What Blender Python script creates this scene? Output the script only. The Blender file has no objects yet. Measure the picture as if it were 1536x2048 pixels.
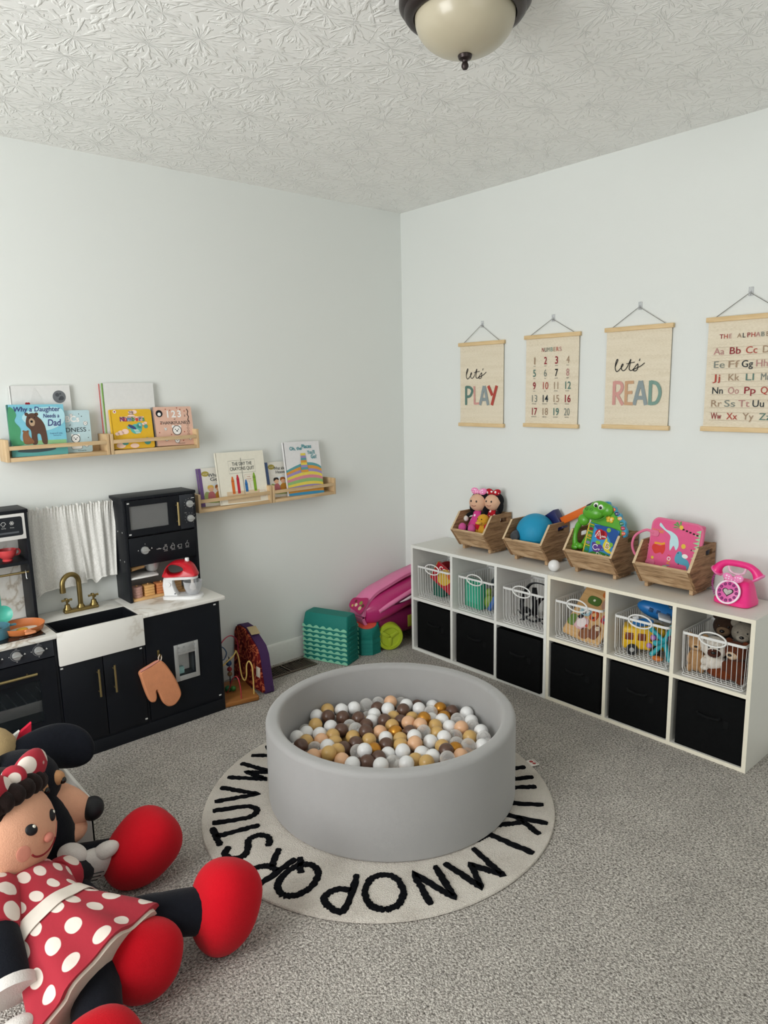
import bpy, bmesh, math, random
from mathutils import Vector as V, Matrix as M, noise

PI = math.pi
SC = bpy.context.scene
COL = SC.collection
random.seed(7)

# ------------------------------------------------------------------ camera
CAM_YAW, CAM_PITCH, CAM_ROLL = 0.852527432, -0.174270642, -0.0208486366
CAM_LOC = V((-2.92486308, -3.14995191, 1.46434108))
CAM_F = 1419.44718                        # focal length in pixels of a 1536x2048 frame
fw = V((math.cos(CAM_PITCH) * math.cos(CAM_YAW), math.cos(CAM_PITCH) * math.sin(CAM_YAW), math.sin(CAM_PITCH)))
rt = V((math.sin(CAM_YAW), -math.cos(CAM_YAW), 0))
up = rt.cross(fw)
r2 = math.cos(CAM_ROLL) * rt + math.sin(CAM_ROLL) * up
u2 = -math.sin(CAM_ROLL) * rt + math.cos(CAM_ROLL) * up
cam_data = bpy.data.cameras.new('camera')
cam = bpy.data.objects.new('camera', cam_data)
COL.objects.link(cam)
cam.matrix_world = M(((r2.x, u2.x, -fw.x, CAM_LOC.x), (r2.y, u2.y, -fw.y, CAM_LOC.y), (r2.z, u2.z, -fw.z, CAM_LOC.z), (0, 0, 0, 1)))
cam_data.sensor_fit = 'VERTICAL'
cam_data.sensor_height = 24.0
cam_data.lens = 24.0 * CAM_F / 2048.0
cam_data.clip_start = 0.05
SC.camera = cam

# ------------------------------------------------------------------ view, daylight
SC.view_settings.view_transform = 'Standard'
SC.view_settings.look = 'None'
SC.view_settings.gamma = 1.0
SC.view_settings.use_curve_mapping = False
SC.view_settings.exposure = 0.0
SC.cycles.max_bounces = 12
SC.cycles.diffuse_bounces = 6
SC.cycles.transparent_max_bounces = 16

world = bpy.data.worlds.new('sky')
SC.world = world
world.use_nodes = True
wn = world.node_tree.nodes
bg = wn['Background']
sky = wn.new('ShaderNodeTexSky')
sky.sky_type = 'HOSEK_WILKIE'
sky.turbidity = 5
sky.sun_direction = V((0.5, -0.6, 0.62)).normalized()
world.node_tree.links.new(sky.outputs[0], bg.inputs[0])
bg.inputs[1].default_value = 0.6

WIN_A = dict(wall='x', c=(-4.40, -1.75, 1.45), w=1.9, h=1.35)     # daylight window in the wall facing the shelves
WIN_B = dict(wall='y', c=(-2.55, -4.60, 1.45), w=1.5, h=1.35)     # second window behind the photographer
def window_light(name, wd, power, col):
    l = bpy.data.lights.new(name, 'AREA')
    l.shape = 'RECTANGLE'; l.size = wd['w']; l.size_y = wd['h']
    l.energy = power; l.color = col
    o = bpy.data.objects.new(name, l); COL.objects.link(o)
    d = V((1, 0, 0)) if wd['wall'] == 'x' else V((0, 1, 0))
    o.location = V(wd['c']) + d * 0.03
    o.rotation_euler = d.to_track_quat('-Z', 'Z').to_euler()
    return o
window_light('window_daylight', WIN_A, 76.0, (0.985, 0.995, 0.99))
window_light('window_daylight_rear', WIN_B, 8.0, (1.0, 0.99, 0.97))

# ------------------------------------------------------------------ materials
def lin(h):
    h = h.lstrip('#')
    c = [int(h[i:i + 2], 16) / 255 for i in (0, 2, 4)]
    return [x / 12.92 if x <= 0.04045 else ((x + 0.055) / 1.055) ** 2.4 for x in c] + [1.0]
MATS = {}
def mat(name, hexc, rough=0.6, metal=0.0, var=0.06, vscale=30.0, bump=0.0, bscale=200.0, spec=0.4, coat=0.0, sheen=0.0, detail=3.0):
    """principled surface with a faint noise in its colour and an optional noise bump"""
    if name in MATS: return MATS[name]
    m = bpy.data.materials.new(name); m.use_nodes = True
    nt = m.node_tree; N = nt.nodes; L = nt.links
    b = N['Principled BSDF']
    tc = N.new('ShaderNodeTexCoord')
    nz = N.new('ShaderNodeTexNoise'); nz.inputs['Scale'].default_value = vscale; nz.inputs['Detail'].default_value = detail
    L.new(tc.outputs['Object'], nz.inputs['Vector'])
    mx = N.new('ShaderNodeMix'); mx.data_type = 'RGBA'
    c = lin(hexc)
    mx.inputs[6].default_value = [max(0, x * (1 - var)) for x in c[:3]] + [1]
    mx.inputs[7].default_value = [min(1, x * (1 + var)) for x in c[:3]] + [1]
    L.new(nz.outputs[0], mx.inputs[0]); L.new(mx.outputs[2], b.inputs['Base Color'])
    b.inputs['Roughness'].default_value = rough
    b.inputs['Metallic'].default_value = metal
    b.inputs['Specular IOR Level'].default_value = spec
    b.inputs['Coat Weight'].default_value = coat
    if sheen:
        b.inputs['Sheen Weight'].default_value = sheen; b.inputs['Sheen Roughness'].default_value = 0.5
    if bump:
        n2 = N.new('ShaderNodeTexNoise'); n2.inputs['Scale'].default_value = bscale; n2.inputs['Detail'].default_value = 4
        L.new(tc.outputs['Object'], n2.inputs['Vector'])
        bp = N.new('ShaderNodeBump'); bp.inputs['Strength'].default_value = bump; bp.inputs['Distance'].default_value = 0.004
        L.new(n2.outputs[0], bp.inputs['Height']); L.new(bp.outputs[0], b.inputs['Normal'])
    MATS[name] = m
    return m
def node_mat(name, rough=0.6, spec=0.4):
    m = bpy.data.materials.new(name); m.use_nodes = True
    nt = m.node_tree; b = nt.nodes['Principled BSDF']
    b.inputs['Roughness'].default_value = rough; b.inputs['Specular IOR Level'].default_value = spec
    MATS[name] = m
    tc = nt.nodes.new('ShaderNodeTexCoord')
    return m, nt, b, tc.outputs['Object']
def nd(nt, kind, **kw):
    n = nt.nodes.new('ShaderNode' + kind)
    for k, v in kw.items():
        if k in n.inputs: n.inputs[k].default_value = v
        else: setattr(n, k, v)
    return n
def ramp(nt, src, stops):
    r = nt.nodes.new('ShaderNodeValToRGB')
    e = r.color_ramp.elements
    while len(e) < len(stops): e.new(0.5)
    for i, (p, h) in enumerate(stops):
        e[i].position = p; e[i].color = lin(h) if isinstance(h, str) else (h, h, h, 1)
    nt.links.new(src, r.inputs[0])
    return r.outputs[0]
def bump(nt, b, src, strength, dist):
    bp = nd(nt, 'Bump', Strength=strength, Distance=dist)
    nt.links.new(src, bp.inputs['Height']); nt.links.new(bp.outputs[0], b.inputs['Normal'])

def ridge(nt, vec, scale, detail=2.0, dist=0.0, rough=0.5):
    """thin lines where a noise crosses its middle: 0 on the line"""
    n = nd(nt, 'TexNoise', Scale=scale, Detail=detail, Distortion=dist, Roughness=rough); nt.links.new(vec, n.inputs[0])
    a = nd(nt, 'Math', operation='SUBTRACT'); a.inputs[1].default_value = 0.5; nt.links.new(n.outputs[0], a.inputs[0])
    b = nd(nt, 'Math', operation='ABSOLUTE'); nt.links.new(a.outputs[0], b.inputs[0])
    return b.outputs[0]

def wall_mat(name, hexc):
    m, nt, b, oc = node_mat(name, 0.75, 0.25)
    n = nd(nt, 'TexNoise', Scale=1.3, Detail=2.0); nt.links.new(oc, n.inputs[0])
    c = lin(hexc)
    mx = nd(nt, 'Mix', data_type='RGBA')
    mx.inputs[6].default_value = [x * 0.975 for x in c[:3]] + [1]; mx.inputs[7].default_value = [min(1, x * 1.02) for x in c[:3]] + [1]
    nt.links.new(n.outputs[0], mx.inputs[0]); nt.links.new(mx.outputs[2], b.inputs['Base Color'])
    n2 = nd(nt, 'TexNoise', Scale=170.0, Detail=2.0); nt.links.new(oc, n2.inputs[0])
    bump(nt, b, n2.outputs[0], 0.12, 0.0015)
    return m
wall_mat('wall_paint', 'e3e6e3')
def ceiling_mat():
    m, nt, b, oc = node_mat('stomped_plaster', 0.8, 0.25)
    b.inputs['Base Color'].default_value = lin('f6f6f3')
    # stamped starbursts: strokes that radiate from the centre of every stamp, over a finer layer of the same
    def stamp(scale, strokes, seed, lo):
        off = nd(nt, 'VectorMath', operation='ADD'); off.inputs[1].default_value = (seed, seed * 1.7, 0); nt.links.new(oc, off.inputs[0])
        v = nd(nt, 'TexVoronoi', Scale=scale, Randomness=0.9); v.voronoi_dimensions = '2D'; nt.links.new(off.outputs[0], v.inputs[0])
        d = nd(nt, 'VectorMath', operation='SUBTRACT'); nt.links.new(off.outputs[0], d.inputs[0]); nt.links.new(v.outputs['Position'], d.inputs[1])
        fl = nd(nt, 'VectorMath', operation='MULTIPLY'); fl.inputs[1].default_value = (1, 1, 0); nt.links.new(d.outputs[0], fl.inputs[0])
        nm = nd(nt, 'VectorMath', operation='NORMALIZE'); nt.links.new(fl.outputs[0], nm.inputs[0])
        k = nd(nt, 'VectorMath', operation='SCALE'); k.inputs['Scale'].default_value = strokes; nt.links.new(nm.outputs[0], k.inputs[0])
        w = nd(nt, 'VectorMath', operation='SCALE'); w.inputs['Scale'].default_value = 16.0; nt.links.new(fl.outputs[0], w.inputs[0])
        a1 = nd(nt, 'VectorMath', operation='ADD'); nt.links.new(k.outputs[0], a1.inputs[0]); nt.links.new(w.outputs[0], a1.inputs[1])
        a2 = nd(nt, 'VectorMath', operation='MULTIPLY_ADD'); a2.inputs[1].default_value = (9, 9, 9); nt.links.new(v.outputs['Color'], a2.inputs[0]); nt.links.new(a1.outputs[0], a2.inputs[2])
        n = nd(nt, 'TexNoise', Scale=1.0, Detail=1.5, Roughness=0.45); nt.links.new(a2.outputs[0], n.inputs[0])
        return ramp(nt, n.outputs[0], [(lo, 0.0), (lo + 0.07, 0.7), (lo + 0.16, 1.0)])
    s1 = stamp(5.0, 4.2, 3.1, 0.535); s2 = stamp(8.5, 3.4, 11.3, 0.56)
    mu = nd(nt, 'Math', operation='MAXIMUM'); nt.links.new(s1, mu.inputs[0]); nt.links.new(s2, mu.inputs[1])
    bump(nt, b, mu.outputs[0], 0.8, 0.0035)
    return m
ceiling_mat()
def carpet_mat():
    m, nt, b, oc = node_mat('carpet_pile', 0.95, 0.05)
    a = nd(nt, 'TexNoise', Scale=150.0, Detail=3.0, Roughness=0.65); nt.links.new(oc, a.inputs[0])
    c1 = ramp(nt, a.outputs[0], [(0.30, '6c6660'), (0.43, 'a8a29b'), (0.54, 'd0cac2'), (0.70, 'ece7df')])
    v = nd(nt, 'TexVoronoi', Scale=210.0, Randomness=1.0); nt.links.new(oc, v.inputs[0])
    sep = nd(nt, 'SeparateColor'); nt.links.new(v.outputs['Color'], sep.inputs[0])
    c2 = ramp(nt, sep.outputs[0], [(0.0, 0.42), (0.22, 0.72), (0.6, 0.95), (1.0, 1.0)])
    mu = nd(nt, 'Mix', data_type='RGBA'); mu.blend_type = 'MULTIPLY'; mu.inputs[0].default_value = 0.7
    nt.links.new(c1, mu.inputs[6]); nt.links.new(c2, mu.inputs[7])
    l = nd(nt, 'TexNoise', Scale=7.0, Detail=3.0); nt.links.new(oc, l.inputs[0])
    c3 = ramp(nt, l.outputs[0], [(0.3, 0.86), (0.7, 1.0)])
    m2 = nd(nt, 'Mix', data_type='RGBA'); m2.blend_type = 'MULTIPLY'; m2.inputs[0].default_value = 1.0
    nt.links.new(mu.outputs[2], m2.inputs[6]); nt.links.new(c3, m2.inputs[7])
    nt.links.new(m2.outputs[2], b.inputs['Base Color'])
    hs = nd(nt, 'Math', operation='SUBTRACT'); nt.links.new(a.outputs[0], hs.inputs[0]); nt.links.new(v.outputs['Distance'], hs.inputs[1])
    bump(nt, b, hs.outputs[0], 0.8, 0.006)
    return m
carpet_mat()
def wood_mat(name, light, mid, dark, scale=1.0, axis='Y', rough=0.6, contrast=0.5):
    """boards whose grain runs along one axis of the object"""
    m, nt, b, oc = node_mat(name, rough, 0.3)
    mp = nd(nt, 'Mapping')
    s = {'X': (2.2, 22, 22), 'Y': (22, 2.2, 22), 'Z': (22, 22, 2.2)}[axis]
    mp.inputs['Scale'].default_value = [q * scale for q in s]
    nt.links.new(oc, mp.inputs[0])
    n = nd(nt, 'TexNoise', Scale=1.0, Detail=6.0, Roughness=0.62, Distortion=1.6); nt.links.new(mp.outputs[0], n.inputs[0])
    w = nd(nt, 'TexNoise', Scale=5.0, Detail=4.0, Roughness=0.6); nt.links.new(mp.outputs[0], w.inputs[0])
    mx = nd(nt, 'Mix', data_type='RGBA'); mx.inputs[0].default_value = 0.35
    nt.links.new(n.outputs[0], mx.inputs[6]); nt.links.new(w.outputs[0], mx.inputs[7])
    c = ramp(nt, mx.outputs[2], [(0.5 - contrast * 0.4, dark), (0.5, mid), (0.5 + contrast * 0.35, light)])
    nt.links.new(c, b.inputs['Base Color'])
    bump(nt, b, w.outputs[0], 0.25, 0.002)
    return m
wood_mat('pine', 'd9bf97', 'cfb28a', 'b8966a', 1.0, 'X', 0.55)
wood_mat('pine_upright', 'd9bf97', 'cfb28a', 'b8966a', 1.0, 'Z', 0.55)
wood_mat('pale_wood', 'e6cda2', 'dcc093', 'c9a873', 1.0, 'Y', 0.5)
wood_mat('burnt_wood', 'cfb391', 'b4936f', '57402a', 1.6, 'Y', 0.65, 0.42)
wood_mat('burnt_wood_side', 'b3916c', '967453', '4a331f', 1.6, 'X', 0.65, 0.42)
wood_mat('raw_edge', 'dcc9ab', 'd0b895', 'b89c76', 2.0, 'X', 0.7)
wood_mat('orange_wood', 'a5703f', '94602f', '7c4c22', 1.0, 'X', 0.45)
wood_mat('birch', 'dcb785', 'cfa671', 'b98d57', 1.0, 'X', 0.5)
def marble():
    m, nt, b, oc = node_mat('marble', 0.3, 0.5)
    vein = ramp(nt, ridge(nt, oc, 3.2, 5.0, 0.8, 0.55), [(0.0, 'b1a799'), (0.006, 'c6beb1'), (0.018, 'dcd9d2'), (0.06, 'e6e4de')])
    w = nd(nt, 'TexNoise', Scale=2.5, Detail=2.0); nt.links.new(oc, w.inputs[0])
    mk = ramp(nt, w.outputs[0], [(0.36, 1.0), (0.52, 0.0)])
    mx = nd(nt, 'Mix', data_type='RGBA'); mx.inputs[7].default_value = lin('e6e4de')
    nt.links.new(mk, mx.inputs[0]); nt.links.new(vein, mx.inputs[6]); vein = mx.outputs[2]
    nt.links.new(vein, b.inputs['Base Color'])
marble()
def rug_mat(name, a, bb, sc=260.0, d=0.010):
    m, nt, b, oc = node_mat(name, 0.95, 0.05)
    n = nd(nt, 'TexNoise', Scale=sc, Detail=3.0, Roughness=0.6); nt.links.new(oc, n.inputs[0])
    n2 = nd(nt, 'TexNoise', Scale=9.0, Detail=3.0); nt.links.new(oc, n2.inputs[0])
    mx = nd(nt, 'Mix', data_type='RGBA'); mx.inputs[0].default_value = 0.45
    nt.links.new(n.outputs[0], mx.inputs[6]); nt.links.new(n2.outputs[0], mx.inputs[7])
    c = ramp(nt, mx.outputs[2], [(0.32, bb), (0.55, a)])
    nt.links.new(c, b.inputs['Base Color'])
    bump(nt, b, n.outputs[0], 0.9, d)
rug_mat('rug_cotton', 'e4ddd3', 'c3bab0')
rug_mat('rug_black', '15161a', '08090b')
def dotted(name, base, dot, scale, size, rough=0.9, bumpy=0.1, uv=False):
    """cloth printed with round dots"""
    m, nt, b, oc = node_mat(name, rough, 0.1)
    v = nd(nt, 'TexVoronoi', Scale=scale, Randomness=0.35)
    if uv:
        v.voronoi_dimensions = '2D'; uvn = nd(nt, 'UVMap'); nt.links.new(uvn.outputs[0], v.inputs[0])
    else: nt.links.new(oc, v.inputs[0])
    c = ramp(nt, v.outputs[0], [(0.0, dot), (size, dot), (size + 0.02, base), (1.0, base)])
    nt.links.new(c, b.inputs['Base Color'])
    n = nd(nt, 'TexNoise', Scale=60.0, Detail=4.0); nt.links.new(oc, n.inputs[0])
    bump(nt, b, n.outputs[0], bumpy, 0.01)
    b.inputs['Sheen Weight'].default_value = 0.08
dotted('red_dots', 'a62d3a', 'ded2c8', 15.0, 0.36)
dotted('red_dots_cloth', 'a32f3b', 'ded2c8', 15.5, 0.28, uv=True)
dotted('red_dots_small', 'b5202c', 'f0e6e6', 38.0, 0.26)
dotted('pink_dots', 'd3478f', 'f6e4ee', 34.0, 0.22)
dotted('bow_pink_dots', 'f08cc0', 'fbe6f1', 90.0, 0.3, 0.4)
def linen():
    m, nt, b, oc = node_mat('linen', 0.9, 0.1)
    mp = nd(nt, 'Mapping'); mp.inputs['Scale'].default_value = (300, 90, 520); nt.links.new(oc, mp.inputs[0])
    n = nd(nt, 'TexNoise', Scale=1.0, Detail=3.0); nt.links.new(mp.outputs[0], n.inputs[0])
    mp2 = nd(nt, 'Mapping'); mp2.inputs['Scale'].default_value = (3, 3, 55); nt.links.new(oc, mp2.inputs[0])
    n2 = nd(nt, 'TexNoise', Scale=1.0, Detail=3.0); nt.links.new(mp2.outputs[0], n2.inputs[0])
    mx = nd(nt, 'Mix', data_type='RGBA'); mx.inputs[0].default_value = 0.4
    nt.links.new(n.outputs[0], mx.inputs[6]); nt.links.new(n2.outputs[0], mx.inputs[7])
    c = ramp(nt, mx.outputs[2], [(0.3, 'd3c6ae'), (0.5, 'e2d7c1'), (0.7, 'eae0cd')])
    nt.links.new(c, b.inputs['Base Color'])
    bump(nt, b, n.outputs[0], 0.3, 0.001)
linen()
def gauze():
    m, nt, b, oc = node_mat('gauze', 0.95, 0.05)
    mp = nd(nt, 'Mapping'); mp.inputs['Scale'].default_value = (420, 60, 120); nt.links.new(oc, mp.inputs[0])
    n = nd(nt, 'TexNoise', Scale=1.0, Detail=3.0); nt.links.new(mp.outputs[0], n.inputs[0])
    c = ramp(nt, n.outputs[0], [(0.35, 'd6d5d0'), (0.6, 'e9e8e4')])
    nt.links.new(c, b.inputs['Base Color']); bump(nt, b, n.outputs[0], 0.4, 0.002)
    b.inputs['Subsurface Weight'].default_value = 0.0
gauze()
def clear_plastic(name, hexc, amount):
    m = bpy.data.materials.new(name); m.use_nodes = True; MATS[name] = m
    nt = m.node_tree; b = nt.nodes['Principled BSDF']
    b.inputs['Base Color'].default_value = lin(hexc); b.inputs['Roughness'].default_value = 0.12
    n = nd(nt, 'TexNoise', Scale=40.0); tc = nd(nt, 'TexCoord'); nt.links.new(tc.outputs['Object'], n.inputs[0])
    lw = nd(nt, 'LayerWeight', Blend=0.35)
    ad = nd(nt, 'Math', operation='MULTIPLY_ADD'); ad.inputs[1].default_value = 0.65; ad.inputs[2].default_value = amount
    nt.links.new(lw.outputs['Facing'], ad.inputs[0])
    jit = nd(nt, 'Math', operation='MULTIPLY_ADD'); jit.inputs[1].default_value = 0.08
    nt.links.new(n.outputs[0], jit.inputs[0]); nt.links.new(ad.outputs[0], jit.inputs[2])
    tr = nd(nt, 'BsdfTransparent'); mx = nd(nt, 'MixShader')
    nt.links.new(jit.outputs[0], mx.inputs[0]); nt.links.new(tr.outputs[0], mx.inputs[1]); nt.links.new(b.outputs[0], mx.inputs[2])
    nt.links.new(mx.outputs[0], nt.nodes['Material Output'].inputs[0])
    return m
clear_plastic('clear_ball', 'efedea', 0.16)
clear_plastic('clear_bowl', 'd3d5d8', 0.22)
clear_plastic('pane_glass', 'dfe6ea', 0.05)
def squiggle():
    m, nt, b, oc = node_mat('maroon_swirls', 0.85, 0.1)
    n = nd(nt, 'TexNoise', Scale=22.0, Detail=1.0, Distortion=1.2); nt.links.new(oc, n.inputs[0])
    c = ramp(nt, n.outputs[0], [(0.0, '5a1416'), (0.44, '6a191a'), (0.47, 'b9603f'), (0.51, 'b9603f'), (0.54, '6d1a1c'), (0.66, '4c1013')])
    nt.links.new(c, b.inputs['Base Color'])
squiggle()
def plush(name, hexc, var=0.12):
    return mat(name, hexc, 0.95, 0, var, 90, 0.35, 260, 0.06, 0, 0.08)
def plastic(name, hexc, rough=0.32):
    return mat(name, hexc, rough, 0, 0.03, 20, 0, 0, 0.5)
def paint(name, hexc, rough=0.6):
    return mat(name, hexc, rough, 0, 0.05, 60, 0, 0, 0.3)
# ------------------------------------------------------------------ mesh building
def frame(o, u, v):
    u = V(u).normalized(); v = V(v).normalized(); n = u.cross(v).normalized()
    return M(((u.x, v.x, n.x, o[0]), (u.y, v.y, n.y, o[1]), (u.z, v.z, n.z, o[2]), (0, 0, 0, 1)))
def rot(ax, deg): return M.Rotation(math.radians(deg), 4, ax)
def tr(x, y, z): return M.Translation((x, y, z))
def axis_frame(p, d):
    """matrix taking z onto direction d, origin p"""
    return M.Translation(p) @ V(d).to_track_quat('Z', 'Y').to_matrix().to_4x4()
TEXT_CACHE = {}
class G:
    """collects faces; build() links them as one mesh object"""
    def __init__(s, m=None):
        s.v = []; s.f = []; s.m = []; s.mats = []; s.T = M.Identity(4); s.cur = 0
        if m: s.use(m)
    def use(s, m):
        m = MATS[m] if isinstance(m, str) else m
        if m not in s.mats: s.mats.append(m)
        s.cur = s.mats.index(m); return s
    def at(s, T): s.T = T; return s
    def add(s, vs, fs):
        b = len(s.v); T = s.T
        s.v.extend([(T @ V(p))[:] for p in vs])
        s.f.extend([[b + i for i in f] for f in fs]); s.m.extend([s.cur] * len(fs))
        return s
    def box(s, x0, x1, y0, y1, z0, z1, r=0.0, seg=2):
        if r <= 0:
            vs = [(x, y, z) for x in (x0, x1) for y in (y0, y1) for z in (z0, z1)]
            return s.add(vs, [(0, 1, 3, 2), (4, 6, 7, 5), (0, 4, 5, 1), (2, 3, 7, 6), (0, 2, 6, 4), (1, 5, 7, 3)])
        bm = bmesh.new(); bmesh.ops.create_cube(bm, size=1)
        for v in bm.verts: v.co = V(((x0 + x1) / 2 + v.co.x * (x1 - x0), (y0 + y1) / 2 + v.co.y * (y1 - y0), (z0 + z1) / 2 + v.co.z * (z1 - z0)))
        r = min(r, 0.49 * min(x1 - x0, y1 - y0, z1 - z0))
        bmesh.ops.bevel(bm, geom=bm.edges[:], offset=r, segments=seg, profile=0.5, affect='EDGES')
        return s.bm(bm)
    def bm(s, bm):
        bm.verts.ensure_lookup_table(); bm.verts.index_update()
        s.add([v.co[:] for v in bm.verts], [[v.index for v in f.verts] for f in bm.faces]); bm.free(); return s
    def rings(s, rs, caps=True, closed=False):
        n = len(rs[0]); vs = [p for r in rs for p in r]; fs = []
        k = len(rs)
        for i in range(k if closed else k - 1):
            a = i * n; b = ((i + 1) % k) * n
            for j in range(n): fs.append((a + j, a + (j + 1) % n, b + (j + 1) % n, b + j))
        if caps and not closed: fs.append(list(range(n))[::-1]); fs.append(list(range((k - 1) * n, k * n)))
        return s.add(vs, fs)
    def lathe(s, prof, n=32, T=None, sx=1.0, sy=1.0):
        rs = [[(max(r, 1e-5) * math.cos(2 * PI * j / n) * sx, max(r, 1e-5) * math.sin(2 * PI * j / n) * sy, z) for j in range(n)] for r, z in prof]
        if T is not None: rs = [[(T @ V(p))[:] for p in r] for r in rs]
        return s.rings(rs)
    def cyl(s, p0, p1, r0, r1=None, n=16):
        r1 = r0 if r1 is None else r1
        p0 = V(p0); p1 = V(p1); d = p1 - p0
        return s.lathe([(r0, 0), (r1, d.length)], n, axis_frame(p0, d))
    def tube(s, pts, r, n=8, closed=False):
        pts = [V(p) for p in pts]; k = len(pts); rs = []; prev = None
        rad = r if callable(r) else (lambda t: r)
        for i, p in enumerate(pts):
            a = pts[(i - 1) % k] if (closed or i > 0) else p
            b = pts[(i + 1) % k] if (closed or i < k - 1) else p
            d = (b - a).normalized()
            if prev is None:
                x = d.orthogonal().normalized()
            else:
                x = (prev - d * prev.dot(d)).normalized()
            prev = x; y = d.cross(x)
            q = rad(i / max(1, k - 1))
            rs.append([(p + q * (math.cos(2 * PI * j / n) * x + math.sin(2 * PI * j / n) * y))[:] for j in range(n)])
        return s.rings(rs, True, closed)
    def ell(s, c, r, T=None, nu=20, nv=12, warp=None):
        r = (r, r, r) if not hasattr(r, '__len__') else r
        rs = []
        for i in range(nv + 1):
            t = PI * i / nv; st = max(math.sin(t), 1e-3); ring = []
            for j in range(nu):
                a = 2 * PI * j / nu
                p = V((st * math.cos(a), st * math.sin(a), -math.cos(t)))
                if warp: p = V(warp(p))
                p = V((p.x * r[0], p.y * r[1], p.z * r[2]))
                if T is not None: p = T.to_3x3() @ p
                ring.append((V(c) + p)[:])
            rs.append(ring)
        return s.rings(rs)
    def prism(s, poly, z0, z1, T=None, bev=0.0):
        """polygon in the local xy plane pushed from z0 to z1; bev insets its front edge"""
        n = len(poly)
        q = [V((p[0], p[1], z0)) for p in poly]; w = [V((p[0], p[1], z1)) for p in poly]
        rs = [q, w]
        if bev:
            c = sum((V((p[0], p[1])) for p in poly), V((0, 0))) / n
            ins = []
            for i in range(n):
                a = V(poly[i - 1][:2]); b = V(poly[i][:2]); d = V(poly[(i + 1) % n][:2])
                e1 = (b - a).normalized(); e2 = (d - b).normalized()
                nn = V((-(e1.y + e2.y), e1.x + e2.x)); nn = nn.normalized() if nn.length > 1e-6 else V((0, 0))
                if area2(poly) < 0: nn = -nn
                ins.append(b + nn * bev)
            rs = [q, [V((p[0], p[1], z1 - bev)) for p in poly], [V((p[0], p[1], z1)) for p in ins]]
        if T is not None: rs = [[T @ p for p in r] for r in rs]
        return s.rings([[p[:] for p in r] for r in rs])
    # --- printing in the local xy plane (s.T is a frame), z is the layer height
    def flat(s, poly, z=0.0008): return s.add([(p[0], p[1], z) for p in poly], [list(range(len(poly)))])
    def disc(s, x, y, r, z=0.0008, ry=None, n=24, a=0.0):
        ry = r if ry is None else ry; ca, sa = math.cos(a), math.sin(a)
        return s.flat([(x + r * math.cos(2 * PI * i / n) * ca - ry * math.sin(2 * PI * i / n) * sa, y + r * math.cos(2 * PI * i / n) * sa + ry * math.sin(2 * PI * i / n) * ca) for i in range(n)], z)
    def rect(s, x0, x1, y0, y1, z=0.0008, r=0.0):
        return s.flat(rrect(x0, x1, y0, y1, r), z)
    def stroke(s, pts, w, z=0.0008, closed=False):
        pts = [V(p[:2]) for p in pts]; k = len(pts); L = []; R = []
        for i, p in enumerate(pts):
            a = pts[(i - 1) % k] if (closed or i > 0) else p
            b = pts[(i + 1) % k] if (closed or i < k - 1) else p
            d = (b - a); d = d.normalized() if d.length > 0 else V((1, 0))
            n = V((-d.y, d.x)) * w / 2
            L.append(p + n); R.append(p - n)
        vs = [(q.x, q.y, z) for pr in zip(L, R) for q in pr]; m = k if closed else k - 1
        return s.add(vs, [(2 * i, 2 * i + 1, (2 * i + 3) % (2 * k), (2 * i + 2) % (2 * k)) for i in range(m)])
    def text(s, body, x, y, h, z=0.0010, bold=0.0, align='CENTER', w=None, shear=0.0, T=None):
        """print words in the local plane; h is the capital height, w squeezes the line to a width"""
        key = (body, bold, align, shear)
        if key not in TEXT_CACHE:
            cu = bpy.data.curves.new('lettering', 'FONT'); cu.body = body; cu.size = 1.0; cu.offset = bold; cu.align_x = align; cu.shear = shear
            cu.resolution_u = 3
            o = bpy.data.objects.new('lettering', cu); COL.objects.link(o)
            dg = bpy.context.evaluated_depsgraph_get()
            me = bpy.data.meshes.new_from_object(o.evaluated_get(dg))
            TEXT_CACHE[key] = ([v.co.copy() for v in me.vertices], [list(p.vertices) for p in me.polygons])
            bpy.data.objects.remove(o); bpy.data.curves.remove(cu); bpy.data.meshes.remove(me)
        vs, fs = TEXT_CACHE[key]
        k = h / 0.69; kx = k
        if w and vs:
            xs = [p.x for p in vs]; kx = w / max(1e-6, max(xs) - min(xs))
        return s.add([(x + p.x * kx, y + p.y * k, z) for p in vs], fs)
    def build(s, name, parent=None, world=False, label=None, sharp=40):
        me = bpy.data.meshes.new(name)
        vs = s.v
        if parent is not None and world:
            inv = WM[parent.name].inverted(); vs = [(inv @ V(p))[:] for p in vs]
        me.from_pydata(vs, [], s.f)
        for m in s.mats: me.materials.append(m)
        me.polygons.foreach_set('material_index', s.m)
        me.validate()
        bm = bmesh.new(); bm.from_mesh(me)
        bmesh.ops.remove_doubles(bm, verts=bm.verts[:], dist=2e-5)
        if SOLID(s): bmesh.ops.recalc_face_normals(bm, faces=bm.faces[:])
        bm.to_mesh(me); bm.free()
        me.polygons.foreach_set('use_smooth', [True] * len(me.polygons))
        me.set_sharp_from_angle(angle=math.radians(sharp))
        o = bpy.data.objects.new(name, me); COL.objects.link(o)
        if parent is not None:
            o.parent = parent; WM[o.name] = WM[parent.name]
        else:
            WM[o.name] = M.Identity(4)
        if label: o['label'] = label
        return o
def SOLID(s): return not getattr(s, 'printed', False)
def area2(p): return sum(p[i][0] * p[(i + 1) % len(p)][1] - p[(i + 1) % len(p)][0] * p[i][1] for i in range(len(p)))
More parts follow.
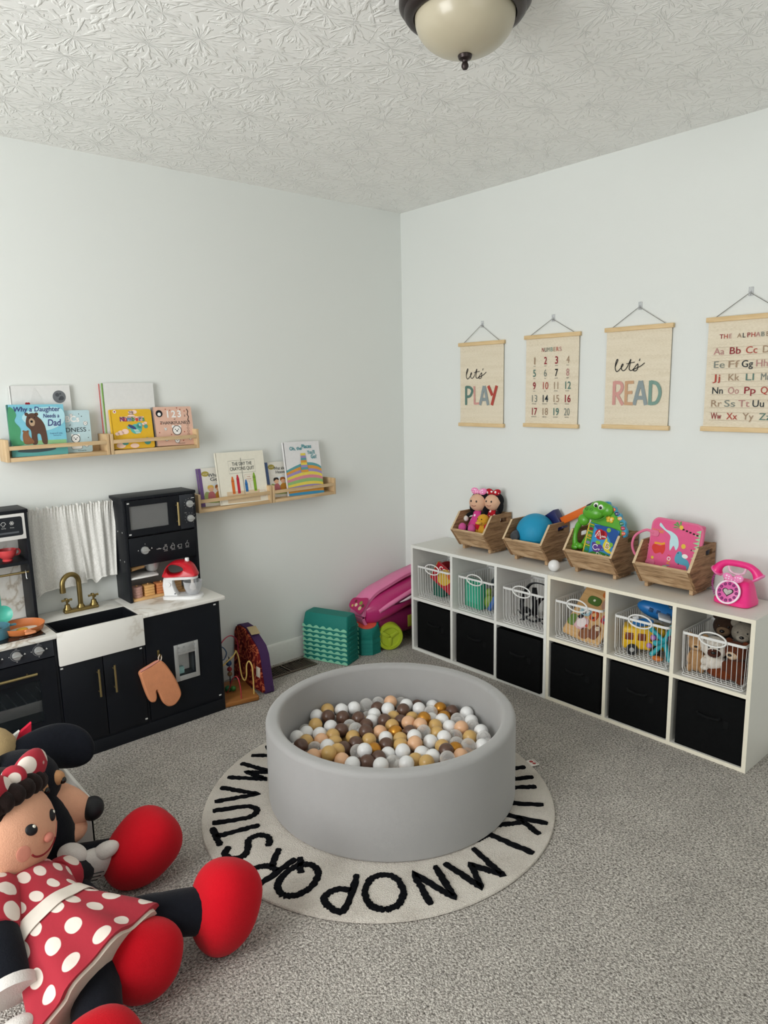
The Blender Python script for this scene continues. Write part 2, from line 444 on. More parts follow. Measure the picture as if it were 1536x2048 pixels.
def rrect(x0, x1, y0, y1, r=0.0, n=5):
    if r <= 0: return [(x0, y0), (x1, y0), (x1, y1), (x0, y1)]
    out = []
    for cx, cy, a0 in ((x1 - r, y0 + r, -PI / 2), (x1 - r, y1 - r, 0), (x0 + r, y1 - r, PI / 2), (x0 + r, y0 + r, PI)):
        out += [(cx + r * math.cos(a0 + PI / 2 * i / n), cy + r * math.sin(a0 + PI / 2 * i / n)) for i in range(n + 1)]
    return out
def smooth(pts, k=6, closed=False):
    """Catmull-Rom through the points"""
    pts = [V(p) for p in pts]; n = len(pts); out = []
    for i in range(n if closed else n - 1):
        p0 = pts[(i - 1) % n] if (closed or i > 0) else pts[i]; p1 = pts[i]; p2 = pts[(i + 1) % n]
        p3 = pts[(i + 2) % n] if (closed or i + 2 < n) else p2
        for j in range(k):
            t = j / k
            out.append(0.5 * ((2 * p1) + (p2 - p0) * t + (2 * p0 - 5 * p1 + 4 * p2 - p3) * t * t + (3 * p1 - p0 - 3 * p2 + p3) * t ** 3))
    if not closed: out.append(pts[-1])
    return out
WM = {}
def tag(o, label, cat, group=None):
    o['label'] = label; o['category'] = cat
    if group: o['group'] = group
    return o
def thing(name, label, cat, T=None, group=None):
    o = bpy.data.objects.new(name, None); COL.objects.link(o)
    T = M.Identity(4) if T is None else (M.Translation(T) if not isinstance(T, M) else T)
    o.matrix_basis = T; WM[o.name] = T
    o.empty_display_size = 0.05
    return tag(o, label, cat, group)
def struct(name, g):
    o = g.build(name); o['kind'] = 'structure'; return o
def dup(root, T, label, group=None):
    """a copy of a thing with copies of its parts and sub-parts"""
    r = root.copy(); COL.objects.link(r); r.matrix_basis = T if isinstance(T, M) else M.Translation(T); WM[r.name] = r.matrix_basis.copy()
    r['label'] = label
    if group: r['group'] = group
    for ch in [o for o in COL.objects if o.parent == root]:
        c = ch.copy(); COL.objects.link(c); c.parent = r
        for gch in [o for o in COL.objects if o.parent == ch]:
            d = gch.copy(); COL.objects.link(d); d.parent = c
    return r
def origin_to(o, p):
    """move a one-mesh thing's origin to p without moving the mesh"""
    p = V(p)
    for v in o.data.vertices: v.co -= p
    o.location = p; WM[o.name] = M.Translation(p)
    return o
# ------------------------------------------------------------------ room
RX, RY, H = -4.40, -4.60, 2.44
g = G('carpet_pile'); g.box(RX - .1, .1, RY - .1, .1, -.12, 0); struct('floor', g)
g = G('stomped_plaster'); g.box(RX - .1, .1, RY - .1, .1, H, H + .1); struct('ceiling', g)
g = G('wall_paint'); g.box(RX - .1, .1, 0, .1, 0, H); struct('wall_left', g)
g = G('wall_paint'); g.box(0, .1, RY - .1, 0, 0, H); struct('wall_right', g)
def holed_wall(name, wd):
    g = G('wall_paint'); a, b = wd['c'][1 if wd['wall'] == 'x' else 0] - wd['w'] / 2, wd['c'][1 if wd['wall'] == 'x' else 0] + wd['w'] / 2
    z0, z1 = wd['c'][2] - wd['h'] / 2, wd['c'][2] + wd['h'] / 2
    lo, hi = (RY, 0) if wd['wall'] == 'x' else (RX, 0)
    for p, q, c, d in ((lo, a, 0, H), (b, hi, 0, H), (a, b, 0, z0), (a, b, z1, H)):
        if wd['wall'] == 'x': g.box(RX - .1, RX, p, q, c, d)
        else: g.box(p, q, RY - .1, RY, c, d)
    struct(name, g)
    return a, b, z0, z1
def window(n, wd, wall_name):
    a, b, z0, z1 = holed_wall(wall_name, wd)
    white = paint('window_white', 'eeeeea', 0.4)
    def bx(g, p, q, c, d, e0, e1):
        if wd['wall'] == 'x': g.box(RX - e1, RX - e0, p, q, c, d)
        else: g.box(p, q, RY - e1, RY - e0, c, d)
    g = G(white)
    for p, q, c, d in ((a, a + .05, z0, z1), (b - .05, b, z0, z1), (a + .05, b - .05, z0, z0 + .05), (a + .05, b - .05, z1 - .05, z1), (a + .05, b - .05, (z0 + z1) / 2 - .02, (z0 + z1) / 2 + .02)):
        bx(g, p, q, c, d, .03, .08)
    w = struct('window_%d' % n, g)
    g = G('pane_glass'); bx(g, a + .05, b - .05, z0 + .05, z1 - .05, .052, .056); g.build('pane', w)
window(1, WIN_A, 'wall_back'); window(2, WIN_B, 'wall_front')
trim = paint('trim_white', 'e4e5e1', 0.45)
prof = [(0, 0), (.014, 0), (.014, .088), (.011, .094), (.011, .101), (.007, .108), (.004, .112), (0, .112)]
g = G(trim); g.rings([[(x, -d, z) for d, z in prof] for x in (RX, -.001)]); struct('baseboard_left', g)
g = G(trim); g.rings([[(-d, y, z) for d, z in prof] for y in (RY, -.015)]); struct('baseboard_right', g)

# floor register let into the carpet beside the left wall
t = thing('floor_vent', 'brown metal floor register lying in the carpet below the left baseboard', 'vent', (-.985, -.115, 0))
br = mat('register_brown', '6d6156', 0.45, 0.5); dk = mat('duct_shade_black', '0c0b0b', 0.8)
g = G(br); 
for b in ((-.16, .16, -.062, -.052), (-.16, .16, .052, .062), (-.16, -.148, -.052, .052), (.148, .16, -.052, .052), (-.004, .004, -.052, .052)): g.box(b[0], b[1], b[2], b[3], .002, .009, .001)
g.build('frame', t)
g = G(dk); g.box(-.148, .148, -.052, .052, .001, .003); g.build('duct_shade', t)  # near-black plate, its colour stands for the shade inside the duct
g = G(br)
for i in range(24):
    x = -.141 + i * .0122
    if abs(x) > .008: g.box(x - .0016, x + .0016, -.052, .052, .003, .0075)
g.build('louvres', t)

# ------------------------------------------------------------------ ceiling light
t = thing('ceiling_light', 'dome ceiling light with cream frosted glass and dark bronze ring', 'ceiling light', (-1.45, -1.812, H))
bz = mat('dark_bronze', '352c2b', 0.35, 0.6, 0.12, 40)
g = G(bz); g.lathe([(.0, -.001), (.146, -.001), (.158, -.006), (.166, -.02), (.166, -.034), (.160, -.042), (.154, -.045), (.154, -.052), (.148, -.060), (.138, -.064), (.130, -.063), (.127, -.05), (.0, -.05)], 64); g.build('canopy_ring', t)
fr = mat('frosted_glass', 'b8af98', 0.3, 0, 0.07, 9, 0, 0, 0.5, 0.2)
g = G(fr); g.lathe([(.1265, -.052)] + [(.1265 * math.cos(a), -.062 - .088 * math.sin(a)) for a in [i * PI / 2 / 14 for i in range(0, 15)]], 64); g.build('glass_bowl', t)
g = G(bz); g.lathe([(.0, -.146), (.016, -.146), (.0185, -.151), (.016, -.158), (.008, -.162), (.0065, -.166), (.009, -.171), (.0095, -.176), (.006, -.182), (.0, -.184)], 24); g.build('finial', t)

# ------------------------------------------------------------------ hanging canvas posters
INK = dict(red='93303a', rose='b98a86', slate='8f9a9c', sage='5f7f76', char='2b343b', grey='7f867f', tan='a58d76', brick='b24a40', black='1d1f23', blush='cf9a92', peach='c7a07f', teal='7c9a90')
for k, v in INK.items(): paint('ink_' + k, v, 0.85)
LETS = [(-.105, .272), (-.098, .29), (-.092, .303), (-.096, .307), (-.102, .292), (-.104, .268), (-.097, .254), (-.088, .257), (-.077, .268), (-.066, .281), (-.069, .286), (-.075, .274), (-.070, .259), (-.058, .258), (-.044, .275), (-.030, .305), (-.033, .284), (-.036, .265), (-.029, .256), (-.018, .260), (-.004, .276), (.004, .284), (.005, .270), (.000, .257), (-.010, .254), (-.016, .259), (-.002, .266), (.018, .274), (.036, .287)]
def big_letter(g, ch, x, z0, h, w, m):
    g.use(m)
    A = {'P': [[(0, 0), (0, 1)], [(0, .96), (.55, .93), (.85, .75), (.55, .48), (.05, .44)]], 'L': [[(0, 1), (.05, .06)], [(0, .07), (.85, .09)]],
         'A': [[(0, 0), (.42, 1)], [(.9, 0), (.48, 1)], [(.2, .3), (.72, .3)]], 'Y': [[(0, 1), (.45, .5)], [(.92, 1), (.4, 0)]],
         'R': [[(.05, 0), (.05, 1)], [(.05, .95), (.6, .92), (.75, .72), (.5, .5), (.05, .46)], [(.3, .46), (.85, 0)]],
         'E': [[(.05, 0), (.05, 1)], [(0, .94), (.75, .95)], [(.1, .5), (.65, .53)], [(0, .06), (.75, .05)]],
         'D': [[(.05, 0), (.05, 1)], [(.05, .95), (.6, .85), (.85, .5), (.6, .12), (.05, .06)]]}[ch]
    for i, s in enumerate(A):
        pts = [(x + p[0] * w, z0 + p[1] * h) for p in s]
        if len(pts) > 2: pts = [q[:2] for q in smooth([(p[0], p[1], 0) for p in pts], 5)]
        g.stroke(pts, w * .27, .0012 + .00012 * i)
WORDS = 'one two three four five six seven eight nine ten eleven twelve thirteen fourteen fifteen sixteen seventeen eighteen nineteen twenty'.split()
def poster(label, yc, zb, w, h, hook, art):
    t = thing('hanging_poster', label, 'poster', (-.002, yc, zb), 'canvas posters on the wall')
    t['group'] = 'canvas posters on the wall'
    F = frame((-.009, 0, 0), (0, -1, 0), (0, 0, 1))
    g = G('linen').at(F)
    n = 14
    vs = []; 
    for j in range(n + 1):
        for i in (0, 1):
            vs.append(((-1 if i == 0 else 1) * (w / 2 - .006), .012 + (h - .024) * j / n, -.002 if j % n else 0))
    g.add(vs, [(2 * j, 2 * j + 1, 2 * j + 3, 2 * j + 2) for j in range(n)])
    g.add([(p[0], p[1], p[2] - .0012) for p in vs], [(2 * j, 2 * j + 1, 2 * j + 3, 2 * j + 2) for j in range(n)])
    g.printed = True
    art(g); g.build('canvas', t)
    for z in (0, h - .019):
        g = G('pale_wood'); g.box(-.017, -.001, -w / 2 - .002, w / 2 + .002, z, z + .019, .0015); g.build('wood_bar', t)
    cord = paint('cord_grey', '77746e', 0.9)
    g = G(cord); g.tube([(-.009, w / 2 - .035, h), (-.009, 0, hook - zb), (-.009, -w / 2 + .035, h)], .0013, 6); g.build('cord', t)
    k = thing('wall_hook', 'small clear adhesive hook holding the cord of ' + label.split(' printed')[0], 'hook', (0, yc, hook), 'clear adhesive hooks')
    g = G('clear_bowl'); g.box(-.004, -.0005, -.009, .009, -.012, .022, .0015); g.tube([(-.004, 0, .006), (-.016, 0, -.004), (-.017, 0, -.009), (-.013, 0, -.0), (-.0135, 0, .004)][:3], .0035, 8)
    g.build('hook_plate', k)
def art_play(g):
    g.use('ink_black'); g.stroke([q[:2] for q in smooth([(p[0], p[1], 0) for p in LETS], 5)], .0036, .0008); g.stroke([(-.066 + .016, .286), (-.010, .292)], .0030, .0009); g.stroke([(.014, .306), (.011, .296)], .0036, .0009)
    for ch, x, c, w in (('P', -.106, 'sage', .052), ('L', -.047, 'blush', .042), ('A', -.006, 'slate', .062), ('Y', .050, 'brick', .062)): big_letter(g, ch, x, .115, .1, w, 'ink_' + c)
def art_read(g):
    g.use('ink_black'); g.stroke([q[:2] for q in smooth([(p[0], p[1], 0) for p in LETS], 5)], .0036, .0008); g.stroke([(-.066 + .016, .286), (-.010, .292)], .0030, .0009); g.stroke([(.014, .306), (.011, .296)], .0036, .0009)
    for ch, x, c, w in (('R', -.108, 'blush', .056), ('E', -.049, 'peach', .050), ('A', -.006, 'slate', .062), ('D', .065, 'teal', .056)): big_letter(g, ch, x, .107, .104, w, 'ink_' + c)
def art_numbers(g):
    cs = 'red char grey teal tan brick rose'.split()
    for i, (ch, c) in enumerate(zip('NUMBERS', cs)): g.use('ink_' + c); g.text(ch, -.050 + i * .0167, .364, .020, .0010, .0, w=.0128)
    nc = 'tan red red tan sage grey black rose red brick tan sage grey char tan red red tan sage grey'.split()
    for i in range(20):
        x = (-.098, -.034, .03, .094)[i % 4]; z = (.306, .247, .186, .124, .061)[i // 4]
        g.use('ink_' + nc[i]); g.text(str(i + 1), x, z, .034, .0010, .012 if nc[i] in ('red', 'black', 'char', 'sage') else 0.0, w=(.007 if i == 0 else .0165) if i < 9 else (.023 if i == 10 else .031))
        g.use('ink_char'); g.text(WORDS[i], x, z - .011, .0055, .0010)
def art_alphabet(g):
    cs = 'red red char red rose tan char char grey tan red grey'.split()
    x = -.098
    for i, ch in enumerate('THE ALPHABET'):
        if ch != ' ': g.use('ink_' + ('red char tan grey rose brick'.split()[(i * 5) % 6])); g.text(ch, -.098 + i * .0172, .365, .017, .0010, .006)
    rows = ['Aa Bb Cc Dd', 'Ee Ff Gg Hh Ii', 'Jj Kk Ll Mm', 'Nn Oo Pp Qq', 'Rr Ss Tt Uu Vv', 'Ww Xx Yy Zz']
    rc = ['rose red brick tan', 'grey tan char rose red', 'brick tan sage grey', 'char rose red brick', 'tan grey rose char rose', 'red brick tan sage']
    for r, row in enumerate(rows):
        z = (.304, .252, .201, .150, .099, .049)[r]; ws = row.split(); step = .062 if len(ws) == 4 else .054
        for i, wd in enumerate(ws):
            g.use('ink_' + rc[r].split()[i]); g.text(wd, -.104 + i * step + (r % 2) * .003, z, .026, .0011, .004 if rc[r].split()[i] in ('red', 'char') else 0, w=.042 if wd not in ('Ii', 'Jj', 'Ll') else .03)
        g.use('ink_tan')
        for dz in (-.004, .027): g.stroke([(-.13, z + dz), (.13, z + dz)], .0007, .0008)
poster("beige canvas poster printed with let's and PLAY in coloured letters", -.6195, 1.244, .311, .445, 1.773, art_play)
poster('beige canvas poster of the numbers printed from 1 to 20', -1.0635, 1.252, .316, .447, 1.768, art_numbers)
poster("beige canvas poster printed with let's and READ in coloured letters", -1.510, 1.257, .316, .446, 1.781, art_read)
poster('beige canvas poster of the alphabet printed in paired letters', -1.966, 1.260, .316, .450, 1.791, art_alphabet)

# ------------------------------------------------------------------ picture ledges
def ledge(x0, x1, z0, label):
    t = thing('picture_ledge', label, 'shelf', (x0, 0, z0), 'wooden picture ledges'); w = x1 - x0
    t['group'] = 'wooden picture ledges'
    g = G('pine'); g.box(.013, w - .013, -.098, -.002, 0, .016, .001); g.build('bottom_board', t)
    for a in (0, w - .013):
        g = G('pine_upright'); g.box(a, a + .013, -.1, -.001, 0, .088, .0015); g.build('side_board', t)
    g = G('pine'); g.box(.013, w - .013, -.1, -.089, .046, .062, .001); g.build('front_rail', t)
    g = G('pine'); g.box(.013, w - .013, -.012, -.001, .016, .05, .001); g.build('back_rail', t)
ledge(-2.208, -1.803, 1.203, 'pine picture ledge holding the blue bear book')
ledge(-1.799, -1.389, 1.203, 'pine picture ledge holding the yellow numbers book')
ledge(-1.414, -1.008, .896, 'pine picture ledge holding the cream crayon book')
ledge(-1.004, -.603, .896, 'pine picture ledge holding the swirl-banded book')

def book(label, x, y, z, w, h, t, cover, spine, art, back=0.004, roll=0.0, radius=0.0, name='picture_book', cat='book', group='books on the picture ledges', th=None):
    th = math.asin(max(0.0, min(.9, (abs(y) - t - back) / h))) if th is None else th
    u = V((1, 0, 0)); v = V((0, math.sin(th), math.cos(th)))
    F = frame((x, y, z + t * math.sin(th) + .0005), u, v) @ M.Rotation(roll, 4, 'Z')
    b = thing(name, label, cat, F, group)
    g = G(cover); g.printed = True
    bd = .0025
    g.prism(rrect(0, w, 0, h, radius), -bd, 0); g.prism(rrect(0, w, 0, h, radius), -t, -t + bd)
    g.use(spine); g.box(-.0015, .004, .0005, h - .0005, -t, 0)
    g.use(cover); art(g, w, h); g.build('cover', b)
    g = G(paint('book_paper', 'e9e5da', 0.8)); g.box(.004, w - .003, .003, h - .003, -t + bd, -bd); g.build('page_block', b)
    return b
P = paint
def blob(g, pts, z): g.flat([q[:2] for q in smooth([(p[0], p[1], 0) for p in pts], 5, True)], z)
def art_moon(g, w, h):
    g.use(P('moon_grey', '6f7276')); g.disc(.185, .232, .026, .0008); g.use(P('moon_dark', '4c4f54'))
    for a, b, r in ((.178, .24, .008), (.194, .226, .009), (.186, .222, .005), (.19, .244, .004)): g.disc(a, b, r, .0011)
    g.use(P('heart_red', 'a81e2c')); g.disc(.056, .207, .0052, .0009); g.disc(.064, .207, .0052, .0009); g.flat([(.051, .205), (.060, .192), (.069, .205)], .0010)
    g.use(P('pale_wash', 'd8d8d6')); blob(g, [(.05, .1), (.08, .24), (.1, .26), (.14, .12)], .0006)
def art_bear(g, w, h):
    g.use(P('sky_pale', 'b5dfe8')); blob(g, [(.05, .15), (.1, .19), (.2, .19), (.205, .13), (.12, .1)], .0006)
    g.use(P('leaf_green', '4f9a6f')); blob(g, [(.002, .185), (.02, .19), (.03, .165), (.022, .14), (.04, .11), (.035, .07), (.05, .05), (.002, .05)], .0008)
    g.use(P('grass_green', '8fbf8a')); g.rect(.002, w - .002, .046, .062, .0007)
    g.use(P('pond', '5ea6a5')); g.rect(.001, w - .001, .001, .046, .0008)
    g.use(P('bear_shadow', '4a5a60')); blob(g, [(.02, .02), (.06, .034), (.15, .034), (.16, .022), (.09, .014)], .0011)
    g.use(P('bear_brown', '5b4237')); blob(g, [(.062, .125), (.068, .158), (.08, .17), (.098, .17), (.108, .158), (.124, .14), (.134, .11), (.136, .05), (.118, .05), (.112, .085), (.1, .085), (.098, .05), (.078, .05), (.078, .1)], .0012)
    g.disc(.068, .167, .007, .0012); g.disc(.105, .167, .007, .0012)
    g.use(P('bear_muzzle', 'b79c80')); blob(g, [(.074, .14), (.084, .152), (.096, .14), (.092, .122), (.079, .122)], .0015); g.use('ink_black'); g.disc(.084, .138, .005, .0018); g.disc(.077, .153, .002, .0018); g.disc(.096, .153, .002, .0018)
    g.use(P('cub_brown', '8a5f41')); blob(g, [(.045, .08), (.052, .1), (.066, .098), (.07, .08), (.085, .06), (.08, .05), (.05, .05)], .0016); g.disc(.05, .1, .004, .0016); g.disc(.066, .1, .004, .0016)
    g.use(P('title_indigo', '3a3a78')); g.text('Why a Daughter', .108, .178, .019, .0018, .01, w=.176, shear=.15); g.text('Needs a', .16, .152, .016, .0018, .01, w=.062, shear=.15); g.text('Dad', .168, .119, .026, .0018, .012, w=.052, shear=.15)
    g.text('Gregory E. Lang', .172, .086, .0055, .0018, 0, w=.048); g.text('illustrated by', .176, .078, .004, .0018)
def animal(g, x, y, s, z=.0012):
    """small outlined animal face with ears"""
    g.use('book_white_ink'); g.disc(x, y, s, z); g.disc(x - s * .75, y + s * .8, s * .35, z); g.disc(x + s * .75, y + s * .8, s * .35, z)
    g.use('ink_black'); g.stroke([(x + s * math.cos(a), y + s * math.sin(a)) for a in [i * PI / 8 for i in range(16)]], s * .12, z + .0003, True)
    g.disc(x - s * .35, y + s * .2, s * .12, z + .0003); g.disc(x + s * .35, y + s * .2, s * .12, z + .0003); g.disc(x, y - s * .15, s * .2, z + .0003, s * .14)
P('book_white_ink', 'f2f1ee')
def art_abc(g, w, h):
    g.use('book_white_ink'); g.text('ABCs', .1, .128, .024, .0010, .03); g.use('ink_char'); g.text('of', .1, .112, .006); g.text('KINDNESS', .098, .086, .018, .0010, 0, w=.13)
    animal(g, .118, .058, .017); animal(g, .163, .12, .008); animal(g, .16, .03, .009); animal(g, .108, .155, .006); g.use('book_white_ink'); g.rect(.098, .142, .014, .042, .0010, .008)
    g.use('ink_black'); g.stroke(rrect(.098, .142, .014, .042, .008), .0012, .0013, True)
    for a, b in ((.15, .15), (.176, .09), (.14, .16), (.17, .06)): g.disc(a, b, .0018, .0010)
    g.text('illustrated by', .14, .005, .0045)
def art_numbers_book(g, w, h):
    g.use(P('cloud_pink', 'f3d3c3')); 
    for a, b, r in ((.055, .13, .014), (.09, .136, .019), (.13, .13, .015), (.09, .158, .012), (.105, .16, .012), (.035, .07, .014), (.055, .075, .016), (.02, .066, .01), (.15, .11, .008), (.14, .106, .008)): g.disc(a, b, r, .0008, r * .72)
    g.rect(.04, .145, .12, .14, .0008)
    for i, (ch, c) in enumerate(zip('Numbers', '7c2f6b c23a2e 2b74a8 3b8f5a d0402f 2e6f9f 37915c'.split())): g.use(P('num_' + c, c)); g.text(ch, .047 + i * .0155 + (.003 if i > 2 else 0), .12, .019, .0014, .03)
    g.use('ink_char'); g.text('Baby', .09, .157, .007, .0013, .01); g.text('touch', .09, .149, .006, .0013, .01)
    g.use(P('bird_teal', '5db5ab')); g.disc(.105, .085, .026, .0012, .022); g.disc(.122, .1, .014, .0012); g.flat([(.085, .09), (.063, .1), (.07, .085)], .0012); g.use(P('wing_navy', '3e4a7b')); g.disc(.088, .094, .02, .0015, .007, 20, -.5)
    g.use('book_white_ink'); 
    for i in range(4): g.stroke([(.093 + i * .003, .082 - i * .005), (.114 + i * .003, .082 - i * .005)], .002, .0016)
    g.disc(.124, .102, .0045, .0015); g.use('ink_black'); g.disc(.1245, .102, .0022, .0018); g.use(P('beak', 'e08a3a')); g.flat([(.134, .103), (.145, .099), (.134, .096)], .0013)
    g.use(P('bird_teal2', '4f9c93')); g.disc(.15, .095, .009, .0013); g.disc(.15, .03, .016, .0013); g.disc(.05, .025, .014, .0013, .009)
    g.use('cloud_pink'); g.disc(.03, .015, .02, .0010, .012); g.disc(.09, .012, .02, .0010, .010)
    g.use('book_white_ink'); g.disc(.018, .162, .007, .0010); g.use(P('heart_red', 'a81e2c')); g.disc(.018, .162, .0035, .0013)
def art_thankful(g, w, h):
    g.use('book_white_ink'); 
    for i, ch in enumerate('123'): g.text(ch, .068 + i * .028, .128, .030, .0010, .03)
    g.use('ink_char'); g.text('s', .15, .13, .012); g.text('of', .098, .116, .007); g.text('THANKFULNESS', .1, .096, .014, .0010, 0, w=.145)
    g.use('ink_black'); g.disc(.028, .146, .016, .0010); g.use('book_white_ink'); g.disc(.028, .143, .008, .0013)
    animal(g, .104, .068, .021); animal(g, .1, .022, .012); animal(g, .05, .03, .009); animal(g, .165, .03, .008); animal(g, .05, .075, .006)
    g.use('ink_black')
    for i in range(5): g.stroke([(.162 + (i % 2) * .006, .165 - i * .012), (.169 - (i % 2) * .005, .152 - i * .012)], .003, .0010)
    for i in range(4): g.stroke([(.16 + .005 * math.cos(a), .09 - i * .014 + .005 * math.sin(a)) for a in [k * PI / 5 for k in range(10)]], .001, .0010, True)
    g.use(P('heart_rust', 'a8452f'))
    for a, b in ((.06, .165), (.13, .163), (.115, .17), (.03, .1), (.02, .06), (.14, .06), (.075, .05), (.15, .155), (.13, .02), (.08, .16)): g.disc(a, b, .0025, .0010)
    g.use('ink_char'); g.text('illustrated by', .12, .006, .0045)
def art_crayon(g, w, h):
    g.use(P('sign_line', '8e8e86'))
    g.stroke([(.062, .15), (.062, .212), (.21, .215), (.21, .152)], .0014, .0010, True); g.stroke([(.134, .04), (.134, .225)], .003, .0008)
    g.use('ink_char'); g.text('THE DAY THE', .138, .188, .017, .0012, 0, w=.11); g.text('CRAYONS QUIT', .136, .164, .017, .0012, 0, w=.135)
    g.use(P('sign_rose', 'c48a7c')); g.stroke(rrect(.145, .188, .108, .14), .001, .0010, True); g.stroke([(.168, .108), (.172, .07)], .001, .0010); g.text('keep', .166, .127, .007, .0012); g.text('friends', .166, .115, .007, .0012)
    g.stroke(rrect(.212, .25, .025, .055), .001, .0010, True)
    g.use(P('tan_strip', 'd9c4a4')); g.rect(.036, .218, .006, .062, .0007)
    for x, z0, hh, c in ((.075, .05, .085, 'd9702c'), (.104, .05, .092, 'c22a3f'), (.148, .055, .06, '3170b0'), (.197, .055, .092, '7fa92e')):
        g.use(P('crayon_' + c, c)); g.rect(x - .0075, x + .0075, z0, z0 + hh - .016, .0012); g.flat([(x - .0065, z0 + hh - .016), (x + .0065, z0 + hh - .016), (x + .003, z0 + hh), (x - .003, z0 + hh)], .0012)
        g.use('ink_char'); g.stroke([(x - .0075, z0 + .008), (x + .0075, z0 + .008)], .0012, .0015); g.stroke([(x - .0075, z0 + hh - .024), (x + .0075, z0 + hh - .024)], .0012, .0015)
    g.use('ink_char'); g.text('as told by the crayons', .125, .028, .008, .0012, 0, w=.13)
def art_swirl(g, w, h):
    for i, (c, top) in enumerate((('5f9fa6', .17), ('d99a45', .155), ('9f8fc0', .138), ('e2cf5a', .122), ('d58a95', .105), ('8fb877', .088), ('e2cf5a', .07), ('9f8fc0', .054), ('d99a45', .036), ('3f93bf', .016))):
        g.use(P('band_' + c, c))
        pts = [(.001, .001), (w - .001, .001)] + [(w - .001 - (w - .002) * k / 16, max(.002, top * (.78 + .22 * math.sin(PI * (k / 16) ** .8 * .9 + .3)))) for k in range(17)]
        g.flat(pts, .0006 + i * .00016)
    g.use('title_teal' if 'title_teal' in MATS else P('title_teal', '2f8f98'))
    for s, x, z, hh, ww in (('Oh, the', .072, .238, .018, .075), ('Places', .142, .246, .02, .062), ("You'll", .168, .214, .019, .048), ('Go!', .182, .19, .02, .036)): g.text(s, x, z, hh, .0026, .02, w=ww)
    for i in range(8):
        g.use(['band_d99a45', 'band_5f9fa6', 'band_9f8fc0', 'band_e2cf5a'][i % 4]); z = .12 + i * .0125; hw = .024 - i * .0012
        g.flat([(.115 - hw, z), (.115 + hw, z), (.115 + hw - .0012, z + .0125), (.115 - hw + .0012, z + .0125)], .0026)
def art_heaven(words, hair):
    def f(g, w, h):
        g.use(P('gold_badge', 'a99a4b')); g.disc(.04, .158, .02, .0008, .013); g.use('book_white_ink'); g.text('little books', .04, .156, .004, .0011)
        g.use('ink_char'); g.text(words[0], .095, .142, .016, .0010, .006, w=.085); g.text(words[1], .1, .122, .016, .0010, .006, w=.075)
        g.use(P('meadow', '9aa86a')); blob(g, [(.03, .02), (.03, .07), (.08, .06), (.15, .08), (.16, .02)], .0007)
        for x, sk, hr, sh in ((.06, 'e0b08e', hair, 'b86a70'), (.1, 'd8a07e', '9a5c2e', 'c98b35')):
            g.use(P('kid_' + sh, sh)); blob(g, [(x - .018, .03), (x - .014, .065), (x + .012, .068), (x + .02, .03)], .0010); g.use(P('kid_skin', sk)); g.disc(x, .084, .014, .0012); g.use(P('kid_' + hr, hr)); blob(g, [(x - .016, .084), (x - .013, .1), (x + .01, .101), (x + .015, .088), (x, .092)], .0014)
        g.use(P('pale_sky', 'd7dfe3')); blob(g, [(.05, .1), (.12, .112), (.15, .1), (.1, .095)], .0006)
        g.use(spine_of[words[0]]); g.rect(.004, .02, .001, h - .001, .0009)
    return f
spine_of = {'What is': P('spine_violet', '6b4f86', .5), 'What about': P('spine_blue', '4e6691', .5)}
ZU, ZL = 1.2195, .9125
book('large white picture book with a grey moon behind the blue bear book', -2.150, -.030, ZU, .23, .279, .012, P('cover_white', 'dfdfdd', .5), 'cover_white', art_moon)
book('blue picture book with a brown bear and cub on its cover', -2.180, -.075, ZU, .212, .206, .011, P('cover_blue', '7fc4d8', .35), P('spine_green', '4d8376', .4), art_bear, .043, -.018)
book('pale blue alphabet board book half hidden behind the bear book', -2.043, -.050, ZU, .184, .176, .018, P('cover_ice', 'bcd6dc', .4), 'cover_ice', art_abc, .023, -.01, .008)
book('thin white book with a red spine, rearmost behind the yellow book', -1.796, -.024, ZU, .228, .284, .006, P('cover_white2', 'e6e6e4', .5), P('spine_red', 'c43b35', .5), lambda g, w, h: None, .002, -.008)
book('large blank white book with a green and blue spine behind the yellow book', -1.788, -.036, ZU, .228, .286, .008, 'cover_white', P('spine_rainbow', '7fae54', .5), lambda g, w, h: None, .012, -.008)
book('yellow board book of numbers with a teal bird', -1.775, -.075, ZU, .182, .172, .018, P('cover_yellow', 'e3b52f', .4), 'cover_yellow', art_numbers_book, .03, -.02, .01)
book('pink board book with outlined 123 and a white bear face', -1.582, -.070, ZU, .186, .176, .018, P('cover_pink', 'e0b7a3', .4), P('spine_grey', '8d8a8a', .5), art_thankful, .026, -.014, .008)
book('white book with a violet spine behind the crayon book', -1.374, -.052, ZL, .2, .186, .01, P('cover_offwhite', 'e2dfd6', .45), spine_of['What is'], art_heaven(('What is', 'God?'), 'd8b25a'), .004, -.02)
book('large cream picture book with four upright crayons', -1.284, -.082, ZL, .266, .256, .012, P('cover_cream', 'e9e5d6', .5), 'cover_cream', art_crayon, .022, -.02)
book('white book with a blue spine beside the crayon book', -1.000, -.050, ZL, .2, .184, .01, 'cover_offwhite', spine_of['What about'], art_heaven(('What about', 'Heaven?'), '2c2522'), .004, -.02)
book('tall white book with wavy rainbow bands and teal title', -.894, -.080, ZL, .226, .282, .012, P('cover_snow', 'e4e3e4', .4), 'cover_snow', art_swirl, .018, -.03)
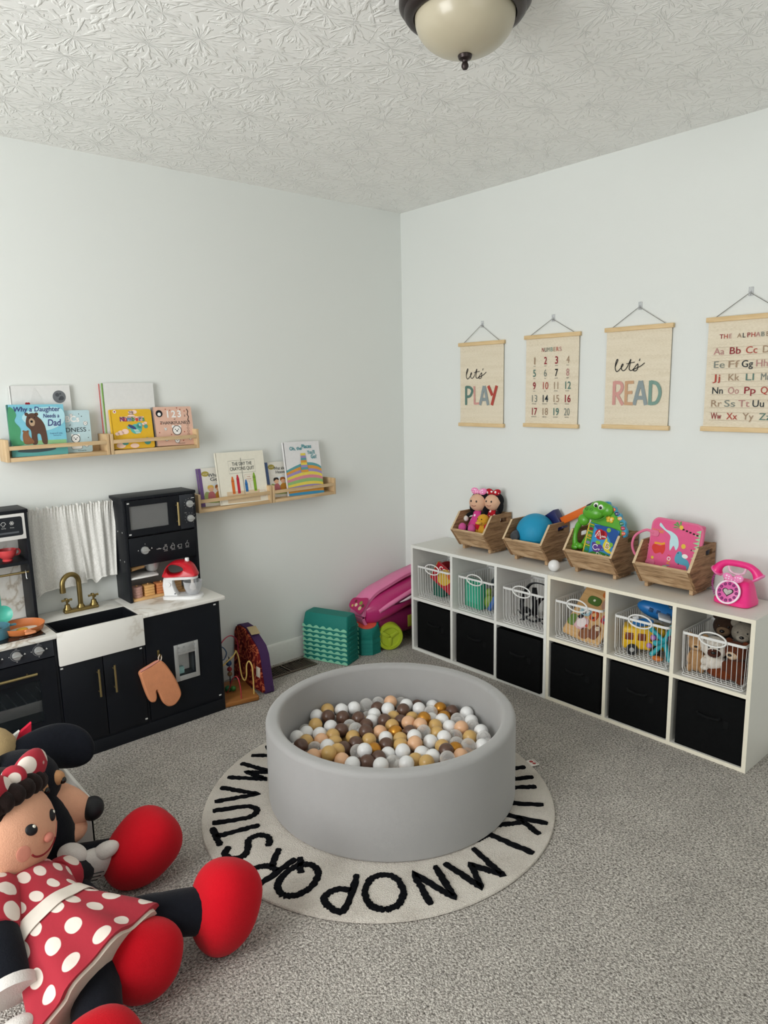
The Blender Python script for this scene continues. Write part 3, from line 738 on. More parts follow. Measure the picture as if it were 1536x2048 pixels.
# ------------------------------------------------------------------ play kitchen
K = thing('play_kitchen', 'black wooden play kitchen with marble-look worktop and brass handles', 'play kitchen', (-1.981, -.16, 0))
blk = mat('kitchen_black', '12151b', 0.5, 0, 0.08, 40, 0, 0, 0.25); blk2 = mat('kitchen_front', '0f1218', 0.45, 0, 0.08, 40, 0, 0, 0.25); gry = mat('kitchen_grey', '262930', 0.45, 0, 0.06, 40)
gold = mat('brass', 'a69467', 0.32, 0.9, 0.05, 60); brass2 = mat('aged_brass', '8d7a4c', 0.3, 0.9, 0.08, 40); silver = mat('silver_plastic', 'b9bab9', 0.3, 0.55, 0.04, 30); pin = mat('hinge_white', 'c9c9c7', 0.5)
white = paint('white_panel', 'dfdedb', .45); glass_dark = mat('oven_glass', '22262b', 0.12, 0, 0.05, 20, 0, 0, 0.6); prn = paint('print_white', 'd2d2d0', .6)
KW = dict(parent=K, world=True)
FY = -.314
g = G(blk)
for x0, x1 in ((-2.515, -2.503), (-2.168, -2.158), (-1.819, -1.809), (-1.464, -1.452)): g.box(x0, x1, FY, -.02, .0, .53, .001)
g.box(-2.503, -1.464, FY + .004, -.02, .055, .067); g.box(-2.503, -1.464, -.026, -.02, .067, .53)
g.build('cabinet_body', **KW)
g = G(blk); g.box(-2.503, -1.464, FY - .001, FY + .011, 0, .056, .001); g.build('kick_board', **KW)
g = G('marble')
g.box(-2.535, -2.152, -.333, -.015, .53, .548, .004); g.box(-1.822, -1.43, -.333, -.015, .53, .548, .004); g.box(-2.153, -1.821, -.15, -.015, .53, .548, .002)
g.build('worktop', **KW)
g = G('marble'); g.box(-2.157, -1.813, -.334, -.318, .414, .549, .003); g.build('sink_apron', **KW)
g = G(mat('sink_black', '14161b', 0.4)); g.box(-2.15, -2.144, -.318, -.15, .43, .545); g.box(-1.832, -1.826, -.318, -.15, .43, .545); g.box(-2.144, -1.832, -.156, -.15, .43, .545); g.box(-2.144, -1.832, -.318, -.312, .43, .545); g.box(-2.144, -1.832, -.312, -.156, .43, .437); g.build('sink_basin', **KW)
def bar(g, p0, p1, r, off):
    """a pull handle: bar held off the front by two posts"""
    p0 = V(p0); p1 = V(p1); g.cyl(p0, p1, r, n=14)
    for t in (.15, .85): q = p0.lerp(p1, t); g.cyl(q, q + V((0, off, 0)), r * .6, n=8)
for x0, x1, hx in ((-2.156, -1.990, -2.015), (-1.987, -1.821, -1.951)):
    g = G(blk2); g.box(x0, x1, FY - .004, FY + .010, .069, .411, .0015)
    g.use(pin); hxx = x0 + .008 if hx < -2 else x1 - .008
    for z in (.082, .4): g.box(hxx - .005, hxx + .005, FY - .0055, FY - .003, z - .003, z + .003)
    d = g.build('cupboard_door', **KW)
    g = G(gold); bar(g, (hx, FY - .026, .249), (hx, FY - .026, .366), .0045, .024); g.build('handle', d, True)
# fridge door with an ice dispenser
g = G(blk2); y0, y1 = FY - .004, FY + .010; hx0, hx1, hz0, hz1 = -1.667, -1.589, .227, .325
for b in ((-1.807, hx0, .069, .526), (hx1, -1.466, .069, .526), (hx0, hx1, .069, hz0), (hx0, hx1, hz1, .526)): g.box(b[0], b[1], y0, y1, b[2], b[3])
g.use(pin)
for z in (.08, .514): g.box(-1.483, -1.472, FY - .0055, FY - .003, z - .003, z + .003)
fd = g.build('fridge_door', **KW)
g = G(silver)
for b in ((-1.685, hx0, .205, .373), (hx1, -1.571, .205, .373), (hx0, hx1, .205, hz0), (hx0, hx1, hz1, .373)): g.box(b[0], b[1], y0 - .005, y0, b[2], b[3], .001)
g.use(paint('grey_print', '8d8f90')); g.at(frame((-1.628, y0 - .0052, .35), (1, 0, 0), (0, 0, 1)))
for i in range(4): g.disc(-.036 + i * .024, .008, .005, .0006, n=6); g.rect(-.043 + i * .024, -.029 + i * .024, -.014, -.011, .0006)
g.at(M.Identity(4)); g.build('ice_dispenser', fd, True)
g = G(mat('dispenser_dark', '33393c', .5)); g.box(hx0, hx1, y1, y1 + .05, hz0 - .002, hz0); g.box(hx0, hx1, y1 + .05, y1 + .052, hz0, hz1); g.box(hx0 - .002, hx0, y1, y1 + .05, hz0, hz1); g.box(hx1, hx1 + .002, y1, y1 + .05, hz0, hz1); g.use(white); g.box(hx0 + .03, hx1, y1 + .048, y1 + .0495, hz0, hz1 - .02); g.build('dispenser_recess', fd, True)
t = thing('toy_ice_cube', 'pale teal toy ice cube sitting in the fridge dispenser', 'toy', (-1.645, y1 + .018, hz0 + .0003)); g = G(plastic('ice_teal', '9cc6c4', .25)); g.box(-.013, .013, -.012, .012, 0, .024, .003); g.box(-.013, .013, -.012, .012, .0241, .03, .002); g.build('cube', t)
g = G(brass2); g.box(-1.760, -1.750, FY - .0075, FY - .004, .335, .372, .001); g.tube([(-1.755, FY - .006, .350), (-1.755, FY - .02, .346), (-1.755, FY - .026, .352), (-1.755, FY - .026, .36)], .0035, 8); g.build('mitt_hook', fd, True)
# oven
g = G(gry); g.box(-2.502, -2.169, FY - .004, FY + .01, .460, .529, .0015); g.use(prn)
g.at(frame((0, FY - .0042, 0), (1, 0, 0), (0, 0, 1)))
KX = (-2.224, -2.302, -2.380, -2.458)
for x in KX:
    g.stroke([(x + .021 * math.cos(a), .497 + .021 * math.sin(a)) for a in [PI * (.3 + 1.4 * i / 20) for i in range(21)]], .0006, .0006)
    g.text('OFF', x + .001, .521, .0035, .0006); g.disc(x - .026, .497, .0016, .0006); g.flat([(x + .025, .494), (x + .033, .494), (x + .029, .501)], .0006); g.text('III', x, .4695, .004, .0006)
g.at(M.Identity(4)); op = g.build('oven_control_panel', **KW)
def knob(name, x, y, z, r, par, T=None):
    g = G(silver); Tm = M.Translation((x, y, z)) @ M.Rotation(PI / 2, 4, 'X')
    g.lathe([(0, 0), (r, 0), (r, .006), (r * .93, .010), (r * .9, .0105), (0, .0105)], 28, Tm)
    g.at(Tm); g.box(-r * 1.05, r * 1.05, -r * .2, r * .2, .0105, .018, .002); g.at(M.Identity(4))
    g.build(name, par, True)
for x in KX: knob('knob', x, FY - .004, .497, .0165, op)
wx0, wx1, wz0, wz1 = -2.446, -2.228, .205, .380
g = G(blk2)
for b in ((-2.502, wx0, .069, .456), (wx1, -2.169, .069, .456), (wx0, wx1, .069, wz0), (wx0, wx1, wz1, .456)): g.box(b[0], b[1], y0, y1, b[2], b[3])
od = g.build('oven_door', **KW)
g = G(glass_dark); g.use(clear_plastic('tinted_pane', '2a3034', .22)); g.box(wx0, wx1, FY + .002, FY + .004, wz0, wz1); g.build('oven_window', od, True)
g = G(gold); bar(g, (-2.446, FY - .028, .4135), (-2.243, FY - .028, .4135), .0055, .026); g.build('handle', od, True)
g = G(silver); g.box(-2.495, -2.18, FY + .014, FY + .02, .243, .288, .001)
for i in range(9): g.box(-2.49 + i * .038, -2.487 + i * .038, FY + .02, -.06, .253, .256)
g.build('oven_rack', **KW)
# hob
g = G(mat('hob_glass', '1c1a1b', .12, 0, .05, 30, 0, 0, .6)); g.box(-2.505, -2.188, -.302, -.10, .548, .5505, .001); g.use(paint('hob_print', '8a8682')); g.at(frame((0, 0, .5506), (1, 0, 0), (0, 1, 0)))
for x in (-2.265, -2.42): g.stroke([(x + .068 * math.cos(a), -.2 + .068 * math.sin(a)) for a in [i * PI / 24 for i in range(48)]], .0012, .0006, True)
for x in (-2.25, -2.28, -2.40, -2.44): g.rect(x, x + .016, -.294, -.29, .0006)
g.stroke([(-2.235, -.19), (-2.195, -.18)], .001, .0006); g.stroke([(-2.215, -.2), (-2.21, -.165)], .001, .0006)
g.at(M.Identity(4)); g.build('hob', **KW)
# right tower: microwave over coffee machine
TX0, TX1, TY = -1.790, -1.452, -.146
g = G(blk)
for x in (TX0, TX1 - .012): g.box(x, x + .012, TY, -.003, .5485, 1.004, .001)
g.box(TX0 - .003, TX1 + .003, TY - .002, -.003, 1.004, 1.017, .001)
g.box(TX0 + .012, TX1 - .012, TY + .016, -.003, .838, .846); g.box(TX0 + .012, TX1 - .012, TY + .016, -.003, .706, .712)
g.use(pin)
for z in (.73, .86): g.box(TX0 - .0008, TX0, -.12, -.116, z, z + .006); g.box(TX0 - .0008, TX0, -.07, -.066, z, z + .005)
g.build('tower_case', **KW)
g = G(mat('tower_back', '9b9895', .6)); g.box(TX0 + .012, TX1 - .012, -.0075, -.003, .5485, 1.004); g.build('tower_back_panel', **KW)
mx0, mx1, mz0, mz1 = -1.763, -1.587, .873, .977
g = G(blk2)
for b in ((-1.777, mx0, .846, 1.002), (mx1, -1.534, .846, 1.002), (mx0, mx1, .846, mz0), (mx0, mx1, mz1, 1.002)): g.box(b[0], b[1], TY - .003, TY + .01, b[2], b[3])
g.use(pin); g.box(-1.772, -1.762, TY - .0045, TY - .0028, .988, .994); g.box(-1.772, -1.762, TY - .0045, TY - .0028, .851, .857)
md = g.build('microwave_door', **KW)
g = G(clear_plastic('smoked_pane', '858585', .5)); g.box(mx0, mx1, TY + .003, TY + .005, mz0, mz1); g.build('microwave_window', md, True)
g = G(gold); bar(g, (-1.548, TY - .022, .868), (-1.548, TY - .022, .974), .005, .02); g.build('handle', md, True)
g = G(gry); g.box(-1.531, TX1 - .013, TY - .003, TY + .01, .846, 1.002, .001); g.use(prn); g.at(frame((-1.484, TY - .0032, 0), (1, 0, 0), (0, 0, 1)))
for z in (.957, .890):
    for i in range(10): a = PI * (-.3 + i * .17); g.disc(.025 * math.cos(a), z + .025 * math.sin(a), .0011, .0006, n=8)
g.rect(.010, .024, .982, .985); g.text('TIME', -.022, .916, .0035)
g.at(M.Identity(4)); mp = g.build('microwave_panel', **KW)
knob('knob', -1.484, TY - .003, .957, .0165, mp); knob('knob', -1.484, TY - .003, .890, .0165, mp)
g = G(blk2); g.box(TX0 + .013, TX1 - .013, TY - .003, TY + .01, .713, .837, .001); g.use(prn); g.at(frame((0, TY - .0032, 0), (1, 0, 0), (0, 0, 1)))
g.text('coffee', -1.644, .770, .0065, .0006);  g.text('II', -1.706, .802, .005); g.disc(-1.738, .779, .002); g.flat([(-1.680, .779), (-1.673, .779), (-1.6765, .786)])
for i, x in enumerate((-1.612, -1.577, -1.543, -1.508)):
    g.stroke([(x - .008, .777), (x - .006, .763), (x + .006, .763), (x + .008, .777)], .0013, .0006, True); g.stroke([(x - .009, .758), (x + .009, .758)], .001, .0006)
    if i < 3: g.stroke([(x - .008, .775), (x - .013, .772), (x - .012, .766), (x - .007, .766)], .0012, .0006)
    if i == 0: [g.stroke([(x - .004 + k * .004, .78), (x - .003 + k * .004, .784), (x - .004 + k * .004, .788)], .001, .0006) for k in range(3)]
    if i == 1: g.stroke([(x - .007, .777), (x, .79), (x + .007, .777)], .0012, .0006)
    if i == 3: g.stroke([(x - .002, .778), (x + .003, .79)], .0012, .0006)
g.at(M.Identity(4)); cp = g.build('coffee_panel', **KW); knob('knob', -1.709, TY - .003, .777, .0175, cp)
g = G(white); g.box(TX0 + .012, -1.652, TY + .004, -.008, .651, .659, .001); g.build('inner_shelf', **KW)
# left tower: screen panel over shelf and utensil rail
LX0, LX1 = -2.506, -2.168
g = G(blk)
for x in (LX0, LX1 - .012): g.box(x, x + .012, TY, -.003, .5485, 1.008, .001)
g.box(LX0 - .003, LX1 + .003, TY - .002, -.003, 1.008, 1.021, .001)
g.box(LX0 + .012, LX1 - .012, TY + .006, -.01, .800, .814)
g.build('tower_case', **KW)
g = G('marble'); g.box(LX0 + .012, LX1 - .012, -.009, -.003, .5485, 1.008); g.build('tower_back_panel', **KW)
g = G(white); g.box(LX0 + .013, LX1 - .012, TY - .003, TY + .006, .905, 1.007, .001); g.use(mat('screen_black', '1b1e24', .25)); g.at(frame((0, TY - .0032, 0), (1, 0, 0), (0, 0, 1))); g.rect(-2.488, -2.190, .921, .996, .0006, .008)
g.use(prn)
for i, x in enumerate((-2.228, -2.258, -2.29, -2.32, -2.35, -2.38)):
    if i % 2 == 0:
        for a in range(3): g.stroke([(x + .008 * math.cos(a * PI / 3), .972 + .008 * math.sin(a * PI / 3)), (x - .008 * math.cos(a * PI / 3), .972 - .008 * math.sin(a * PI / 3))], .0018, .0009)
        g.stroke([(x + .0075 * math.cos(a), .972 + .0075 * math.sin(a)) for a in [k * PI / 3 for k in range(6)]], .0012, .0009, True)
    else: g.stroke([(x - .006, .966), (x - .009, .972), (x - .003, .979), (x + .005, .978), (x + .009, .971), (x + .003, .967)], .0016, .0009); g.stroke([(x - .002, .966), (x - .004, .960)], .0014, .0009); g.stroke([(x + .003, .966), (x + .001, .960)], .0014, .0009)
    g.text('Stormy' if i % 2 else 'Snowy', x, .953, .0038, .0009)
g.use(paint('vent_grey', '55585d')); g.rect(-2.45, -2.205, .931, .938, .0009)
g.at(M.Identity(4)); g.build('screen_panel', **KW)
g = G(gold); g.cyl((LX0 + .012, -.125, .765), (LX1 - .012, -.125, .765), .0048, n=12); g.build('utensil_rail', **KW)
g = G(silver); g.tube([(-2.192, -.125, .772), (-2.192, -.131, .768), (-2.192, -.131, .745), (-2.192, -.136, .738), (-2.192, -.142, .742)], .0015, 6); g.build('rail_hook', **KW)
# tap
g = G(brass2); g.box(-2.052, -1.908, -.098, -.066, .5482, .563, .006, 3)
for x in (-2.035, -1.98, -1.925): g.lathe([(.017, .562), (.017, .567), (.012, .574), (.010, .585 if x != -1.98 else .58), (.0, .586)], 20, M.Translation((x, -.082, 0)))
tap = g.build('tap', **KW)
g = G(brass2); pts = [(-1.98, -.082, .57), (-1.98, -.082, .672)] + [(-1.98 - .037 * (1 - math.cos(a)), -.082 - .012 * (1 - math.cos(a)), .678 + .037 * math.sin(a)) for a in [i * PI / 12 for i in range(13)]] + [(-2.054, -.106, .655)]
g.tube(pts, .0105, 14); g.cyl((-2.054, -.106, .664), (-2.054, -.106, .645), .012, n=16); g.build('spout', tap, True)
for x in (-2.035, -1.925):
    g = G(brass2); g.cyl((x, -.082, .58), (x, -.082, .606), .005, n=10)
    for d in ((.021, 0), (0, .021)): g.tube([(x - d[0], -.082 - d[1], .604), (x, -.082, .604), (x + d[0], -.082 + d[1], .604)], lambda t: .0032 + .0022 * abs(2 * t - 1) ** 3, 8)
    g.ell((x, -.082, .608), .005, nu=10, nv=8); g.build('cross_handle', tap, True)

# curtain hung between the towers
t = thing('toy_curtain', 'white crinkled cotton curtain hanging between the towers of the play kitchen', 'curtain', (-1.98, -.045, 1.0))
def cpanel(x0, x1, zbl, zbr, seed, flare):
    g = G('gauze'); nx, nz = 130, 36; rows = []
    for j in range(nz + 1):
        f = j / nz; row = []
        for i in range(nx + 1):
            u = i / nx
            zb = zbl + (zbr - zbl) * u - .025 * math.exp(-((u - (.06 if flare > 0 else .35)) / .09) ** 2)
            zt = 1.0 + .004 * math.sin(u * 61 + seed) + .003 * math.sin(u * 37)
            z = zt + (zb - zt) * f
            gat = math.exp(-f * 14)
            x = x0 + (x1 - x0) * u + flare * f * .02 * (u - .5) * 2
            y = -.045 + .0075 * (.35 + .65 * f) * math.sin(u * 12 + seed + f * 1.2) + .003 * math.sin(u * 29 + seed * 2 - f * 2) + gat * .006 * math.sin(u * 95 + seed)
            row.append((x, y, z))
        rows.append(row)
    vs = [p for r in rows for p in r]; W = nx + 1
    fs = [(j * W + i, j * W + i + 1, (j + 1) * W + i + 1, (j + 1) * W + i) for j in range(nz) for i in range(nx)]
    n = len(vs); vs2 = vs + [(p[0], p[1] + .0016, p[2]) for p in vs]; fs2 = fs + [tuple(n + k for k in f[::-1]) for f in fs]
    g.add(vs2, fs2)
    g.tube([(p[0], p[1], p[2] + .002) for p in rows[-1]], .0028, 6); g.tube([(rows[j][nx][0], rows[j][nx][1], rows[j][nx][2]) for j in range(nz + 1)], .0022, 6)
    g.printed = True
    return g
cpanel(-2.143, -1.952, .645, .652, 1.3, 1).build('curtain_panel', t, True); cpanel(-1.958, -1.783, .668, .665, 3.1, -1).build('curtain_panel', t, True)
g = G(white); g.cyl((-2.166, -.028, .985), (-1.792, -.028, .985), .0035, n=10); g.build('curtain_rod', t, True)

# things on and in the play kitchen
t = thing('oven_mitt', 'peach orange toy oven mitt hanging from a brass hook on the fridge door', 'oven mitt', (-1.755, -.332, .33))
out = [(-1.766, .330), (-1.803, .320), (-1.847, .303), (-1.843, .268), (-1.834, .225), (-1.824, .188), (-1.812, .160), (-1.793, .154), (-1.784, .172), (-1.784, .204), (-1.774, .186), (-1.760, .144), (-1.738, .116), (-1.707, .113), (-1.681, .136), (-1.674, .162), (-1.689, .215), (-1.713, .270), (-1.743, .320)]
mitt = mat('mitt_orange', 'd58f68', .9, 0, .1, 50, .3, 240, .1)
pl = [(q.x, q.y) for q in smooth([(a, b, 0) for a, b in out], 4, True)]
if area2(pl) < 0: pl = pl[::-1]
Tm = frame((0, -.331, 0), (1, 0, 0), (0, 0, 1))
g = G(mitt); g.prism(pl, -.010, .012, Tm, .006); g.build('mitt', t, True)
g = G(paint('binding_rose', 'c98778', .9)); g.tube([(-1.764, -.3375, .333), (-1.803, -.342, .322), (-1.846, -.3375, .306)], .005, 8); g.build('cuff_binding', t, True)
g = G(paint('loop_cream', 'e2d3c4', .9)); g.tube([(-1.76, -.335, .328), (-1.765, -.338, .345), (-1.757, -.338, .359), (-1.751, -.3385, .353), (-1.750, -.338, .342), (-1.754, -.335, .326)], .0022, 6); g.build('loop', t, True)

# toy mixer
MT = M.Translation((-1.575, -.213, .5483)) @ M.Rotation(math.radians(-36), 4, 'Z')
t = thing('toy_stand_mixer', 'red and white toy stand mixer with a clear bowl on the worktop', 'toy mixer', MT)
wp = plastic('mixer_white', 'e4e4e4', .3); rp = plastic('mixer_red', 'c31526', .3)
g = G(wp); g.prism([(q.x, q.y) for q in smooth([(-.082, -.03, 0), (-.06, -.042, 0), (.0, -.044, 0), (.05, -.05, 0), (.085, -.03, 0), (.09, 0, 0), (.085, .03, 0), (.05, .05, 0), (0, .044, 0), (-.06, .042, 0), (-.082, .03, 0), (-.086, 0, 0)], 4, True)], 0, .013, None, .004); g.build('base', t)
g = G(wp); pr = [(-.078, .012), (-.018, .012), (-.030, .035), (-.038, .065), (-.036, .092), (-.078, .092), (-.083, .06)]
g.prism(pr, -.022, .022, frame((0, 0, 0), (1, 0, 0), (0, 0, 1)), .004); g.lathe([(0, .0), (.010, 0), (.0095, .005), (0, .006)], 16, M.Translation((-.056, -.022, .066)) @ M.Rotation(PI / 2, 4, 'X')); g.use('ink_char'); g.lathe([(0, 0), (.003, 0), (.003, .001), (0, .001)], 10, M.Translation((-.03, -.022, .022)) @ M.Rotation(PI / 2, 4, 'X')); g.build('stand', t)
oo = [(q.x, q.y) for q in smooth([(-.078, .098, 0), (-.076, .122, 0), (-.058, .15, 0), (-.025, .168, 0), (.02, .169, 0), (.052, .152, 0), (.068, .124, 0), (.07, .098, 0), (0, .097, 0)], 6, True)]
c0 = (-.030, .132)
def hole_pt(a): return (c0[0] + .037 * math.cos(a) + .006 * math.cos(2 * a), c0[1] + .024 * math.sin(a))
inn = [hole_pt(math.atan2(p[1] - c0[1], p[0] - c0[0])) for p in oo]
def ringprism(g, oo, inn, y, wo, wi):
    """a solid with a hole: rounded outer skin, inner tunnel"""
    n = len(oo)
    def shr(p, k): return (c0[0] + (p[0] - c0[0]) * k, c0[1] + (p[1] - c0[1]) * k)
    loops = []
    for k, yy in ((1.0, 0), (.995, .45), (.96, .8), (.88, 1.0)): loops.append([(shr(p, k)[0], -y * yy, shr(p, k)[1]) for p in oo])
    loops.append([(p[0] * 1.0, -y * .92, p[1]) for p in [((a[0] * .25 + b[0] * .75), (a[1] * .25 + b[1] * .75)) for a, b in zip(oo, inn)]]); loops.append([(p[0], -y * .75, p[1]) for p in inn])
    back = [[(p[0], -p[1], p[2]) for p in l] for l in loops]
    seq = loops + back[::-1][:]
    g.rings(seq[:len(loops)] + back[::-1][:-1], False, True)
g = G(rp); ringprism(g, oo, inn, .032, 0, 0); hd = g.build('mixer_head', t)
g = G(wp); g.prism([(q.x, q.y) for q in smooth([(-.079, 0, 0), (-.06, -.03, 0), (0, -.034, 0), (.05, -.03, 0), (.072, 0, 0), (.05, .03, 0), (0, .034, 0), (-.06, .03, 0)], 5, True)], .088, .099, None, .003); g.build('head_rim', t)
g = G(wp); g.lathe([(0, .165), (.009, .165), (.0095, .178), (.008, .181), (0, .181)], 16, M.Translation((.028, 0, 0))); g.build('speed_button', t)
g = G('clear_bowl'); g.lathe([(.026, .014), (.036, .022), (.046, .045), (.050, .074), (.0478, .074), (.044, .046), (.034, .024), (.025, .0165), (0, .0165)], 36, M.Translation((.046, 0, 0)) @ M.Diagonal((.84, .84, 1.0, 1))); g.build('bowl', t)
g = G(plastic('whisk_white', 'e3dcd6', .35)); g.lathe([(0, .02), (.010, .025), (.015, .036), (.012, .052), (.006, .066), (.007, .08), (.011, .09), (0, .092)], 16, M.Translation((.045, 0, 0)), 1, .55); g.build('whisk', t)

# coffee filter holder hanging under the coffee panel
t = thing('toy_coffee_filter', 'silver toy coffee filter holder with wooden handle under the coffee panel', 'toy', (-1.654, -.085, .66))
g = G(silver); g.lathe([(0, .052), (.034, .052), (.035, .047), (.031, .022), (.026, .008), (.012, .0), (0, .0)], 28); g.cyl((0, 0, .0), (0, 0, -.016), .010, .007, 14); g.tube([(.012, 0, .0), (.02, 0, -.012), (.014, 0, -.018)], .004, 8); g.build('filter_cup', t)
g = G('birch'); g.cyl((-.045, -.01, .034), (-.108, -.022, .030), .0085, .0095, 14); g.use(silver); g.cyl((-.03, -.006, .034), (-.047, -.01, .034), .005, n=10); g.build('wooden_handle', t)

# stacking blocks on pegs in the tower
t = thing('peg_board', 'wooden peg strip carrying three stacks of blocks in the right tower', 'toy', (-1.62, -.105, .5485))
t['label'] = 'wooden peg strip carrying stacks of blocks below the coffee panel'
g = G('birch'); g.box(-.152, .150, -.032, .032, 0, .012, .002); g.build('board', t)
PEGX = (-.122, -.070, -.008, .058)
for x in PEGX: g = G('birch'); g.cyl((x, 0, .012), (x, 0, .066), .004, n=10); g.build('peg', t)
bc = [mat('block_mauve', 'b98f84', .55, 0, .1), mat('block_honey', 'd3a365', .55, 0, .1), mat('block_orange', 'c9804f', .55, 0, .1), mat('block_sand', 'cfa36f', .55, 0, .1)]
nm = ['mauve round', 'honey square', 'orange oblong', 'sand square']
for k, x in enumerate(PEGX):
    for i in range(4):
        g = G(bc[k]); z0 = .5485 + .0122 + i * .0122; cx = -1.62 + x
        if k == 0: g.lathe([(.0055, 0), (.0235, 0), (.0245, .003), (.0245, .009), (.0235, .0118), (.0055, .0118)], 28, M.Translation((cx, -.105, z0)))
        else:
            hw = (.0, .022, .029, .024)[k]; g.box(cx - hw, cx + hw, -.105 - .022, -.105 + .022, z0, z0 + .0118, .002)
        o = g.build('stacking_block'); tag(o, ('%s wooden block, %s of its stack in the play kitchen' % (nm[k], ('lowest', 'second up', 'third up', 'topmost')[i])), 'block', 'stacking blocks in the play kitchen'); origin_to(o, (cx, -.105, z0))

t = thing('toy_frying_pan', 'terracotta orange toy frying pan with a fried egg on the hob', 'toy pan', (-2.245, -.205, .5512))
pan = mat('pan_orange', 'cf7a45', .45, 0, .06, 40)
g = G(pan); g.lathe([(0, 0), (.066, 0), (.074, .006), (.082, .028), (.0805, .0285), (.0725, .009), (.064, .004), (0, .004)], 48); g.build('pan', t)
g = G(mat('pan_handle', 'd98d62', .45)); g.prism([(q.x, q.y) for q in smooth([(-.012, -.078, 0), (-.008, -.088, 0), (-.018, -.108, 0), (-.016, -.122, 0), (.016, -.122, 0), (.018, -.108, 0), (.008, -.088, 0), (.012, -.078, 0)], 4, True)], .02, .027, None, .002); g.build('handle', t)
t = thing('toy_fried_egg', 'flat toy fried egg lying in the orange pan', 'toy food', (-2.242, -.215, .5555))
g = G(paint('egg_white', 'e5ddd2', .4)); g.prism([(q.x, q.y) for q in smooth([(.05 * (1 + .12 * math.sin(3 * a)) * math.cos(a), .04 * (1 + .12 * math.cos(2 * a)) * math.sin(a), 0) for a in [i * PI / 6 for i in range(12)]], 4, True)], 0, .005, None, .0015); g.build('egg_white', t)
g = G(paint('egg_yolk', 'dba63c', .35)); g.ell((-.006, .002, .005), (.021, .019, .007)); g.build('yolk', t)
t = thing('toy_teacup', 'coral red toy teacup on the shelf over the hob', 'toy cup', (-2.244, -.092, .8142))
cr = plastic('coral', 'd4484c', .4)
g = G(cr); g.lathe([(0, 0), (.018, 0), (.019, .004), (.016, .008), (.026, .016), (.034, .030), (.036, .046), (.0345, .046), (.032, .031), (.024, .018), (0, .012)], 32); g.build('cup', t)
g = G(cr); g.tube(smooth([(.030, 0, .040), (.043, 0, .042), (.048, 0, .032), (.042, 0, .022), (.028, 0, .020)], 5), .0035, 10); g.build('handle', t)
t = thing('toy_ladle', 'teal plastic toy ladle hanging from the rail over the hob', 'toy utensil', M.Translation((-2.303, -.128, .645)) @ M.Scale(.85, 4))
tl = plastic('teal_plastic', '4bb09c', .35)
g = G(tl); g.box(-.009, .012, -.004, .003, .0, .108, .003); g.build('handle', t)
g = G(tl); Tm = M.Translation((.012, -.012, -.036)) @ M.Rotation(math.radians(70), 4, 'X'); g.lathe([(0, -.012), (.024, -.008), (.036, .004), (.040, .008), (.040, .010), (.034, .006), (.022, -.005), (0, -.008)], 32, Tm); g.build('ladle_bowl', t)
t = thing('toy_saucepan', 'slate blue toy saucepan at the edge of the hob under the teal ladle', 'toy pan', (-2.345, -.215, .5512))
sb = plastic('slate_blue', '4d7f8f', .4)
g = G(sb); g.lathe([(0, 0), (.050, 0), (.052, .004), (.054, .042), (.057, .044), (.055, .046), (.051, .043), (.049, .005), (0, .004)], 40); g.build('pan', t)
g = G(sb); g.box(.052, .078, -.008, .008, .034, .041, .003); g.build('handle', t)
t = thing('puzzle_piece', 'pale grey jigsaw piece with yellow marks lying in the sink', 'puzzle piece', M.Translation((-1.962, -.225, .4625)) @ M.Rotation(math.radians(28), 4, 'Z') @ M.Rotation(math.radians(38), 4, 'X'))
g = G(paint('piece_grey', 'b9bfc4', .6)); pp = [(-.034, -.03), (-.008, -.03), (-.01, -.04), (.004, -.043), (.012, -.036), (.008, -.03), (.034, -.03), (.034, .03), (.006, .03), (.007, .02), (-.006, .02), (-.006, .03), (-.034, .03), (-.034, .008), (-.025, .006), (-.025, -.006), (-.034, -.008)]
g.prism(pp, 0, .003); g.use(paint('piece_yellow', 'c39a3c')); 
for a, b in ((-.002, -.008), (.012, .002), (.004, .012)): g.disc(a, b, .006, .0036)
g.use('ink_char'); g.disc(.008, .006, .003, .0038); g.printed = True; g.build('piece', t)
# ------------------------------------------------------------------ cube storage under the posters
SF, SB, SH, PT = -.296, -.016, .6025, .0155
CW = (.909 - 4 * PT) / 3; CH = (SH - 3 * PT) / 2
U1, U2 = -.3602, -1.2702
def cube_unit(ya, body, edge, label):
    t = thing('cube_storage', label, 'shelf unit', (-.156, ya - .4545, 0), 'white cube storage units')
    yb = ya - .909
    def panel(name, y0, y1, z0, z1, x0=SF, x1=SB):
        g = G(body); g.box(x0 + .0008, x1, y0, y1, z0, z1); g.use(edge); g.box(x0, x0 + .0009, y0, y1, z0, z1); return g.build(name, t, True)
    for y in (ya, yb + PT): panel('side_panel', y - PT, y, 0, SH - PT)
    tp = panel('top_panel', yb, ya, SH - PT, SH)
    for k in range(4):
        g = G(pin); g.lathe([(0, 0), (.004, 0), (.004, .0006), (0, .0008)], 12, M.Translation((SF + .028, ya - .012 - k * .2952, SH))); g.build('screw_cap', tp, True)
    panel('bottom_panel', yb + PT, ya - PT, 0, PT)
    for k in (1, 2): y = ya - k * (CW + PT); panel('divider', y - PT, y, PT, SH - PT)
    for k in range(3): y = ya - PT - k * (CW + PT); panel('middle_shelf', y - CW, y, PT + CH, 2 * PT + CH)
    g = G(body); g.box(SB - .004, SB - .001, yb + PT, ya - PT, PT, SH - PT); g.build('back_panel', t, True)
    return t
w1 = mat('laminate_white', 'dcdbd6', .45, 0, .02, 20); w2 = mat('laminate_warm', 'dbd9d2', .45, 0, .02, 20)
cube_unit(U1, w1, paint('edge_white', 'e6e6e1', .45), 'white cube storage unit nearer the corner, beside the pink wagon')
cube_unit(U2, w2, paint('edge_cream', 'ebe5d3', .45), 'white cube storage unit with cream edges under the pink telephone')
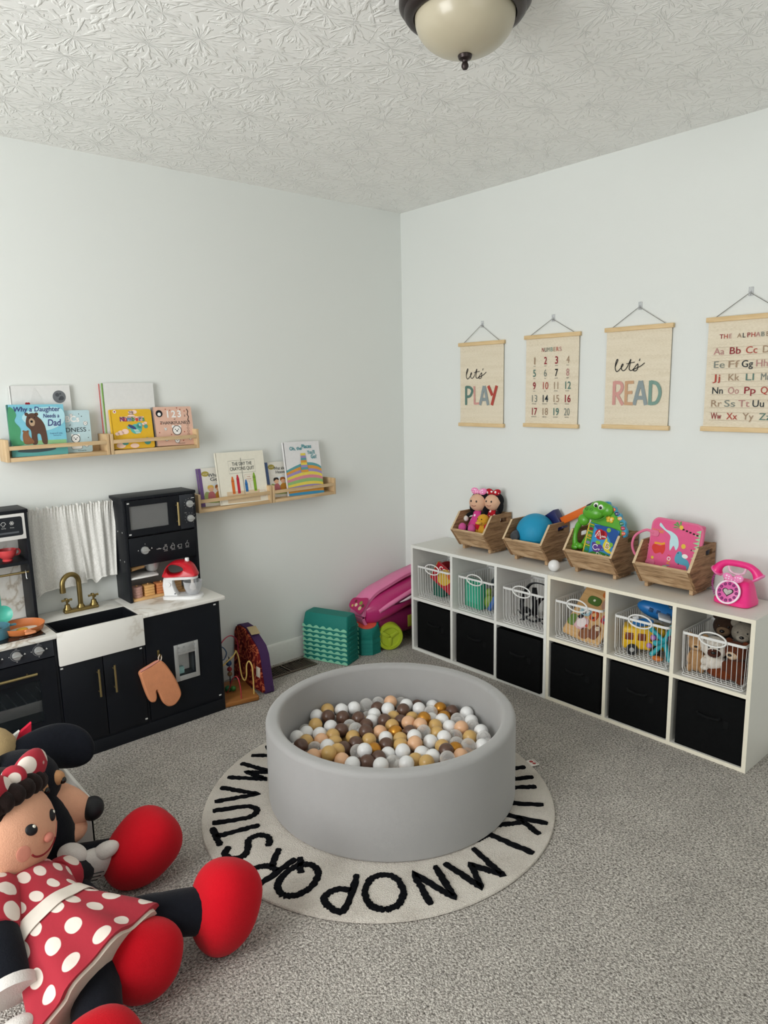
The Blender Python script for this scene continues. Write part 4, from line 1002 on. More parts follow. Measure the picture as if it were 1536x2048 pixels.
CUBES = [u - PT - k * (CW + PT) - CW / 2 for u in (U1, U2) for k in range(3)]
ZLOW, ZUP = PT, 2 * PT + CH
# black fabric bins
fab = mat('bin_black', '0b0c0d', .85, 0, .25, 60, .25, 400, .12); fab2 = mat('bin_handle', '0e0f10', .8, 0, .2, 60, .2, 300, .15)
BINL = ['black fabric bin in the cube nearest the corner', 'black fabric bin under the wire basket with the teal box', 'black fabric bin sticking out under the basket of black straps', 'black fabric bin under the basket with the wooden puzzle', 'black fabric bin under the basket with the yellow bus', 'black fabric bin below the basket of plush animals']
def bin_parts(t):
    g = G(fab); w, d, h, k = .131, .262, .262, .004
    g.box(-d, 0, -w, w, 0, .004); g.box(-d, -d + k, -w, w, .0, h, .0015); g.box(-k, 0, -w, w, 0, h, .0015); g.box(-d, 0, -w, -w + k, 0, h, .0015); g.box(-d, 0, w - k, w, 0, h, .0015)
    g.tube([(-d + .002, -w + .002, h), (-.002, -w + .002, h), (-.002, w - .002, h), (-d + .002, w - .002, h)], .003, 6, True)
    g.build('fabric_box', t)
    g = G(fab2); g.tube([(-d - .001, .045, .165), (-d - .006, .04, .160), (-d - .007, 0, .154), (-d - .006, -.04, .160), (-d - .001, -.045, .165)], .006, 8); g.box(-d - .0015, -d, -.075, -.055, .13, .16, .0005); g.build('handle', t)
bin0 = None
for i, y in enumerate(CUBES):
    fx = (.0, .0, -.018, -.004, .0, .0)[i]; dy = (-.010, -.008, -.0005, .003, -.002, -.006)[i]
    T = M.Translation((SF + .272 + fx, y + dy, ZLOW + .0005))
    if bin0 is None: bin0 = thing('fabric_bin', BINL[0], 'storage bin', T, 'black fabric bins'); bin_parts(bin0)
    else: dup(bin0, T, BINL[i])
# wire baskets
wire = mat('wire_white', 'e4e4e2', .35, 0, .02, 20)
BASL = ['white wire basket holding the red colour book', 'white wire basket holding a teal box', 'white wire basket holding black straps', 'white wire basket holding the wooden animal puzzle', 'white wire basket holding the yellow toy bus', 'white wire basket full of plush animals']
def basket_parts(t):
    hw, d, h = .122, .255, .178; bt = .012
    g = G(wire)
    def U(y):  # front wire, floor wire, back wire in one run
        g.tube([(-d, y, h), (-d + .004, y, bt + .02), (-d + .012, y, bt), (-.012, y, bt), (-.004, y, bt + .02), (0, y, h)], .0012, 5)
    for i in range(13): U(-hw + .010 + i * (2 * hw - .02) / 12)
    for i in range(14):
        x = -d + .012 + i * (d - .024) / 13
        g.tube([(x, -hw, h), (x, -hw + .003, bt + .02), (x, -hw + .012, bt - .003), (x, hw - .012, bt - .003), (x, hw - .003, bt + .02), (x, hw, h)], .0012, 5)
    g.tube([(p[0], p[1], .004) for p in rrect(-d + .004, -.004, -hw + .004, hw - .004, .012)], .0020, 6, True)
    for xx in (-d + .012, -.012): g.tube([(xx, -hw + .004, .004), (xx, -hw + .01, bt)], .0012, 5); g.tube([(xx, hw - .004, .004), (xx, hw - .01, bt)], .0012, 5)
    g.build('wire_frame', t)
    g = G(wire); pl = rrect(-d, 0, -hw, hw, .014)
    inn = rrect(-d + .0035, -.0035, -hw + .0035, hw - .0035, .011)
    g.rings([[(p[0], p[1], h - .005) for p in pl], [(p[0], p[1], h + .005) for p in pl], [(p[0], p[1], h + .005) for p in inn], [(p[0], p[1], h - .005) for p in inn]], False, True)
    g.build('rim', t)
    g = G(wire); g.tube([(-d - .003, .052 * math.cos(a), h + .001 + .027 * math.sin(a)) for a in [i * PI / 18 for i in range(36)]], .0034, 8, True); g.build('handle', t)
bas0 = None; BASKET = []
for i, y in enumerate(CUBES):
    fx = (.0, .003, .002, .002, .0, .0)[i]; dy = (-.004, -.006, -.006, .002, -.004, -.004)[i]
    T = M.Translation((SF + .262 + fx, y + dy, ZUP + .0005)); BASKET.append(V((SF + .262 + fx, y + dy, ZUP + .013)))
    if bas0 is None: bas0 = thing('wire_basket', BASL[0], 'basket', T, 'white wire baskets'); basket_parts(bas0)
    else: dup(bas0, T, BASL[i])
def one(g, name, label, cat, p, group=None, **kw):
    o = g.build(name, **kw); tag(o, label, cat, group); return origin_to(o, p)
# basket 1: colour book, red and purple bits
B = BASKET[0]
def art_color(g, w, h):
    g.use('book_white_ink'); g.text('color', w * .5, h * .72, .034, .0010, .01, w=w * .72); g.use(P('book_yellow', 'd8b13f')); blob(g, [(.05, .02), (.04, .08), (.08, .11), (.12, .07), (.1, .02)], .0010); g.use(P('book_orange', 'd0632c')); g.disc(.1, .09, .02, .0013)
def free_book(label, F, w, h, t, cover, spine, art, name='picture_book', group=None):
    b = thing(name, label, 'book', F, group); g = G(cover); g.printed = True; bd = .0025
    g.prism(rrect(0, w, 0, h), -bd, 0); g.prism(rrect(0, w, 0, h), -t, -t + bd); g.use(spine); g.box(-.0015, .004, .0005, h - .0005, -t, 0); g.use(cover); art(g, w, h); g.build('cover', b)
    g = G('book_paper'); g.box(.004, w - .003, .003, h - .003, -t + bd, -bd); g.build('page_block', b); return b
free_book('red book with white lettering and yellow spine tilted in the wire basket', frame((B.x - .232, B.y + .045, B.z + .115), (.12, -.80, -.52), (.10, -.50, .84)) , .155, .11, .014, P('book_red', 'b01f2d', .35), P('book_yellow_edge', 'd9c45a', .4), art_color)
g = G(P('crimson_fabric', 'a8232c', .8)); g.ell((B.x - .12, B.y - .01, B.z + .150), (.07, .06, .018), M.Rotation(.5, 3, 'X').to_4x4()); one(g, 'folded_pouch', 'folded red pouch lying on top of the basket with the red book', 'pouch', (B.x - .12, B.y - .01, B.z + .13))
g = G(P('plum_fabric', '5b2a47', .8)); g.box(B.x - .19, B.x - .03, B.y - .108, B.y - .045, B.z + .128, B.z + .176, .01); one(g, 'fabric_case', 'dark plum case in the back of the basket with the red book', 'case', (B.x - .1, B.y - .07, B.z + .12))
g = G(P('deep_green', '1f5c4c', .7)); g.box(B.x - .20, B.x - .04, B.y - .02, B.y + .05, B.z + .001, B.z + .12, .006); one(g, 'green_box', 'dark green box behind the red book in the wire basket', 'box', (B.x - .1, B.y, B.z))
# basket 2: teal box, grey round thing, blue and green toys
B = BASKET[1]
g = G(plastic('box_teal', '2a9a78', .5)); g.at(M.Translation((B.x - .2, B.y + .045, B.z)) @ M.Rotation(-.12, 4, 'Z')); g.box(-.02, .02, -.06, .06, .001, .15, .006); g.use(P('teal_label', '3aa98b')); g.box(-.021, -.02, -.045, .045, .03, .12); g.at(M.Identity(4)); one(g, 'toy_box', 'plain teal box standing upright in the wire basket', 'box', (B.x - .2, B.y + .045, B.z))
g = G(plastic('dark_grey_plastic', '4e5459', .4)); Tm = M.Translation((B.x - .12, B.y - .06, B.z + .125)) @ M.Rotation(1.1, 4, 'Y'); g.lathe([(.0, -.02), (.03, -.02), (.052, -.014), (.055, .006), (.045, .016), (.03, .018), (.026, .01), (0, .01)], 32, Tm); one(g, 'toy_headset', 'dark grey round toy part on top of the basket with the teal box', 'toy', (B.x - .12, B.y - .06, B.z + .1))
g = G(plastic('royal_blue', '2d5fa8', .4)); g.at(M.Translation((B.x - .17, B.y - .085, B.z + .06)) @ M.Rotation(.5, 4, 'X')); g.box(-.05, .06, -.012, .012, -.055, .06, .008); g.at(M.Identity(4)); one(g, 'toy_shield', 'blue toy plate leaning in the basket with the teal box', 'toy', (B.x - .17, B.y - .085, B.z))
g = G(plastic('lime_toy', '7d9a35', .45)); g.ell((B.x - .18, B.y - .035, B.z + .045), (.03, .025, .04)); g.ell((B.x - .185, B.y - .035, B.z + .095), (.02, .018, .022)); one(g, 'toy_figure', 'small green toy figure beside the teal box in the basket', 'toy', (B.x - .18, B.y - .035, B.z))
# basket 3: black straps and a magenta toy
B = BASKET[2]
st = mat('strap_black', '15161a', .7, 0, .2, 60); g = G(st)
def strap(pts, w=.010, th=.003):
    pts = smooth(pts, 6); rs = []
    for i, p in enumerate(pts):
        d = (pts[min(i + 1, len(pts) - 1)] - pts[max(i - 1, 0)]).normalized(); s = d.cross(V((.3, .2, 1))).normalized(); n = d.cross(s)
        rs.append([(p + s * a * w + n * b * th)[:] for a, b in ((-1, -1), (1, -1), (1, 1), (-1, 1))])
    g.rings(rs)
strap([(B.x - .21, B.y + .02, B.z + .01), (B.x - .2, B.y + .04, B.z + .1), (B.x - .18, B.y + .01, B.z + .185), (B.x - .16, B.y - .05, B.z + .195), (B.x - .15, B.y - .09, B.z + .17)])
strap([(B.x - .22, B.y + .03, B.z + .012), (B.x - .19, B.y - .02, B.z + .06), (B.x - .2, B.y - .03, B.z + .14), (B.x - .17, B.y - .01, B.z + .17), (B.x - .12, B.y + .02, B.z + .12)])
strap([(B.x - .2, B.y - .09, B.z + .01), (B.x - .21, B.y - .04, B.z + .05), (B.x - .19, B.y + .03, B.z + .07), (B.x - .16, B.y + .05, B.z + .03)], .013)
strap([(B.x - .22, B.y + .05, B.z + .06), (B.x - .21, B.y + .02, B.z + .03), (B.x - .2, B.y - .03, B.z + .012), (B.x - .21, B.y - .08, B.z + .04)], .012)
strap([(B.x - .1, B.y - .09, B.z + .02), (B.x - .13, B.y - .1, B.z + .1), (B.x - .15, B.y - .06, B.z + .13), (B.x - .14, B.y + .0, B.z + .08), (B.x - .1, B.y + .03, B.z + .01)], .014)
g.printed = False
one(g, 'strap_harness', 'tangled black strap harness in the wire basket', 'harness', (B.x - .17, B.y, B.z))
g = G(plastic('magenta', 'a01f56', .4)); g.box(B.x - .09, B.x - .03, B.y - .11, B.y - .03, B.z + .003, B.z + .215, .008); g.use(P('pale_dot', 'd9c9d0')); g.box(B.x - .0915, B.x - .09, B.y - .08, B.y - .065, B.z + .17, B.z + .19); one(g, 'toy_case', 'magenta case standing behind the black straps', 'case', (B.x - .06, B.y - .07, B.z))
# basket 4: wooden puzzle board with animal pieces
B = BASKET[3]
PF = frame((B.x - .226, B.y + .100, B.z + .018), (.0, -.985, -.17), (.62, -.13, .77)) @ M.Scale(1.16, 4)
t = thing('wooden_puzzle', 'wooden peg puzzle board with painted farm animals standing in the wire basket', 'puzzle', PF)
g = G('birch'); g.prism(rrect(0, .165, 0, .225, .012), -.009, 0, None, .001); g.build('board', t)
def pz(name, pts, c, extra=()):
    g = G(P(name + '_paint', c, .5)); pp = [(q.x, q.y) for q in smooth([(a, b, 0) for a, b in pts], 4, True)]
    if area2(pp) < 0: pp = pp[::-1]
    g.prism(pp, .0002, .005, None, .001)
    for c2, x, y, r in extra: g.use(P('puz_' + c2, c2, .5)); g.disc(x, y, r, .0056)
    g.printed = True; g.build(name, t)
def ov(x, y, a, b, n=8, w=.12): return [(x + a * math.cos(k * 2 * PI / n) * (1 + w * (k % 2)), y + b * math.sin(k * 2 * PI / n) * (1 + w * (k % 2))) for k in range(n)]
pz('sheep_piece', ov(.06, .062, .028, .026), 'd8aeb4', (('efe3e3', .06, .064, .02), ('2b2b33', .045, .085, .010), ('c8503a', .085, .06, .006)))
pz('cow_piece', ov(.05, .112, .024, .018), '9fc3cf', (('f2f2f0', .056, .116, .012), ('2c2a2a', .05, .106, .008), ('2c2a2a', .064, .122, .004)))
pz('leaf_piece', ov(.02, .062, .018, .024), '64803a'); pz('tree_piece', ov(.062, .165, .028, .018), '4f7232', (('e8e6d8', .062, .166, .005),))
pz('tiger_piece', ov(.092, .108, .016, .02), 'c8562c', (('e0b06a', .092, .112, .008), ('39251c', .092, .098, .005)))
pz('hippo_piece', ov(.118, .172, .022, .026), 'b08a78', (('efe6de', .112, .18, .006), ('2b2322', .112, .18, .003), ('efe6de', .126, .182, .006), ('2b2322', .126, .182, .003)))
pz('fox_piece', ov(.1, .205, .02, .014), 'c9702f'); pz('cart_piece', ov(.14, .112, .017, .018), 'b93240', (('31527e', .14, .112, .008),)); pz('star_piece', ov(.15, .15, .013, .022), 'e0bc3a', (('d1585a', .15, .15, .012),)); pz('crown_piece', ov(.145, .21, .018, .01), 'd9b233')
pz('monkey_piece', ov(.125, .05, .02, .03), '7c4a31', (('e9d4b8', .13, .066, .009), ('2b1c16', .127, .068, .002), ('2b1c16', .134, .068, .002))); pz('bear_piece', ov(.09, .03, .02, .022), '8a5636')
# basket 5: bus, propeller toy, teal toy
B = BASKET[4]
BF = M.Translation((B.x - .155, B.y + .03, B.z + .0005)) @ M.Rotation(math.radians(-62), 4, 'Z')
t = thing('toy_bus', 'yellow toy bus with brown windows and black wheels in the wire basket', 'toy bus', BF)
yl = plastic('bus_yellow', 'e3b51f', .35)
g = G(yl); g.box(-.09, .08, -.045, .045, .02, .118, .014, 3); g.box(-.085, .075, -.0455, .0455, .085, .092, .002); g.box(-.06, .06, -.03, .03, .117, .126, .006); g.build('body', t)
g = G(P('bus_window', '7a3d22', .3))
for x in (-.062, -.012, .038): g.box(x - .018, x + .018, -.0462, .0462, .062, .096, .004)
g.box(-.0912, .0812, -.03, .03, .058, .094, .004); g.build('windows', t)
for x in (-.05, .045):
    for y in (-.046, .046):
        g = G(plastic('tyre_black', '17181a', .5)); g.cyl((x, y - .010, .0235), (x, y + .010, .0235), .0235, n=28); g.use(silver); g.cyl((x, y - .0105, .0235), (x, y + .0105, .0235), .010, n=16); g.build('wheel', t)
t = thing('toy_plane', 'blue toy aeroplane with a white wing lying on top of the yellow bus', 'toy plane', M.Translation((B.x - .10, B.y - .015, B.z + .178)) @ M.Rotation(math.radians(-60), 4, 'Z') @ M.Rotation(.25, 4, 'Y'))
bl = plastic('plane_blue', '1d6fb4', .35)
g = G(bl); g.ell((0, 0, 0), (.105, .042, .042)); g.build('fuselage', t)
g = G(P('plane_glass', '2f4c63', .25)); g.ell((.03, 0, .03), (.03, .03, .02)); 
g.build('cockpit', t)
g = G(plastic('wing_white', 'dfe1e4', .4)); g.box(-.02, .03, -.115, -.03, -.008, .004, .004); g.box(-.02, .03, .03, .10, -.008, .004, .004); g.build('wing', t)
g = G(P('window_navy', '274d78')); 
for x in (-.05, -.02, .02): g.box(x - .008, x + .008, -.0425, -.03, -.006, .01, .002)
g.build('windows', t)
t = thing('toy_rocket', 'small blue toy rocket lying over the bus roof', 'toy', M.Translation((B.x - .19, B.y + .02, B.z + .142)) @ M.Rotation(math.radians(-100), 4, 'Z') @ M.Rotation(math.radians(70), 4, 'Y'))
g = G(bl); g.lathe([(0, -.05), (.016, -.045), (.018, 0), (.014, .03), (.006, .048), (0, .05)], 20); g.build('body', t); g = G('wing_white'); g.box(-.03, .03, -.002, .002, -.05, -.02, .001); g.build('fin', t)
t = thing('toy_jack', 'turquoise jointed toy with purple knobs beside the yellow bus', 'toy', (B.x - .19, B.y - .075, B.z + .08))
tq = plastic('turquoise', '2fa9b5', .35)
g = G(tq)
for d in ((-.012, .05, .045), (-.01, .045, -.06), (0, -.03, .07), (.0, -.025, -.07), (-.035, .02, .0)): g.tube([(0, 0, 0), V(d)], lambda q: .010 - .003 * math.sin(q * PI), 10); g.ell(V(d), .012, nu=12, nv=8)
g.build('limbs', t)
for d, c in (((-.028, .035, .018), 'b07ac0'), ((-.03, .05, -.02), 'b07ac0'), ((-.02, -.035, .03), '4a1f45')): g = G(plastic('knob_' + c, c, .35)); g.ell(d, .012, nu=14, nv=10); g.build('knob', t)
g = G(plastic('toy_orange', 'c8702c', .4)); g.ell((B.x - .215, B.y - .06, B.z + .012), (.016, .024, .011)); one(g, 'toy_fish', 'tiny orange toy on the floor of the basket with the bus', 'toy', (B.x - .215, B.y - .06, B.z))
# basket 6: plush animals
B = BASKET[5]
def soft_animal(name, label, loc, head, body, body_c, face_c, ear, nose=True, rz=0.0, group='plush animals in the wire basket', tilt=0.0):
    t = thing(name, label, 'plush toy', M.Translation(loc) @ M.Rotation(rz, 4, 'Z') @ M.Rotation(tilt, 4, 'Y'), group)
    bm_ = plush(name + '_fur_' + body_c, body_c); fm = plush(name + '_face_' + face_c, face_c)
    g = G(bm_); g.ell((0, 0, body[2]), body); g.ell((-body[0] * .5, -body[1] * .7, body[2] * .35), (body[0] * .55, body[1] * .35, body[2] * .34)); g.ell((-body[0] * .5, body[1] * .7, body[2] * .35), (body[0] * .55, body[1] * .35, body[2] * .34)); g.ell((-body[0] * .7, body[1] * .75, body[2] * 1.1), (body[0] * .3, body[1] * .3, body[2] * .45)); g.ell((-body[0] * .7, -body[1] * .75, body[2] * 1.1), (body[0] * .3, body[1] * .3, body[2] * .45)); g.build('body', t)
    hz = body[2] * 1.9 + head * .6
    g = G(bm_); g.ell((-.005, 0, hz), (head, head * 1.05, head * .95)); h = g.build('head', t)
    g = G(fm); g.ell((-head * .85, 0, hz - head * .2), (head * .5, head * .55, head * .42)); g.build('muzzle', h)
    for s in (-1, 1):
        g = G(bm_)
        if ear == 'round': g.ell((0, s * head * .8, hz + head * .75), (head * .18, head * .38, head * .38))
        else: g.ell((-.0, s * head * 1.05, hz + head * .1), (head * .35, head * .22, head * .62))
        g.build('ear', h)
        g = G(plastic('bead_black', '0d0d0e', .2)); g.ell((-head * .93, s * head * .35, hz + head * .22), head * .11, nu=10, nv=8); g.build('eye', h)
    if nose: g = G('bead_black'); g.ell((-head * 1.33, 0, hz - head * .08), (head * .13, head * .2, head * .13), nu=12, nv=8); g.build('nose', h)
soft_animal('plush_bear', 'tan plush bear at the corner-side end of the basket', (B.x - .20, B.y + .082, B.z), .034, (.03, .032, .052), 'b08a62', 'c9a67d', 'round', rz=.3)
soft_animal('plush_dog', 'white plush dog with a brown muzzle in the middle of the basket', (B.x - .20, B.y + .012, B.z + .025), .046, (.034, .045, .035), 'd9d2c8', '4a2a20', 'flop', rz=.3)
soft_animal('plush_bear', 'reddish brown plush bear with a cream muzzle in the wire basket', (B.x - .195, B.y - .068, B.z), .040, (.036, .042, .052), '5f3220', 'd0b79b', 'round', rz=-.1)
soft_animal('plush_wolf', 'mottled grey plush animal lying on top of the basket', (B.x - .14, B.y - .07, B.z + .115), .044, (.04, .05, .022), '7b7469', '8d867b', 'round', rz=.2)
soft_animal('plush_monkey', 'dark brown plush monkey at the back of the basket', (B.x - .08, B.y + .02, B.z + .02), .050, (.05, .06, .065), '33251d', '6f5a46', 'round', rz=.1)
g = G(plush('rust_fur', '6d351c')); g.ell((B.x - .2, B.y - .02, B.z + .025), (.04, .06, .024)); one(g, 'plush_blanket', 'rust brown plush lying on the floor of the basket', 'plush toy', (B.x - .2, B.y - .02, B.z))

# ------------------------------------------------------------------ wooden crates on the storage units
def crate(label, ya, yb):
    """ya is the end nearer the corner"""
    w = ya - yb; t = thing('wooden_crate', label, 'crate', (-.012, ya, SH), 'wooden crates on the storage units'); th = .011
    prof = [(0, .020), (-.152, .020), (-.222, .112), (-.154, .202), (0, .202)]
    hole = [(-.06 + .030 * math.cos(a) * (1 if abs(math.cos(a)) > .3 else 1), .170 + .011 * math.sin(a)) for a in [i * PI / 10 for i in range(20)]]
    F = frame((0, 0, 0), (1, 0, 0), (0, 0, 1))   # local z of the frame is -y
    for y0 in (0, w - th):
        g = G('burnt_wood_side'); c = V((-.06, .170)); oo = []
        n = len(hole)
        def hit(p):
            d = (V(p) - c).normalized(); best = None
            for i in range(len(prof)):
                a = V(prof[i]); b = V(prof[(i + 1) % len(prof)]); e = b - a; den = d.x * e.y - d.y * e.x
                if abs(den) < 1e-9: continue
                s = ((a.x - c.x) * e.y - (a.y - c.y) * e.x) / den; k = ((a.x - c.x) * d.y - (a.y - c.y) * d.x) / den
                if s > 0 and -1e-6 <= k <= 1 + 1e-6 and (best is None or s < best): best = s
            return (c + d * best)
        ang = sorted([math.atan2(p[1] - c.y, p[0] - c.x) for p in prof] + [2 * PI * i / 20 - PI + .01 for i in range(20)])
        outp = [hit((c.x + math.cos(a), c.y + math.sin(a))) for a in ang]
        inp = [(c.x + .030 * math.cos(a) / max(abs(math.cos(a)), abs(math.sin(a)) ** .8, .72), c.y + .0115 * math.sin(a) / max(.72, abs(math.sin(a)))) for a in ang]
        rs = [[F @ V((p[0], p[1], y0)) for p in outp], [F @ V((p[0], p[1], y0 + th)) for p in outp], [F @ V((p[0], p[1], y0 + th)) for p in inp], [F @ V((p[0], p[1], y0)) for p in inp]]
        g.rings([[q[:] for q in r] for r in rs], False, True)
        g.use('raw_edge'); e0, e1 = V(prof[2]), V(prof[3]); d = (e1 - e0).normalized(); nrm = V((-d.y, d.x)) * .0007
        g.add([(F @ V((q.x, q.y, yy)))[:] for yy in (y0, y0 + th) for q in (e0 + nrm, e1 + nrm)], [(0, 1, 3, 2)])
        g.build('side_board', t)
    def plank(name, a, b, th2, mt='burnt_wood'):
        a = V(a); b = V(b); d = (b - a).normalized(); n = V((-d.y, d.x)) * th2
        g = G(mt); g.rings([[(p.x, -y, p.y) for p in (a, b, b + n, a + n)] for y in (th, w - th)]); g.build(name, t)
    plank('front_board', (-.222, .112), (-.1875, .0667), -.0) if False else None
    plank('front_board', (-.150, .022), (-.185, .0680), -.010); plank('front_board', (-.1865, .0690), (-.2215, .1130), -.010)
    plank('bottom_board', (-.004, .022), (-.15, .022), -.008); plank('back_board', (-.002, .024), (-.002, .200), .009)
    for y in (.018, w - .034):
        g = G('burnt_wood'); g.box(-.145, -.02, -y - .016, -y, 0.0005, .020, .001); g.build('foot', t)
crate('wooden crate holding the two small dolls', -.602, -.832)
crate('wooden crate holding the blue ball', -.952, -1.186)
crate('wooden crate holding the green dinosaur toy', -1.304, -1.552)
crate('wooden crate holding the pink dinosaur bag', -1.650, -1.897)
ZC = SH + .0305   # inside floor of a crate

# crate 2: ball, bottle, navy box, orange-handled toy
g = G(mat('ball_blue', '1f8fb8', .55, 0, .05, 30, .15, 300, .3)); bc0 = V((-.118, -1.066, .745)); g.ell(bc0, .094, nu=40, nv=24); one(g, 'play_ball', 'large sky blue rubber ball in the wooden crate', 'ball', bc0 - V((0, 0, .094)))
t = thing('toy_torch', 'dark navy and grey toy torch lying beside the blue ball', 'toy', M.Translation((-.15, -.997, SH + .145)) @ M.Rotation(math.radians(18), 4, 'Z') @ M.Rotation(math.radians(80), 4, 'Y'))
g = G(plastic('torch_navy', '242b3d', .35)); g.lathe([(0, -.06), (.022, -.06), (.024, -.02), (.024, .05), (0, .055)], 24); g.build('barrel', t); g = G(plastic('torch_grey', '3b3f44', .45)); g.lathe([(0, -.085), (.018, -.084), (.024, -.075), (.025, -.055), (.023, -.05), (0, -.05)], 24); g.build('head', t)
t = thing('navy_box', 'glossy navy blue box tilted against the wall behind the blue ball', 'box', M.Translation((-.048, -1.135, SH + .197)) @ M.Rotation(math.radians(-35), 4, 'X'))
g = G(plastic('navy_gloss', '1f2358', .25)); g.box(-.022, .022, -.034, .034, -.05, .05, .002); g.use(P('navy_light', '3a4180', .3)); g.box(-.0225, .0225, .028, .0345, -.0505, .0505, .001); g.build('carton', t)
t = thing('toy_bat', 'orange toy bat with a black tip leaning behind the dinosaur toy', 'toy', M.Translation((-.040, -1.215, SH + .228)) @ M.Rotation(math.radians(62), 4, 'X'))
g = G(plastic('bat_orange', 'e06a1c', .45)); g.box(-.014, .014, -.018, .018, -.06, .110, .006); g.build('shaft', t); g = G(plastic('bat_black', '2b2b2e', .4)); g.box(-.016, .016, -.020, .020, .108, .155, .008, 3); g.build('tip', t)
# crate 1: two rag dolls, yellow duck, small toys
def rag_doll(label, loc, rz, dress, hair, bow, skin='dcb296', s=1.0, tilt=0.0, shoe='c2558f', arm='19191c'):
    t = thing('rag_doll', label, 'doll', M.Translation(loc) @ M.Rotation(rz, 4, 'Z') @ M.Rotation(tilt, 4, 'Y') @ M.Scale(s, 4), 'small rag dolls in the crate')
    sk = plush('doll_skin_' + skin, skin, .04)
    g = G(dress); g.lathe([(0, .02), (.058, .022), (.056, .03), (.042, .06), (.030, .085), (.026, .105), (.016, .115), (0, .117)], 24, None, .8, 1.0); g.build('dress', t)
    g = G(sk); g.ell((-.006, 0, .158), (.046, .050, .047)); h = g.build('head', t)
    g = G(plush('doll_hair_' + hair, hair)); g.ell((.012, 0, .168), (.046, .056, .048)); g.ell((.008, .042, .135), (.022, .017, .040)); g.ell((.008, -.042, .135), (.022, .017, .040)); g.build('hair', h)
    for sy in (-1, 1):
        g = G('bead_black'); g.ell((-.050, sy * .017, .164), (.003, .0045, .006), nu=10, nv=8); g.build('eye', h)
        g = G(plush('sleeve_' + arm, arm)); g.tube(smooth([(0, sy * .022, .100), (-.012, sy * .045, .092), (-.022, sy * .055, .078)], 4), .010, 10); a = g.build('arm', t)
        g = G(plush('mitten_white', 'dcd8d2', .04)); g.ell((-.026, sy * .058, .066), (.014, .013, .016)); g.build('hand', a)
        g = G(plush('sleeve_' + arm, arm)); g.tube(smooth([(-.02, sy * .02, .022), (-.055, sy * .026, .018), (-.075, sy * .028, .016)], 4), .010, 10); l = g.build('leg', t)
        g = G(plush('shoe_' + shoe, shoe)); g.ell((-.092, sy * .030, .022), (.020, .022, .026)); g.build('shoe', l)
    g = G(plush('smile_thread', '8c3a3a')); g.tube([(-.049 + .003 * abs(k - 3) / 3, (k - 3) * .005, .142 - .004 * (1 - ((k - 3) / 3) ** 2)) for k in range(7)], .0014, 6); g.build('smile', h)
    g = G(bow); g.ell((-.008, .024, .216), (.014, .026, .018), M.Rotation(.3, 4, 'X')); g.ell((-.008, -.024, .216), (.014, .026, .018), M.Rotation(-.3, 4, 'X')); g.ell((-.012, 0, .212), (.010, .008, .011)); g.build('hair_bow', h)
    return t
rag_doll('small rag doll in a pink spotted dress with pink bow', (-.108, -.678, ZC + .060), .1, 'pink_dots', '1b1a1d', 'bow_pink_dots', tilt=.12)
rag_doll('small rag doll in a red spotted dress with red bow', (-.080, -.757, ZC + .078), .12, 'red_dots_small', '1b1a1d', 'red_dots_small', tilt=.10, shoe='b5202c', s=.92)
t = thing('plush_duck', 'mustard yellow plush duck in the crate before the dolls', 'plush toy', M.Translation((-.150, -.765, ZC + .035)))
my = plush('mustard', 'cf9b33'); g = G(my); g.ell((0, 0, .045), (.034, .036, .052)); g.build('body', t); g = G(my); g.ell((-.008, 0, .105), (.032, .034, .032)); g.build('head', t); g = G(plush('duck_bill', 'd8a845')); g.ell((-.042, 0, .096), (.018, .018, .009)); g.build('bill', t)
for sy in (-1, 1): g = G(my); g.ell((-.018, sy * .032, .05), (.014, .010, .03)); g.build('wing', t); g = G('bead_black'); g.ell((-.036, sy * .013, .115), .0035, nu=8, nv=6); g.build('eye', t)
for k, (y, z, r, c, lab) in enumerate(((-.640, .052, .022, '9a5aa0', 'small purple soft toy in the crate by the dolls'), (-.705, .045, .020, 'b4927b', 'small beige soft toy in front of the yellow duck'), (-.800, .055, .020, '5a74b8', 'small blue soft toy by the crate end'), (-.806, .088, .016, 'd0746a', 'small salmon soft toy above the blue one'))):
    g = G(plush('soft_' + c, c)); p = V((-.165 + .01 * (k % 2), y, ZC + z)); g.ell(p, (r, r * 1.2, r * .9), nu=18, nv=12); g.ell(p + V((-.008, .012, r * .8)), r * .6, nu=14, nv=10); one(g, 'soft_toy', lab, 'plush toy', p - V((0, 0, r)), 'small soft toys in the crate')
g = G(plush('soft_fill', '6b5560')); g.ell((-.10, -.717, ZC + .026), (.085, .098, .025)); one(g, 'toy_cushion', 'mauve cushion under the dolls in the crate', 'cushion', (-.10, -.717, ZC))

# crate 3: green dinosaur electronic book
DF = frame((-.163, -1.325, ZC + .066), (0, -1, 0), (.13, 0, .99))
t = thing('dinosaur_toy_book', 'green plastic dinosaur toy book with coloured letter buttons', 'toy', DF)
gn = plastic('dino_green', '57a52c', .3); gn2 = plastic('dino_green_dark', '3f8a24', .35)
back = [(.03, .02), (.20, .02), (.225, .07), (.222, .12), (.205, .165), (.17, .205), (.13, .225), (.10, .222), (.075, .2), (.06, .14), (.04, .08)]
g = G(gn); bp = [(q.x, q.y) for q in smooth([(a, b, 0) for a, b in back], 5, True)]
if area2(bp) < 0: bp = bp[::-1]
g.prism(bp, -.03, .0, None, .006); g.box(.04, .2, -.058, .05, -.055, -.022, .008); g.build('body', t)
g = G(plastic('spine_blue_plastic', '3f9cc0', .35)); sp = [(.235, .10), (.24, .125), (.228, .145), (.226, .165), (.208, .178), (.202, .196), (.182, .206), (.172, .224), (.148, .230), (.138, .245), (.112, .243), (.09, .24), (.11, .2), (.16, .18), (.2, .14), (.215, .1)]
pp = [(q.x, q.y) for q in smooth([(a, b, 0) for a, b in sp], 4, True)]
if area2(pp) < 0: pp = pp[::-1]
